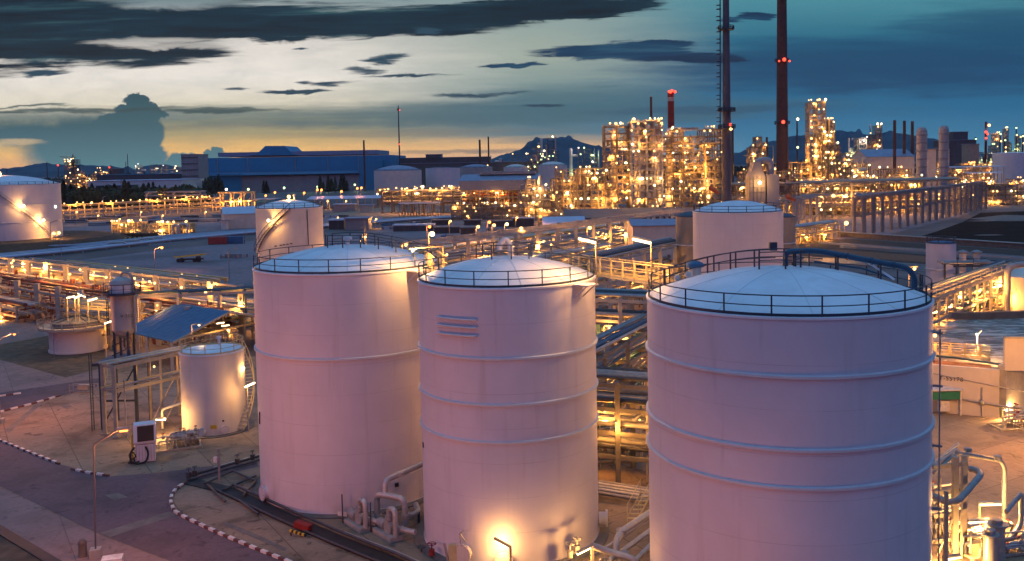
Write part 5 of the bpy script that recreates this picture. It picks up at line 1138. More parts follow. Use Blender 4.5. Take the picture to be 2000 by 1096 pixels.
# channel, embankments and pond beyond
gpoly('channel_bank', [(1560, 468), (1640, 466), (2100, 496), (2100, 560), (1560, 505)], .03, 'soil')
gpoly('channel_water', [(1640, 474), (2100, 508), (2100, 522), (1640, 484)], .05, 'pond_water')
gpoly('channel_bank', [(1560, 488), (1640, 488), (2100, 524), (2100, 532), (1560, 496)], .07, 'rust_soil')
gpoly('channel_water', [(1560, 500), (2100, 536), (2100, 552), (1560, 512)], .05, 'pond_water')
gpoly('pond', [(1780, 468), (1830, 452), (1880, 434), (1915, 416), (2100, 409), (2100, 488), (1960, 478)], .04, 'black_mud')
for pp in ([(1900, 459.5), (1918, 458.6), (1945, 458.2), (1962, 459.4), (1940, 460.4), (1915, 460.6)], [(1885, 432), (1910, 431), (1940, 430.6), (1960, 431.3), (1930, 432.4), (1905, 432.8)]): gpoly('puddle', pp, .07, 'pond_water')
gpoly('works_road', [(1560, 462), (1600, 440), (1690, 410), (1860, 395), (1940, 400), (1870, 425), (1720, 462), (1640, 468)], .045, 'gravel')
gpoly('mudflat', [(1890, 428), (1960, 420), (2100, 424), (2100, 432), (1960, 432)], .06, 'concrete_dark')
wall('low concrete dam between the pond and the channel', PW(1640, 466, 316) , G(2100, 494), 1.6, 1.2, 'concrete_dark')
MB().bar(G(1600, 478)+V3((0, 0, .7)), G(2100, 519)+V3((0, 0, .7)), .5, .5).build('channel_pipe', 'pipe_silver'); tag(bpy.data.objects['channel_pipe'], 'long pale pipe along the bank of the dark channel', 'pipe')
for i, (px, py) in enumerate(((1617, 437), (1653, 436))): lamp_post(('left of two yellow lamps on the road left of the pond', 'right of two yellow lamps on the road left of the pond')[i], px, py, 335, 2200, 'lamp_sodium', .8, pr=.12)
rack('low yellow lit frame of posts at the left end of the channel', PW(1545, 462, 288), PW(1640, 458, 312), 5, [2.5, 5], 6, .4, 4, ('steel_yellow', 'pipe_silver'), 47, 7, 1200, 2, 'steel_yellow', rr=(.2, .3), lr=.45)
# row of tall concrete portals along the works road
pr0, pr1 = G(1686, 462), G(1925, 408)
rk = rack('long row of tall bare concrete portals marching away along the pond', pr0, pr1, 3, [7.5, 13.4], 10.5, .95, 1, ('pipe_grey',), 48, 4, 350, 2, 'concrete_mid', rr=(.3, .4), lr=.4, lampz=8, beam=.9, pipelevels=[13.4], clutter=0)
rack('three tall bare concrete posts with a beam at the left of the channel', G(1556, 464), G(1596, 452), 6, [6, 13.0], 9, .9, 1, ('pipe_grey',), 49, 3, 1500, 1, 'concrete', rr=(.25, .3), lr=.45, lampz=3, pipelevels=[13], clutter=0)
# truss bridge between posts
ta, tb = W(1596, 386, 325), W(1686, 388, 320); t = thing('truss_bridge', 'steel truss bridge spanning to the tall concrete portals', 'truss bridge', (ta.x, ta.y, ta.z-2.6)); b = MB()
for dz in (0, -2.6):
    for y in (0, 3): b.bar(ta+V3((0, y, dz)), tb+V3((0, y, dz)), .3)
for i in range(10):
    a, c = ta.lerp(tb, i/10), ta.lerp(tb, (i+1)/10)
    for y in (0, 3): b.bar(a+V3((0, y, 0 if i % 2 else -2.6)), c+V3((0, y, -2.6 if i % 2 else 0)), .2)
b.build('truss', 'steel_beige', t)
# ================================================================== PROCESS UNITS
def unit(label, px0, px1, ptop, D, depth, bays, seed, nl=20, power=5000, every=3, floors=3.2, vess=0, npipe=14, cm='unit_steel', lr=.5, rot=0.0, rows=3, jag=.25, name='process_unit', cat='process unit', kinds=('lamp_sodium', 'lamp_sodium', 'lamp_warm'),
         decks=True, drums=4, col=.5, group=None, z0=0.0, rails=True, small=120, topl=3, pm=('pipe_silver', 'pipe_grey', 'steel_yellow', 'steel_beige')):
    r = random.Random(seed); p, q = W(px0, 330, D), W(px1, 330, D); L = q.x-p.x; H = HZ((px0+px1)/2, ptop, D)-z0; o = V3((p.x, D, z0)); ca_, sa_ = math.cos(rot), math.sin(rot)
    F = lambda x, y, z: V3((o.x+x*ca_-y*sa_, o.y+x*sa_+y*ca_, z0+z))
    t = thing(name, label, cat, F(L/2, depth/2, 0), group); nf = max(1, round(H/floors)); fh = H/nf; bw = L/bays
    tops = [max(1, nf-int(r.random()*jag*nf)) for i in range(bays)]
    tops[r.randrange(bays)] = nf
    for j in range(rows+1):
        y = depth*j/rows; b = MB()
        for i in range(bays+1):
            hh = max(tops[max(0, i-1)], tops[min(bays-1, i)]); b.bar(F(i*bw, y, 0), F(i*bw, y, hh*fh+.3), col)
        for i in range(bays):
            for k in range(1, tops[i]+1):
                b.bar(F(i*bw+col/2, y, k*fh), F((i+1)*bw-col/2, y, k*fh), col*.7, col*.9)
                if r.random() < .16: b.bar(F(i*bw, y+.02, (k-1)*fh), F((i+1)*bw, y+.02, k*fh), col*.45)
        b.build('steel_frame', cm, t)
    for k in range(1, nf+1):
        b, g_, h_ = MB(), MB(), MB()
        for i in range(bays+1):
            if k <= max(tops[max(0, i-1)], tops[min(bays-1, i)]): b.bar(F(i*bw, col/2, k*fh-.05), F(i*bw, depth-col/2, k*fh-.05), col*.6, col*.8)
        for i in range(bays):
            if k > tops[i]: continue
            if decks and r.random() < .55: g_.slab(F(i*bw+.3, .3, k*fh+.1), F((i+1)*bw-.3, .3, k*fh+.1), F((i+1)*bw-.3, depth*.7, k*fh+.1), F(i*bw+.3, depth*.7, k*fh+.1), .12)
            if rails and r.random() < .7:
                for dz in (.55, 1.1): h_.bar(F(i*bw, -.25, k*fh+dz), F((i+1)*bw, -.25, k*fh+dz), .10)
                h_.bar(F(i*bw+.1, -.25, k*fh), F(i*bw+.1, -.25, k*fh+1.1), .1)
        if b.v: b.build('cross_beams', cm, t)
        if g_.v: g_.build('grating', 'steel_dark', t)
        if h_.v: h_.build('handrail', cm, t)
    for v in range(vess):
        x = L*(v+.5+r.uniform(-.25, .25))/vess; rr = min(bw*.42, r.uniform(1.2, 2.4)); y = depth*r.uniform(.3, .5); h1 = H*r.uniform(.7, 1.06); b = MB(); c = F(x, y, 0); b.lathe((c.x, c.y, z0), [(rr, .6), (rr, h1*.55), (rr*.8, h1*.6), (rr*.8, h1-.8), (rr*.5, h1-.2), (.05, h1)], 20); b.build('column_vessel', r.choice(('pipe_silver', 'tank_cream', 'tank_grey')), t)
    for v in range(drums):
        k = r.randrange(0, max(1, nf-1)); i = r.randrange(bays); rr = min(1.3, fh*.36); c0 = F(i*bw+.6, depth*.35, k*fh+rr+.4); c1 = F((i+1)*bw-.6, depth*.35, k*fh+rr+.4); MB().tube([c0, c1], rr, 12).build('drum', r.choice(('pipe_silver', 'tank_cream')), t)
    for v in range(npipe):
        x, y, z = r.uniform(0, L), r.uniform(-.6, depth*.6), r.uniform(.5, H); pts = [F(x, y, z)]
        for s_ in range(r.randrange(2, 6)):
            ax = r.choice('xxzzy')
            if ax == 'x': x = min(L, max(0, x+r.uniform(-.5, .5)*L))
            elif ax == 'z': z = min(H*1.02, max(.4, z+r.uniform(-.6, .6)*H))
            else: y = r.uniform(-.6, depth*.6)
            if (F(x, y, z)-pts[-1]).length > 1: pts.append(F(x, y, z))
        if len(pts) > 1: MB().tube(pts, r.choice((.16, .22, .3, .45)), 6, bend=.6).build('pipe', r.choice(pm), t)
    if small:
        b = MB()
        for v in range(small*bays):
            i = r.randrange(bays); k = r.randrange(0, tops[i]); c = F((i+r.random())*bw, r.uniform(0, depth*.6), k*fh+r.uniform(.2, fh*.7)); a = r.random()
            if a < .4: b.box(c, (r.uniform(.3, 1.2), r.uniform(.3, 1), r.uniform(.3, 1.4)))
            elif a < .75: b.bar(c, c+V3((0, 0, r.uniform(.8, fh))), r.uniform(.12, .3))
            else: b.bar(c, c+V3((r.uniform(1, bw*.8), 0, 0)), r.uniform(.12, .3))
        struct(b.build('small_fittings', r.choice(pm), t), 'stuff')
    for v in range(min(nl, 100)):
        i = r.randrange(bays); k = r.randrange(0, tops[i]+1) if v > topl else tops[i]; c = F((i+r.random())*bw, r.uniform(-1.2, -.4) if r.random() < .7 else depth*.4, k*fh+fh*(.78 if k < tops[i] else .45)); kd = r.choice(kinds)
        lamp_at(c, lr*r.uniform(.5, 1.0), kd, t, power*.42 if v % every == 0 else 0, off=(0, r.choice((-2.0, .8, 1.5)), -.5))
    return t, F, L, H
def stack(label, px, pb, pt, D, w0, w1, m, lamps=(), rings=(), rw=.9, name='chimney', cat='chimney', bands=(), n=20, group=None, z0=None):
    p = W(px, 330, D); zt = HZ(px, pt, D); zb_ = 0.0 if z0 is None else z0; r0, r1 = w0*PXM(D)/2, w1*PXM(D)/2; t = thing(name, label, cat, (p.x, D, zb_), group)
    MB().lathe((p.x, D, 0), [(r0, zb_), (r1, zt), (r1*.7, zt)], n).build('shaft', m, t)
    for y in rings:
        z = HZ(px, y, D); f = (z-zb_)/(zt-zb_); rr = r0+(r1-r0)*f; MB().lathe((p.x, D, z), [(rr, -.5), (rr+rw, -.3), (rr+rw, 0), (rr, .05)], n).build('ring_platform', 'steel_dark', t); handrail(ringpts((p.x, D), rr+rw-.05, z, 16), 1.3, 1.5, .14, .14, closed=True, toe=False).build('handrail', 'steel_dark', t)
    for (ya, yb_, mm) in bands:
        za, zc = HZ(px, ya, D), HZ(px, yb_, D); fa_, fc = (za-zb_)/(zt-zb_), (zc-zb_)/(zt-zb_); MB().lathe((p.x, D, 0), [(r0+(r1-r0)*fc+.06, zc), (r0+(r1-r0)*fa_+.06, za)], n).build('painted_band', mm, t)
    for (x, y, kd, r_) in lamps: q = W(x, y, D); lamp_at(V3((q.x, D-max(r0, r1)-.5, q.z)), r_, kd, t)
    return t

# --- the great lit reactor block
unit('left narrow lit tower of the great process block', 1182, 1229, 247, 400, 12, 2, 101, 34, 5200, 3, 3.0, 1, 16, jag=.1)
unit('central lit tower of the great process block with two tall columns inside', 1234, 1294, 238, 392, 13, 4, 102, 46, 5200, 3, 2.9, 2, 16, jag=.08, cm='steel_grey')
unit('right wide lit half of the great process block beside the grey stack', 1294, 1416, 253, 404, 16, 6, 103, 80, 5200, 3, 3.1, 2, 40, jag=.12)
unit('low lit process rows left of the great process block', 1086, 1182, 332, 404, 18, 7, 104, 46, 5200, 3, 3.0, 1, 26, jag=.3)
unit('lit pipe structure right of the open-sided process shed', 1012, 1092, 352, 432, 14, 5, 105, 28, 5200, 3, 3.0, 1, 18, jag=.4)
unit('long low lit pipe rows before the great process block', 1050, 1330, 414, 372, 8, 12, 106, 46, 4200, 3, 2.6, 0, 24, jag=.3, drums=4)
unit('low lit valves and rails in front of the open-sided shed', 880, 1058, 400, 452, 6, 9, 107, 36, 4200, 3, 2.6, 0, 18, jag=.4, drums=3)
unit('lit platforms behind the pale tanks left of the shed', 735, 900, 368, 640, 10, 9, 108, 22, 8000, 3, 3, 0, 12, jag=.4, lr=.75)
for i, (px, D) in enumerate(((1252, 398), (1279, 398))):
    p = W(px, 330, D); zt = HZ(px, 246, D); t = thing('reactor_column', ('left of two pale reactor columns inside the central lit tower', 'right of two pale reactor columns inside the central lit tower')[i], 'reactor', (p.x, D, 8)); MB().lathe((p.x, D, 0), [(1.2, 8), (2.9, 12), (2.9, zt-4), (1.6, zt-1), (.8, zt)], 24).build('shell', 'tank_cream', t); MB().lathe((p.x, D, 0), [(2.4, 0), (2.4, 8)], 20).build('skirt', 'concrete', t)
# stacks
fs = stack('tall slim grey flare stack with a caged ladder, left of two tall stacks', 1420, 400, -70, 385, 19, 11, 'stack_grey', rw=1.9, rings=(57, 217, 250), name='flare_stack', cat='flare stack', lamps=((1424, 244, 'lamp_red', .6), (1425, 252, 'lamp_sodium', .7)))
p = W(1420, 330, 385); b = MB()
for y in (-.4, .4): b.bar((p.x-3.0, 385+y, 4), (p.x-2.3, 385+y, HZ(1418, -70, 385)), .3)
for i in range(90): z = 4+i*1.15; b.bar((p.x-2.6+i*.006, 384.6, z), (p.x-2.6+i*.006, 385.4, z), .12)
for i in range(22): z = 6+i*4.6; b.tube(ringpts((p.x-3.5+i*.025, 385), .95, z, 10), .16, 5, closed=True); b.tube(ringpts((p.x-3.5+i*.025, 385), .95, z+1.6, 10), .13, 5, closed=True)
b.build('caged_ladder', 'steel_dark', fs)
stack('tallest brown concrete chimney with two rings of red lamps, right of two tall stacks', 1528, 400, -70, 470, 25, 17, 'brick_dark', rings=(120, 242), lamps=((1528, 118, 'lamp_red', .9), (1518, 121, 'lamp_red', .5), (1538, 121, 'lamp_red', .5), (1526, 239, 'lamp_red', .9)), n=32)
stack('thin dark stack left of the red and white chimney on the process block', 1273, 430, 189, 440, 5.5, 4.5, 'brick_dark')
stack('red and white banded chimney with red lamps round its top', 1311.5, 430, 178, 450, 14, 12.5, 'stack_red', lamps=((1306, 180, 'lamp_red', .7), (1311, 178, 'lamp_red', .7), (1317, 180, 'lamp_red', .7), (1309, 181, 'lamp_red', .5)), bands=((190, 198, 'stack_white'),))
stack('dark slab stack right behind the grey flare stack', 1431, 400, 246, 430, 5, 5, 'steel_dark')
# boiler with a waisted hood
p = W(1476, 360, 396); D0 = 396; t = thing('boiler', 'pale boiler with a waisted hood and bent duct right of the flare stack', 'boiler', (p.x, D0, 0)); b = MB(); u = PXM(D0)
pr = [(16, 395), (16, 346), (8, 326), (7, 316)]; prev = None
for (w, y) in pr:
    z = max(0, HZ(1476, y, D0)); cur = [(p.x-w*u, D0-3, z), (p.x+w*u, D0-3, z), (p.x+w*u, D0+4, z), (p.x-w*u, D0+4, z)]
    if prev: [b.quad(prev[i], prev[(i+1) % 4], cur[(i+1) % 4], cur[i]) for i in range(4)]
    prev = cur
b.add(prev, [(0, 1, 2, 3)]); b.build('hood', 'tank_grey', t)
b = MB()
for y in (350, 358, 366, 375): z = HZ(1476, y, D0); b.bar((p.x-16.4*u, D0-3.1, z), (p.x+16.4*u, D0-3.1, z), .25)
for x in (-15, -7, 0, 7, 15): b.bar((p.x+x*u, D0-3.2, 0), (p.x+x*u, D0-3.2, HZ(1476, 346, D0)), .3)
b.build('stiffener', 'steel_grey', t); MB().tube([W(1477, 319, D0), W(1490, 313, D0), W(1503, 315, D0+1), W(1506, 340, D0+1)], 1.6, 14, bend=2.5).build('duct', 'tank_grey', t)
p2 = W(1509, 365, 394); MB().box((p2.x, 396, HZ(1509, 341, 394)/2), (24*u, 6, HZ(1509, 341, 394))).build('furnace_box', 'tank_grey', t); lamp_at(W(1484, 357, 392), .8, 'lamp_warm', t, 1800, off=(0, -2, 0))
# --- refinery to the right
unit('lit process rows right of the flare stack', 1436, 1560, 336, 418, 12, 8, 111, 40, 5200, 3, 3, 0, 30, jag=.35)
unit('broad lit process rows under the tall brown chimney', 1545, 1700, 352, 440, 12, 9, 112, 60, 5200, 3, 3, 0, 30, jag=.35)
unit('lit process rows left of the two ribbed silos', 1690, 1800, 348, 452, 12, 7, 113, 40, 5200, 3, 3, 0, 24, jag=.35)
unit('second lit rank behind the rows under the brown chimney', 1470, 1700, 318, 520, 14, 12, 114, 70, 7000, 3, 3.2, 3, 30, jag=.5, lr=.62)
unit('lit rank at the feet of the two ribbed silos', 1700, 1900, 330, 560, 12, 10, 115, 50, 7500, 3, 3.2, 0, 26, jag=.5, lr=.62)
unit('lit pipe rows behind the row of concrete portals', 1850, 2010, 352, 500, 12, 7, 116, 34, 7000, 3, 3, 0, 20, jag=.4, lr=.55)
unit('lit yard of pipes before the right white tank', 1880, 2030, 320, 720, 14, 8, 117, 40, 12000, 3, 3.4, 0, 16, jag=.4, lr=.8, kinds=('lamp_sodium', 'lamp_orange', 'lamp_sodium'))
unit('tall lit fractionating tower crowned with lamps', 1582, 1612, 200, 520, 8, 2, 121, 46, 7000, 3, 3.2, 1, 8, jag=.05, lr=.65, small=12)
unit('dark scaffold tower leaning on the right of the tall lit fractionating tower', 1612, 1630, 236, 524, 7, 2, 122, 10, 5000, 3, 3.2, 0, 4, jag=.1, lr=.55, small=8)
unit('lit stepped structure right of the fractionating tower', 1606, 1640, 262, 515, 8, 3, 123, 36, 6500, 3, 3, 0, 10, jag=.5, lr=.65)
unit('greenish lit structure behind the right refinery rows', 1650, 1720, 272, 640, 10, 5, 124, 40, 9000, 3, 3.4, 1, 12, jag=.6, lr=.75, kinds=('lamp_green', 'lamp_sodium', 'lamp_white'))
unit('small lit columns on the skyline between the two tall stacks', 1452, 1512, 268, 640, 8, 5, 125, 30, 9000, 4, 3.4, 2, 6, jag=.8, lr=.7)
unit('lit stub tower with a flame-like lamp on the skyline', 1702, 1722, 246, 700, 8, 2, 126, 12, 8000, 4, 3.4, 1, 4, jag=.3, lr=.8)
for i, (px, t_, d) in enumerate(((1747, 235, 600), (1766, 236, 606), (1781.5, 237, 612))): stack(('leftmost of three equal brown stacks on the right skyline', 'middle of three equal brown stacks on the right skyline', 'rightmost of three equal brown stacks on the right skyline')[i], px, 330, t_, d, 6.5, 5.5, 'brick_dark', group='three brown stacks')
def silo(label, px, pt, D, w, n):
    p = W(px, 330, D); zt = HZ(px, pt, D); rr = w*PXM(D)/2; t = thing('silo', label, 'silo', (p.x, D, 0)); MB().lathe((p.x, D, 0), [(rr, 0), (rr, zt-2), (rr*.7, zt-.4), (.1, zt)], 24).build('shell', 'tank_grey', t)
    for i in range(n): z = zt*(i+1)/(n+1); MB().lathe((p.x, D, z), [(rr, -.35), (rr+.3, -.2), (rr+.3, .2), (rr, .35)], 24).build('hoop', 'steel_grey', t)
silo('ribbed grey silo behind the portals, left of two', 1800, 248, 500, 20, 9); silo('ribbed grey silo behind the portals, right of two and taller', 1843, 245, 480, 18, 9)
def block(label, px0, px1, pt, D, depth, m, z0=0.0, name='building', cat='building', ribs=0, roof=None, win=0, rot=0.0):
    p, q = W(px0, 330, D), W(px1, 330, D); zt = HZ((px0+px1)/2, pt, D); t = thing(name, label, cat, ((p.x+q.x)/2, D+depth/2, z0)); MB().box(((p.x+q.x)/2, D+depth/2, (z0+zt)/2), (q.x-p.x, depth, zt-z0), rot).build('wall', m, t)
    if ribs:
        b = MB()
        for i in range(ribs+1): x = p.x+(q.x-p.x)*i/ribs; b.box((x, D-.1, (z0+zt)/2), (.35, .3, zt-z0-.1))
        b.build('pilaster', m, t)
    MB().box(((p.x+q.x)/2, D+depth/2, zt+.25), (q.x-p.x+1.2, depth+1.2, .5), rot).build('roof', roof or 'roof_mid', t)
    for i in range(win): x = p.x+(q.x-p.x)*(i+.5)/win; MB().box((x, D-.06, z0+(zt-z0)*.55), ((q.x-p.x)/win*.5, .12, 1.6)).build('window', 'dark_glass', t)
    return t
shed('cream gabled hall left of the ribbed silos', 1694, 1786, 306, 600, 30, 5, 'wall_cream', 'roof_mid'); block('plain cream block between the two ribbed silos', 1810, 1828, 292, 540, 12, 'wall_cream'); block('dark block building on the right skyline', 1862, 1890, 258, 900, 25, 'clad_dark', win=3); block('wide dark works block under the skyline block', 1845, 1905, 274, 880, 25, 'clad_dark', ribs=5); block('tall dark block right of the skyline block', 1893, 1912, 282, 820, 15, 'tank_brown')
block('white cube building behind the row of portals', 1768, 1790, 362, 470, 8, 'white_paint')
tank('white floating roof tank at the right edge behind the refinery', (W(1976, 315, 640).x, 640.0), 12, HZ(1976, 299, 640), .6, [], rail=False, seams=0, n=64, plinth=False); 
shed('flat pale canopy over pipes behind the concrete portals, farther', 1852, 1962, 326, 600, 14, .5, 'clad_dark', 'roof_pale', open_=True, posts=9)
shed('flat pale canopy over pipes behind the concrete portals, nearer', 1892, 1958, 338, 520, 9, .5, 'clad_dark', 'roof_pale', open_=True, posts=7)
stack('red and white lattice-like tower with red lamps on the far right skyline', 1925, 330, 238, 900, 6, 4, 'stack_red', bands=((250, 258, 'stack_white'), (268, 276, 'stack_white')), lamps=((1924, 258, 'lamp_red', 1.3), (1927, 262, 'lamp_red', 1.1), (1930, 245, 'lamp_sodium', 1.4), (1924, 270, 'lamp_red', 1.1)), name='tower', cat='tower')
for i, (px, pt, D, s_) in enumerate(((1944, 262, 1000, 131), (1972, 252, 1000, 132), (1990, 266, 1000, 133))): unit(('slim greenish lit columns at the far right skyline, leftmost', 'slim greenish lit columns at the far right skyline, tallest', 'slim greenish lit columns at the far right skyline, at the edge')[i], px-9, px+9, pt, D, 6, 3, s_, 14, 9000, 5, 4, 1, 3, jag=.8, lr=.9, kinds=('lamp_green', 'lamp_sodium'), small=6)
unit('lit cluster of columns on the far right skyline before the dark block', 1830, 1865, 290, 760, 10, 4, 134, 20, 9000, 4, 3.6, 2, 5, jag=.7, lr=.8, kinds=('lamp_sodium', 'lamp_orange', 'lamp_green'), small=10)
unit('lit low works at the far right edge beneath the greenish columns', 1905, 2010, 300, 900, 12, 9, 135, 44, 12000, 4, 3.8, 2, 8, jag=.7, lr=.9, kinds=('lamp_sodium', 'lamp_orange', 'lamp_green', 'lamp_white'), small=10)
unit('lit works between the cream hall and the fractionating tower', 1640, 1700, 300, 580, 10, 5, 136, 30, 7000, 4, 3.2, 2, 10, jag=.6, lr=.65)
for i, (px, pt, w) in enumerate(((1905, 268, 3), (1953, 258, 3), (1962, 270, 4), (1984, 246, 2.5), (1997, 262, 3.5))): stack(('dark slim column on the far right skyline, first from the left', 'dark slim column on the far right skyline, second from the left', 'dark slim column on the far right skyline, stoutest', 'tallest dark slim column at the far right edge', 'dark slim column on the far right skyline, last at the edge')[i], px, 330, pt, 950+i*10, w, w*.9, 'brick_dark', lamps=((px, pt+4, 'lamp_green', .9), (px+1, pt+18, 'lamp_sodium', .9)))
t = stack('thin lattice-topped mast with a lamp right of the brown chimney', 1557, 330, 232, 700, 5, 3, 'steel_dark', lamps=((1557, 233, 'lamp_warm', 1.0), (1557, 288, 'lamp_green', .9)), name='mast', cat='mast', n=6)
for i, (px, py, d) in enumerate(((1600, 400, 360), (1642, 397, 375), (1384, 384, 372))): lamp_post(('lamp on a post right of the white blue-roofed tank', 'bright lamp over the truss bridge', 'lamp at the foot of the grey flare stack')[i], px-14 if i == 1 else px, py-14 if i == 1 else py, d, 3000, 'lamp_sodium', .8, pr=.12)
def windsock(label, x0, y0, x1, y1, D):
    p = W(x0, y0, D); q = W(x1, y1, D-2); t = thing('windsock', label, 'windsock', (p.x, D, 0)); MB().tube([(p.x, D, 0), p+V3((0, 0, .6))], .12, 6).build('pole', 'steel_grey', t); b = MB(); d = (q-p); b.lathe((0, 0, 0), [(.95, 0), (.5, d.length)], 10); m = d.to_track_quat('Z', 'Y').to_matrix(); b.v = [tuple(p+m@V3(v)) for v in b.v]; b.build('sock', 'orange_cloth', t)
windsock('orange windsock hanging left of the grey flare stack', 1387, 366, 1404, 378, 350); windsock('orange windsock right of the white blue-roofed tank', 1538, 383, 1553, 391, 300)
rack('long dark pipe bridge low across the right refinery rows', PW(1440, 345, 408), PW(1870, 340, 440), 6, [6, 9.5, 15.5], 14, .6, 4, ('pipe_grey', 'steel_beige'), 51, 18, 5000, 2, 'steel_beige', rr=(.3, .5), lr=.5, lampz=10)
# --- open-sided shed, pale tanks and dark portals in the centre distance
t, F, ze, zr, hx, rf = shed('big open-sided process shed with a blue-grey roof and lit yellow gable', 896, 1050, 352, 500, 26, 3.2, 'clad_grey', 'roof_mid', open_=True, posts=8, rot=-.10)
zc = HZ(960, 371, 500); MB().bar(F(-hx, -.2, (ze+zc)/2-.15), F(hx, -.2, (ze+zc)/2-.15), .2, ze-zc-.3).build('side_cladding', 'clad_grey', t)
b = MB(); b.add([F(hx+.15, -.2, zc), F(hx+.15, 26.2, zc), F(hx+.15, 26.2, ze-.25), F(hx+.15, 13, zr-.3), F(hx+.15, -.2, ze-.25)], [(0, 1, 2, 3, 4)]); b.build('gable_cladding', 'wall_cream', t)
MB().slab(F(-hx*.55, 9, zr+1.4), F(hx*.9, 9, zr+1.4), F(hx*.9, 17, zr+1.4), F(-hx*.55, 17, zr+1.4), 1.6).build('ridge_vent', 'clad_grey', rf)
lamp_at(F(hx+4, 6, ze-3), .6, 'lamp_warm', t, 14000, off=(0, -1, 0))
unit('machinery and pipework glowing under the open-sided shed', 900, 1052, 374, 504, 18, 9, 109, 44, 6000, 3, 3.2, 0, 30, jag=.2, rot=-.10, pm=('pipe_silver', 'steel_yellow', 'pipe_red', 'steel_beige'))
def bigtank(label, px, w, pt, D, rise, mw, mr='roof_mid', rings=()):
    rr = w*PXM(D)/2; h = HZ(px, pt, D); return tank(label, (W(px, 340, D).x, float(D)), rr, h, rise, [h*f for f in rings], mw=mw, mr=mr, rail=True, rail_m='steel_dark', posts=5, rt=.10, seams=0, n=64, plinth=False)
bigtank('pale ribbed tank left of the open-sided shed, leftmost of three', 777, 92, 333, 820, 4.5, 'tank_cream', rings=(.5, .75)); bigtank('white tank between two brownish tanks left of the shed', 865, 67, 328, 850, .5, 'tank_white', rings=(.5,)); bigtank('brown-grey tank behind the open-sided shed', 930, 64, 327, 900, 3, 'tank_grey')
bigtank('low pinkish domed tank behind the shed, left of two', 1008, 48, 327, 900, 3, 'tank_cream', 'tank_cream'); bigtank('low pinkish domed tank behind the shed, right of two', 1080, 56, 323, 860, 3.5, 'tank_cream', 'tank_cream')
rack('dark concrete portal structure left of the open-sided shed', PW(746, 385, 530), PW(905, 380, 512), 14, [6, 9, 12.5], 6.5, .9, 4, ('pipe_dark', 'pipe_grey'), 52, 14, 5000, 2, 'concrete_dark', rr=(.3, .5), lr=.6, lampz=14)
shed('flat blue roof on many thin posts before the dark portal structure', 778, 857, 398, 492, 14, .6, 'clad_dark', 'roof_blue', open_=True, posts=14)
unit('far lit columns with pale lamps before the hill', 1030, 1085, 290, 900, 10, 6, 141, 24, 9000, 5, 4, 2, 6, jag=.7, lr=.95, kinds=('lamp_green', 'lamp_sodium', 'lamp_warm'), small=8)
unit('far dark columns with greenish lamps in front of the hill peak', 1050, 1092, 270, 1100, 10, 4, 142, 22, 9000, 6, 4, 3, 3, jag=.7, lr=1.2, kinds=('lamp_green', 'lamp_warm'), small=6, cm='steel_dark', rails=False)
unit('far scattered lit frames right of the hill peak', 1105, 1180, 292, 1000, 10, 6, 143, 24, 9000, 5, 4, 2, 4, jag=.9, lr=1.0, kinds=('lamp_green', 'lamp_sodium', 'lamp_white'), small=8)
unit('far low lit frames between the two dark stacks and the hill', 942, 1035, 304, 1000, 10, 8, 144, 24, 9000, 5, 4, 1, 4, jag=.8, lr=.9, kinds=('lamp_green', 'lamp_sodium', 'lamp_warm'), small=8)
for i, (px, pt, w, D, lab) in enumerate(((938, 273, 4.5, 950, 'thicker of two dark stacks at the left of the hill'), (955, 267, 3.5, 950, 'thinner of two dark stacks at the left of the hill'), (712, 274, 4, 1000, 'short black chimney on the skyline right of the blue factory'), (1498, 268, 5, 640, 'short dark column on the skyline left of the brown chimney'))): stack(lab, px, 330, pt, D, w, w*.85, 'brick_dark')
ms = stack('slim tall mast alone on the skyline in the middle', 781, 330, 206, 900, 4, 1.6, 'steel_dark', lamps=((781, 282, 'lamp_red', .7), (781, 215, 'lamp_red', .5)), rings=(215,), name='mast', cat='mast', n=8)
# --- blue factory
def fac(px0, px1, pt, D, depth, m, z0=0.0, name='wall'): p, q = W(px0, 330, D), W(px1, 330, D); zt = HZ((px0+px1)/2, pt, D); return (p.x, q.x, zt)
bf = thing('factory', 'huge blue clad factory hall with a bell-shaped roof hump', 'factory', (W(560, 340, 1080).x, 1100, 0)); D0 = 1080
for (a, c, pt, dd_, dp, m, n_) in ((384, 765, 306, 1085, 120, 'clad_blue', 'upper_wall'), (382, 470, 340, 1060, 24, 'clad_blue', 'side_wing'), (470.5, 702, 343, 1061, 23, 'clad_grey', 'grey_front'), (700.5, 742, 312, 1060, 24, 'clad_blue', 'side_wing')):
    x0, x1, zt = fac(a, c, pt, dd_, dp, m); MB().box(((x0+x1)/2, dd_+dp/2, zt/2), (x1-x0, dp, zt)).build(n_, m, bf)
x0, x1, zt = fac(424, 736, 303, 1090, 0, ''); MB().box(((x0+x1)/2, 1140, zt+2.0), (x1-x0, 90, 5)).build('roof', 'roof_mid', bf)
x0, x1, zt = fac(383, 702, 339, 1058, 0, ''); MB().slab((x0, 1056, zt-1), (x1, 1056, zt-1), (x1, 1084.5, zt+2.2), (x0, 1084.5, zt+2.2), .6).build('lean_to_roof', 'roof_blue', bf)
b = MB(); z0_ = HZ(540, 303, 1090)+1; xs = [(486, 303), (500, 301), (512, 290), (517, 285), (555, 285), (560, 290), (572, 301), (584, 303)]; pf = [(W(x, y, 1090).x, 1092.0, W(x, y, 1090).z) for x, y in xs]; bk = [(x, 1150.0, z) for x, y, z in pf]; n = len(pf)
b.add(pf+bk, [tuple(range(n)), tuple(range(n, 2*n))[::-1]]+[(i, i+n, i+1+n, i+1) for i in range(n-1)]); b.build('roof_hump', 'clad_blue', bf)
b = MB()
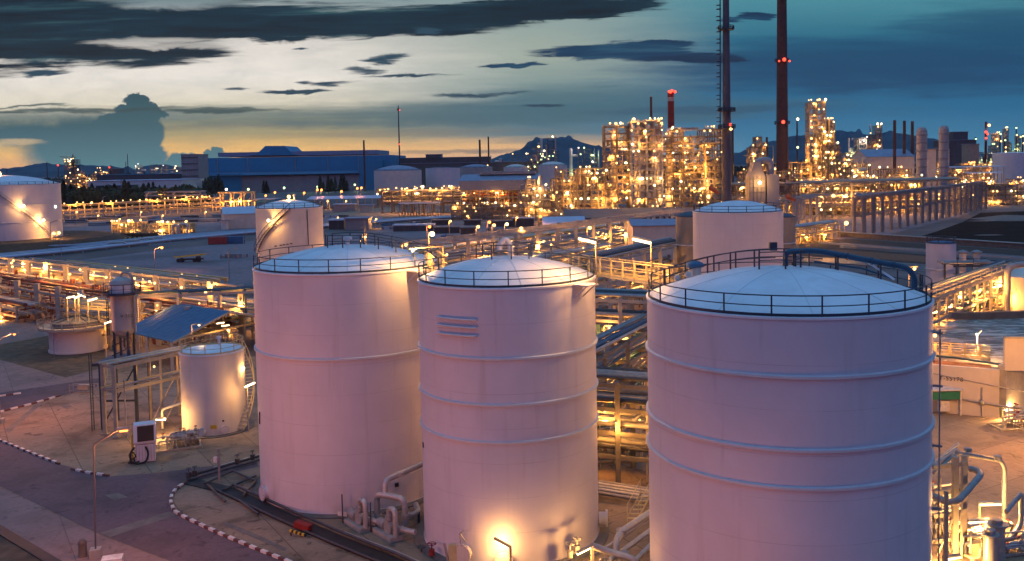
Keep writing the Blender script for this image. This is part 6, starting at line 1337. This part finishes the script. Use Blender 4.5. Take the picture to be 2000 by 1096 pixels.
for px in (425, 484, 577, 640, 700): x = W(px, 330, 1084).x; b.box((x, 1084.7, HZ(px, 323, 1084)), (.8, .5, HZ(px, 308, 1084)-HZ(px, 338, 1084)))
b.build('downpipe', 'clad_grey', bf)
block('long dark low hall running right from the blue factory', 765, 955, 308, 1150, 60, 'clad_dark', ribs=10); block('dark hall nearer, with a sloping roof behind the pale tanks', 780, 1060, 318, 1000, 50, 'clad_dark', roof='roof_mid'); block('small roof house on the dark hall with a glowing lamp', 832, 862, 302, 1148, 20, 'clad_dark', z0=HZ(840, 309, 1148))
o = block('dark pillared block building left of the blue factory', 355, 388, 302, 1000, 30, 'clad_grey', ribs=8)
for i in range(5): z = HZ(370, 308+i*12, 1000); MB().box((W(371, 330, 1000).x, 999.6, z), (18, .5, .9)).build('band', 'clad_dark', o)
for i, (px, py, kd, r_) in enumerate(((442, 370, 'lamp_white', 1.3), (485, 370, 'lamp_green', 1.3), (555, 367, 'lamp_green', 1.2), (620, 365, 'lamp_green', 1.0), (693, 361, 'lamp_green', 1.1))):
    lamp_post('greenish white flood lamp in front of the blue factory' if i else 'pinkish white flood lamp left in front of the blue factory', px, py, 985, 70000, kd, r_, pr=.15, group='flood lamps before the blue factory' if i else None)
for i, (px, py) in enumerate(((395, 384), (403, 385), (537, 376), (519, 382), (594, 377), (620, 371), (628, 371), (667, 374), (698, 368), (706, 367), (135, 402), (165, 401), (287, 391), (293, 391))):
    lamp_post('orange street lamp on the far road before the trees and the blue factory', px, py, 620, 3500, 'lamp_orange', .75, pr=.1, group='orange lamps along the far road')
# --- shelters, warehouse, containers, trailer, skids
shed('long white shelter roof on posts behind the white tank with the diagonal stair', 600, 742, 388, 600, 26, 1.4, 'clad_grey', 'roof_pale', open_=True, posts=10, rot=.02)
for i, px in enumerate((640, 664, 676, 710)): lamp_post('lamp under the long white shelter roof', px, 393+i % 2*8, 596, 4000, 'lamp_sodium', .6, pr=.08, group='lamps under the white shelter')
block('low blue hall left under the white shelter roof', 492, 534, 390, 640, 15, 'clad_blue', roof='roof_pale')
wa_ = shed('small white warehouse with a gabled pale blue roof on the far yard', 439, 520, 417, 418, 12, 3.0, 'wall_cream', 'roof_pale', rot=.42)
block('tiny white hut beside the small warehouse', 428, 438, 432, 410, 3, 'white_paint')
def container(label, px, py, D, rot, m, L=6.1):
    p = W(px, py, D); t = thing('shipping_container', label, 'container', (p.x, D, 0)); MB().box((p.x, D, 1.42), (L, 2.44, 2.55), rot).build('body', m, t); b = MB(); ca_, sa_ = math.cos(rot), math.sin(rot)
    for i in range(19):
        x = -L/2+.15+i*(L-.3)/18; b.box((p.x+x*ca_+1.24*sa_, D+x*sa_-1.24*ca_, 1.42), (.14, .08, 2.3), rot)
    b.build('corrugation', m, t); b = MB()
    for x in (-L/2, L/2):
        for y in (-1.22, 1.22): b.box((p.x+x*ca_-y*sa_, D+x*sa_+y*ca_, 1.42), (.2, .2, 2.75), rot)
    b.build('corner_post', m, t)
container('red shipping container on the sandy yard', 426, 470, 331, .06, 'container_red'); container('blue shipping container right beside the red one', 459, 468, 333, .06, 'container_blue')
p = G(374, 512); t = thing('flatbed_trailer', 'yellow edged flatbed trailer parked on the sandy yard', 'trailer', (p.x, p.y, 0)); MB().slab(p+V3((-4.6, -1.2, 1.7)), p+V3((4.4, -.6, 2.4)), p+V3((4.8, 1.9, 2.4)), p+V3((-4.2, 1.3, 1.7)), .3).build('bed', 'steel_beige', t); MB().bar(p+V3((-4.6, -1.25, 1.6)), p+V3((4.4, -.65, 2.3)), .25, .4).build('edge_beam', 'yellow_paint', t)
for x, y in ((-3.4, -.9), (-2.3, -.8), (1.2, -.6), (2.3, -.5), (-3.2, 1.1), (1.4, 1.4)): MB().tube([p+V3((x, y-.2, .6)), p+V3((x, y+.2, .6))], .6, 14).build('wheel', 'black_rubber', t)
b = MB(); b.bar(p+V3((-3.4, 0, .8)), p+V3((3.4, .4, .9)), .5); b.box(p+V3((2.0, .2, 1.2)), (1.2, 1, .9)); b.build('chassis', 'steel_dark', t)
p = G(460, 503); t = thing('scrap_heap', 'scatter of pale crates and posts on the sandy yard by the white tank', 'scrap', p); b = MB()
for i in range(16): b.box(p+V3((R.uniform(-5, 5), R.uniform(-3, 3), .5)), (R.uniform(.4, 1.6), R.uniform(.4, 1), R.uniform(.4, 2)), R.random())
b.build('crate', 'steel_grey', t)
for i, (px, py, pl, col_, lab) in enumerate(((303, 534, 486, 'lamp_orange', 'street lamp with an orange head on the sandy yard'), (120, 500, 462, None, 'thin unlit street lamp beside the left pipelines'), (448, 545, 490, None, 'unlit curved street lamp on the sandy yard near the left front tank'), (238, 400, 352, None, 'thin tall post before the dark trees'), (424, 372, 310, None, 'thin tall post before the blue factory'), (357, 436, 380, None, 'thin post before the far portals, in front of the yellow rail bridge'), (203, 432, 385, None, 'thin post at the yellow rail bridge'))):
    p = G(px, py); zt = HZ(px, pl, p.y); t = thing('street_lamp', lab, 'street lamp', p); w = max(.09, PXM(p.y)*.6); MB().tube([p, p+V3((0, 0, zt)), p+V3((1.6, 0, zt+.4))], w, 7, bend=.6).build('pole', 'steel_grey', t); MB().bar(p+V3((1.4, 0, zt+.45)), p+V3((2.4, 0, zt+.5)), .35, .16).build('lamp_head', 'steel_grey', t)
    if col_: lamp_at(p+V3((2.0, 0, zt+.25)), .36, col_, t, 2500)
unit('left half of the lit valve station on the far yard', 214, 272, 436, 392, 6, 5, 151, 12, 2500, 2, 2.6, 0, 10, jag=.3, cm='steel_yellow', lr=.5, small=14, drums=1); unit('right half of the lit valve station on the far yard', 286, 366, 438, 388, 6, 6, 152, 14, 2500, 2, 2.6, 0, 12, jag=.3, cm='steel_yellow', lr=.5, small=14, drums=1)
t = thing('pipe_loop', 'pale pipe loops standing at the right end of the valve station', 'pipe', G(355, 462)); b = MB(); D0 = 382
for x0, x1, y in ((338, 347, 440), (350, 366, 438)): b.tube([W(x0, 462, D0), W(x0, y, D0), W(x1, y, D0), W(x1, 462, D0)], .55, 10, bend=1.2)
b.build('pipe', 'pipe_silver', t)
# yellow rail bridge, far portals
rack('long yellow lit rail bridge of pipes before the dark trees', G(108, 432), G(436, 411), 7, [2.8, 5.2, 8.0], 9, .55, 3, ('steel_yellow', 'pipe_silver'), 53, 22, 3000, 2, 'steel_yellow', rr=(.2, .35), lr=.45, lampz=9.5, back=.8, clutter=.4)
rack('yellow lit portal at the right end of the rail bridge', PW(430, 395, 600), PW(492, 390, 600), 6, [6, 11.5], 7, .8, 3, ('steel_yellow',), 54, 4, 4000, 1, 'steel_yellow', rr=(.3, .4), lr=.5, lampz=6)
rack('grey pipe portals standing over the dark trees, left of the rail bridge end', PW(286, 390, 640), PW(392, 390, 640), 8, [9, 11.5], 16, 1.1, 3, ('pipe_grey',), 55, 2, 4000, 1, 'steel_grey', rr=(.3, .5), lr=.5, clutter=0)
# pipelines and roads over the far yard
gpoly('sandy_yard', [(130, 512), (300, 490), (500, 470), (640, 462), (900, 432), (1010, 436), (860, 480), (640, 520), (500, 560), (390, 552), (270, 532)], .05, 'gravel')
gpoly('far_yard', [(110, 480), (110, 440), (440, 430), (640, 420), (760, 420), (740, 430), (500, 455), (300, 480)], .05, 'gravel')
gpoly('far_apron', [(630, 420), (745, 405), (1200, 418), (1320, 435), (1060, 425), (880, 428), (760, 424)], .06, 'yard_warm')
pl = [G(-20, 512), G(160, 494), G(330, 474), G(480, 460), G(640, 446), G(800, 433), G(960, 424)]
pipes_on_ground('wide bundle of bluish pipelines crossing the far yard', pl, 12, 1.25, (.28, .45), ('pipe_grey', 'roof_mid', 'roof_pale', 'roof_mid'), .5, 61)
pipes_on_ground('second bundle of pipelines beyond the first, on the left', [G(-20, 490), G(160, 484), G(330, 466), G(560, 450)], 5, 1.6, (.25, .4), ('roof_mid', 'pipe_grey'), .5, 62)
bank = MB(); q = [G(-60, 476), G(60, 472), G(160, 466), G(250, 462), G(300, 462)]
for a, c in zip(q[:-1], q[1:]): bank.bar(a+V3((0, 0, .7)), c+V3((0, 0, .7)), 6, 1.4)
struct(bank.build('dike', 'soil'))
t = thing('kerb_wall', 'low black and yellow striped wall along the mound of the huge tank', 'wall', G(0, 482)); bl = MB(); ye = MB(); q0, q1 = G(-10, 481), G(330, 465)
for i in range(70): (ye if i % 2 else bl).bar(q0.lerp(q1, i/70)+V3((0, 0, .5)), q0.lerp(q1, (i+1)/70)+V3((0, 0, .5)), .4, 1.0)
bl.build('black_block', 'black_rubber', t); ye.build('yellow_block', 'yellow_paint', t)
t = thing('pipe_loop', 'row of pale expansion loops over the left pipelines', 'pipe', G(260, 486)); b = MB()
for px, py in ((245, 484), (275, 480), (300, 476), (318, 474)): p = G(px-34, py-1); q = G(px, py-2); b.tube([(p.x, p.y, .3), (p.x, p.y, 1.6), (q.x, q.y, 1.6), (q.x, q.y, .3)], .32, 8, bend=.9)
b.build('pipe', 'pipe_silver', t)
for i, (x0, x1, y, yy) in enumerate(((766, 842, 452, 441), (846, 894, 456, 446), (898, 924, 462, 447), (842, 872, 440, 432), (905, 936, 440, 432), (955, 1000, 443, 434))):
    D = G((x0+x1)/2, y).y; block(('dark stack of stored pipes under a pale sheet, largest', 'dark stack of stored pipes right of the sheeted one', 'tall dark stack of stored goods left of the long rack', 'small dark store behind the sheeted stack', 'small dark store beside the far apron', 'dark low store left of the thin lamp post')[i], x0, x1, yy, D, 6, 'clad_dark', name='storage_stack', cat='stack', ribs=8, roof='roof_pale' if i == 0 else 'clad_dark')
container('dark blue skip at the edge of the far apron before the open-sided shed', 950, 418, 455, .1, 'container_blue', 5)
block('grey panelled box left on the far yard behind the white tank', 566, 632, 484, 240, 6, 'clad_dark', name='storage_stack', cat='stack', ribs=6, roof='roof_blue')
for i, (x0, x1, pt, D, m, rf) in enumerate(((650, 690, 400, 560, 'clad_grey', 'roof_pale'), (700, 724, 402, 545, 'wall_cream', 'roof_mid'), (540, 580, 404, 600, 'clad_dark', 'roof_pale'), (640, 668, 431, 400, 'clad_dark', 'roof_pale'), (672, 716, 428, 392, 'clad_grey', 'roof_mid'), (1000, 1040, 428, 395, 'clad_dark', 'roof_mid'))):
    block(('low grey store beneath the white shelter roof', 'small cream hut right of the low grey store', 'low dark store left under the white shelter roof', 'low dark store on the far yard beside the pipelines, left', 'low grey store on the far yard beside the pipelines, right', 'low dark hut right of the blue skip')[i], x0, x1, pt, D, 8, m, roof=rf, name='store', cat='store', ribs=5)
for i in range(9):
    px = (655, 690, 735, 780, 600, 830, 870, 980, 1040)[i]; py = (424, 436, 441, 448, 447, 436, 464, 450, 433)[i]; p = G(px, py); r_ = random.Random(300+i); t = thing('material_heap', 'low heap of stored beams and boxes on the far yard', 'heap', p, 'heaps of stored material on the far yard')
    for q in range(7): MB().box(p+V3((r_.uniform(-6, 6), r_.uniform(-2, 2), .55)), (r_.uniform(1, 6), r_.uniform(.4, 1.2), r_.uniform(.5, 1.1)), r_.uniform(-.3, .6)).build('crate', r_.choice(('steel_grey', 'clad_dark', 'pipe_grey', 'container_blue', 'roof_pale')), t)
for i, (px, py, d) in enumerate(((660, 425, 420), (735, 428, 400), (600, 452, 330), (880, 432, 330), (1010, 425, 360), (1085, 433, 310))): lamp_post('small amber lamp on a post over the far yard', px, py, d, 1500, 'lamp_sodium', .4, pr=.08, group='lamps over the far yard')
for i in range(16):
    px = 128+i*20+R.uniform(-5, 5); py = 420+R.uniform(0, 22)-i*.3; p = G(px, py); r_ = random.Random(500+i); t = thing('pipe_stack', 'dark stack of stored pipes on the yard before the yellow rail bridge', 'stack', p, 'pipe stacks before the yellow rail bridge')
    for q in range(6): MB().tube([p+V3((-5, (q % 3)*.9, .5+(q//3)*.8)), p+V3((r_.uniform(3, 7), (q % 3)*.9+1.0, .5+(q//3)*.8))], .42, 7).build('pipe', r_.choice(('pipe_dark', 'pipe_grey', 'roof_mid')), t)
for i in range(7): lamp_post('amber yard lamp on a post among the dark pipe stacks', 150+i*42, 414+(i % 3)*7, 470+(i % 2)*40, 1200, 'lamp_sodium', .45, pr=.1, group='lamps among the pipe stacks')
# ================================================================== TREES
def leafmesh(seed, h, w, n, cone):
    r = random.Random(seed); b = MB(); lumps = [(r.uniform(-.5, .5)*w, r.uniform(-.5, .5)*w, r.uniform(.35, .85)*h, r.uniform(.25, .5)*w) for i in range(7)]
    for i in range(n):
        if cone: z = h*(.12+.88*r.random()**1.25); a = r.random()*6.283; rr = w*.5*(1-z/h)**.75*math.sqrt(r.random())+.1; c = V3((rr*math.cos(a), rr*math.sin(a), z))
        else: l = r.choice(lumps); a = r.random()*6.283; e = r.uniform(-1, 1); k = l[3]*r.random()**.4; c = V3((l[0]+k*math.cos(a)*math.sqrt(1-e*e), l[1]+k*math.sin(a)*math.sqrt(1-e*e), l[2]+k*e*.8))
        s = r.uniform(.25, .6); u = V3((r.uniform(-1, 1), r.uniform(-1, 1), r.uniform(-1, 1))).normalized(); v = u.orthogonal().normalized(); b.add([c-u*s-v*s*.5, c+u*s-v*s*.5, c+u*s*.8+v*s*.6, c-u*s*.8+v*s*.6], [(0, 1, 2, 3)])
    return b
def trunkmesh(h, w):
    b = MB(); b.tube([(0, 0, 0), (.1, 0, h*.4), (0, .1, h*.8)], max(.12, w*.04), 6)
    for i in range(5): a = i*1.3; b.tube([(0, 0, h*(.3+.1*i)), (w*.3*math.cos(a), w*.3*math.sin(a), h*(.45+.1*i))], .08, 5)
    return b
tv = []
for i, (h, w, n, cone, m) in enumerate(((11, 5.5, 520, True, 'leaf_dark'), (9, 7, 620, False, 'leaf_mid'), (13, 6, 560, True, 'leaf_dark'), (8, 8, 620, False, 'leaf_dark'))):
    c = leafmesh(70+i, h, w, n, cone).build('crown', m); k = trunkmesh(h, w).build('trunk', 'bark'); tv.append((c.data, k.data)); bpy.data.objects.remove(c); bpy.data.objects.remove(k)
def tree(px, py, D, v, s, label, group):
    p = W(px, py, D); t = thing('tree', label, 'tree', (p.x, p.y, 0), group); t.scale = (s, s, s*R.uniform(.9, 1.15)); t.rotation_euler = (0, 0, R.random()*6)
    for nm, me in zip(('crown', 'trunk'), tv[v]): o = bpy.data.objects.new(nm, me); COL.objects.link(o); o.parent = t
for i in range(120):
    f = i/120; px = 108+f*282+R.uniform(-6, 6); D = R.uniform(640, 780); tree(px, 380, D, R.choice((0, 1, 1, 3, 3, 1)), R.uniform(1.0, 1.75), 'dark tree in the belt between the yellow rail bridge and the far roofs', 'trees of the dark belt')
for i, (px, s) in enumerate(((396, 1.2), (402, 1.4), (408, 1.5), (414, 1.3), (421, 1.6), (428, 1.5), (434, 1.2), (516, 1.1), (521, 1.3), (626, 1.2), (632, 1.0), (642, 1.3), (648, 1.4), (655, 1.2), (668, 1.6), (672, 1.4), (678, 1.1))):
    tree(px, 380, 980+R.uniform(-40, 30), (0, 2)[i % 2], s*1.05, 'dark conifer standing against the blue factory front', 'conifers before the blue factory')
for i in range(26): tree(-10+i*5.4, 360, R.uniform(700, 820), R.randrange(4), R.uniform(.9, 1.4), 'dark tree on the rise behind the huge left tank', 'trees behind the huge left tank')
def farwood(x0, x1, D, h, n, seed, name='far_wood'):
    r = random.Random(seed); b = MB(); a, c = W(x0, 335, D).x, W(x1, 335, D).x
    for i in range(n):
        x = r.uniform(a, c); y = D+r.uniform(0, 260); s = r.uniform(1.5, 4.5); z = h*r.random()*(.6+.4*math.sin(x*.013+seed)); u = V3((r.uniform(-1, 1), r.uniform(-.6, .6), r.uniform(-.5, .5))).normalized()*s; v = V3((r.uniform(-.5, .5), r.uniform(-.5, .5), 1)).normalized()*s*.8; p = V3((x, y, z+1)); b.add([p-u-v, p+u-v, p+u*.6+v, p-u*.6+v], [(0, 1, 2, 3)])
    return struct(b.build(name, 'leaf_dark'), 'stuff')
farwood(-150, 420, 1300, 12, 3500, 1); farwood(380, 1050, 1500, 12, 3500, 2); farwood(1000, 2150, 1400, 14, 5000, 3); farwood(-200, 2200, 2400, 22, 6000, 4)
# far left plants, masts, roofs
unit('far lit tower block of the left skyline, left of the tower crane', 126, 139, 314, 1300, 10, 2, 161, 14, 12000, 3, 4, 0, 3, jag=.05, lr=1.0, small=6); unit('dark unlit tower carrying the crane on the left skyline', 140, 150, 312, 1300, 10, 2, 162, 1, 0, 3, 4, 0, 2, jag=.05, lr=1.0, small=4, cm='steel_dark')
unit('far lit low works under the left skyline towers', 126, 188, 334, 1200, 12, 6, 163, 34, 12000, 3, 4, 0, 6, jag=.6, lr=1.0, small=8)
p = W(143, 320, 1305); t = thing('tower_crane', 'tower crane with a long jib on the left skyline', 'crane', (p.x, p.y, 0)); zt = HZ(143, 306, 1305); MB().bar((p.x, p.y, 0), (p.x, p.y, zt+3), 1.2).build('mast', 'steel_dark', t); MB().bar((W(118, 306, 1305).x, p.y, zt), (W(148, 306, 1305).x, p.y, zt-1), .9).build('jib', 'steel_dark', t)
unit('far lit works left of the grey tank house on the horizon', 190, 218, 330, 1400, 10, 4, 164, 14, 12000, 4, 4, 0, 3, jag=.7, lr=1.0, small=4); unit('far scatter of lit works at the foot of the left hills', 265, 358, 322, 1700, 10, 10, 165, 40, 12000, 5, 5, 0, 4, jag=.8, lr=1.1, small=5, kinds=('lamp_sodium', 'lamp_warm', 'lamp_white'))
for i, (px, pt, w, lab) in enumerate(((92, 316, 3, 'leftmost thin lattice tower on the left skyline'), (114, 322, 3, 'red lamped short tower on the left skyline'), (250, 301, 2.5, 'tall thin mast on the left skyline'), (246, 316, 2.5, 'shorter mast beside the tall thin one on the left'), (215, 326, 5, 'short lit tower by the grey house on the left skyline'), (13, 330, 2.5, 'thin pylon above the huge left tank'))): stack(lab, px, 335, pt, 1350, w, w*.5, 'steel_dark', lamps=((px, pt+1, 'lamp_red', 1.2),) if i in (1, 4) else (), name='mast', cat='mast', n=6)
block('grey house on the left horizon', 217, 231, 330, 1350, 20, 'clad_dark'); block('long low blue roofed hall left of the blue factory', 188, 352, 341, 1100, 60, 'clad_dark', roof='clad_blue'); block('long low white roofed hall behind the dark trees', 170, 355, 353, 900, 60, 'white_paint', roof='roof_pale'); block('low dark gabled roof among the dark trees', 186, 238, 363, 760, 30, 'clad_dark', roof='roof_mid')
# ================================================================== HILLS
def hills(name, prof, D, depth, seed):
    r = random.Random(seed); pts = []
    for (x0, y0), (x1, y1) in zip(prof[:-1], prof[1:]):
        n = max(2, int((x1-x0)/5))
        for i in range(n): f = i/n; f2 = f*f*(3-2*f); pts.append((x0+(x1-x0)*f, y0+(y1-y0)*f2))
    pts.append(prof[-1]); b = MB(); K = 9; vs = []; fs = []; ph = r.random()*9
    for i, (x, y) in enumerate(pts):
        zr_ = max(2, HZ(x, y, D)); xr = W(x, y, D).x
        for k in range(K): f = k/(K-1); g = math.sin(f*math.pi)**1.3; nz = .10*math.sin(x*.21+k*1.7+ph)+.08*math.sin(x*.09-k*2.3+ph)+.03*math.sin(x*.9+k); vs.append((xr*(1+(f-.5)*depth/D), D+(f-.5)*depth, zr_*g*(1+nz*(1 if k != K//2 else .12))-1))
    for i in range(len(pts)-1):
        for k in range(K-1): fs.append((i*K+k, (i+1)*K+k, (i+1)*K+k+1, i*K+k+1))
    b.add(vs, fs, True); return struct(b.build(name, 'hill_haze_blue'))
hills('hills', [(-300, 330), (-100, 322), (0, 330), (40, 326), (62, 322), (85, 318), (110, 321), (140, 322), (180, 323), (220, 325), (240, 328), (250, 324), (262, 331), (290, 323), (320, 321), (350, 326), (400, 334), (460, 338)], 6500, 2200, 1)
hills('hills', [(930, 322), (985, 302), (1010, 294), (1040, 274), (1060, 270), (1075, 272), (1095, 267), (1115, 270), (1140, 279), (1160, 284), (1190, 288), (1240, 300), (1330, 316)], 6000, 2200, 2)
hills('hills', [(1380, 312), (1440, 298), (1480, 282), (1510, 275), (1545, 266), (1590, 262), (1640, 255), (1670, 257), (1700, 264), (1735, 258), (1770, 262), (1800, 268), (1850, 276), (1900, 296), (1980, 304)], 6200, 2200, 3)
# ------------------------------------------------------------------ dusk haze: one closed box of thin even air round the whole place
b = MB(); b.box((0, 2500, 169.5), (17000, 10400, 341)); hz = struct(b.build('haze', 'tank_white'), 'stuff')
hm = bpy.data.materials.new('haze_air'); hm.use_nodes = True; t_ = hm.node_tree; t_.nodes.clear()
pv = t_.nodes.new('ShaderNodeVolumePrincipled'); pv.inputs['Color'].default_value = (.72, .86, 1, 1); pv.inputs['Density'].default_value = 0.000026; pv.inputs['Anisotropy'].default_value = .3
oo = t_.nodes.new('ShaderNodeOutputMaterial'); t_.links.new(pv.outputs[0], oo.inputs['Volume']); hz.data.materials.clear(); hz.data.materials.append(hm)
# ------------------------------------------------------------------ tidy
for o in bpy.data.objects:
    if '_o' in o: del o['_o']
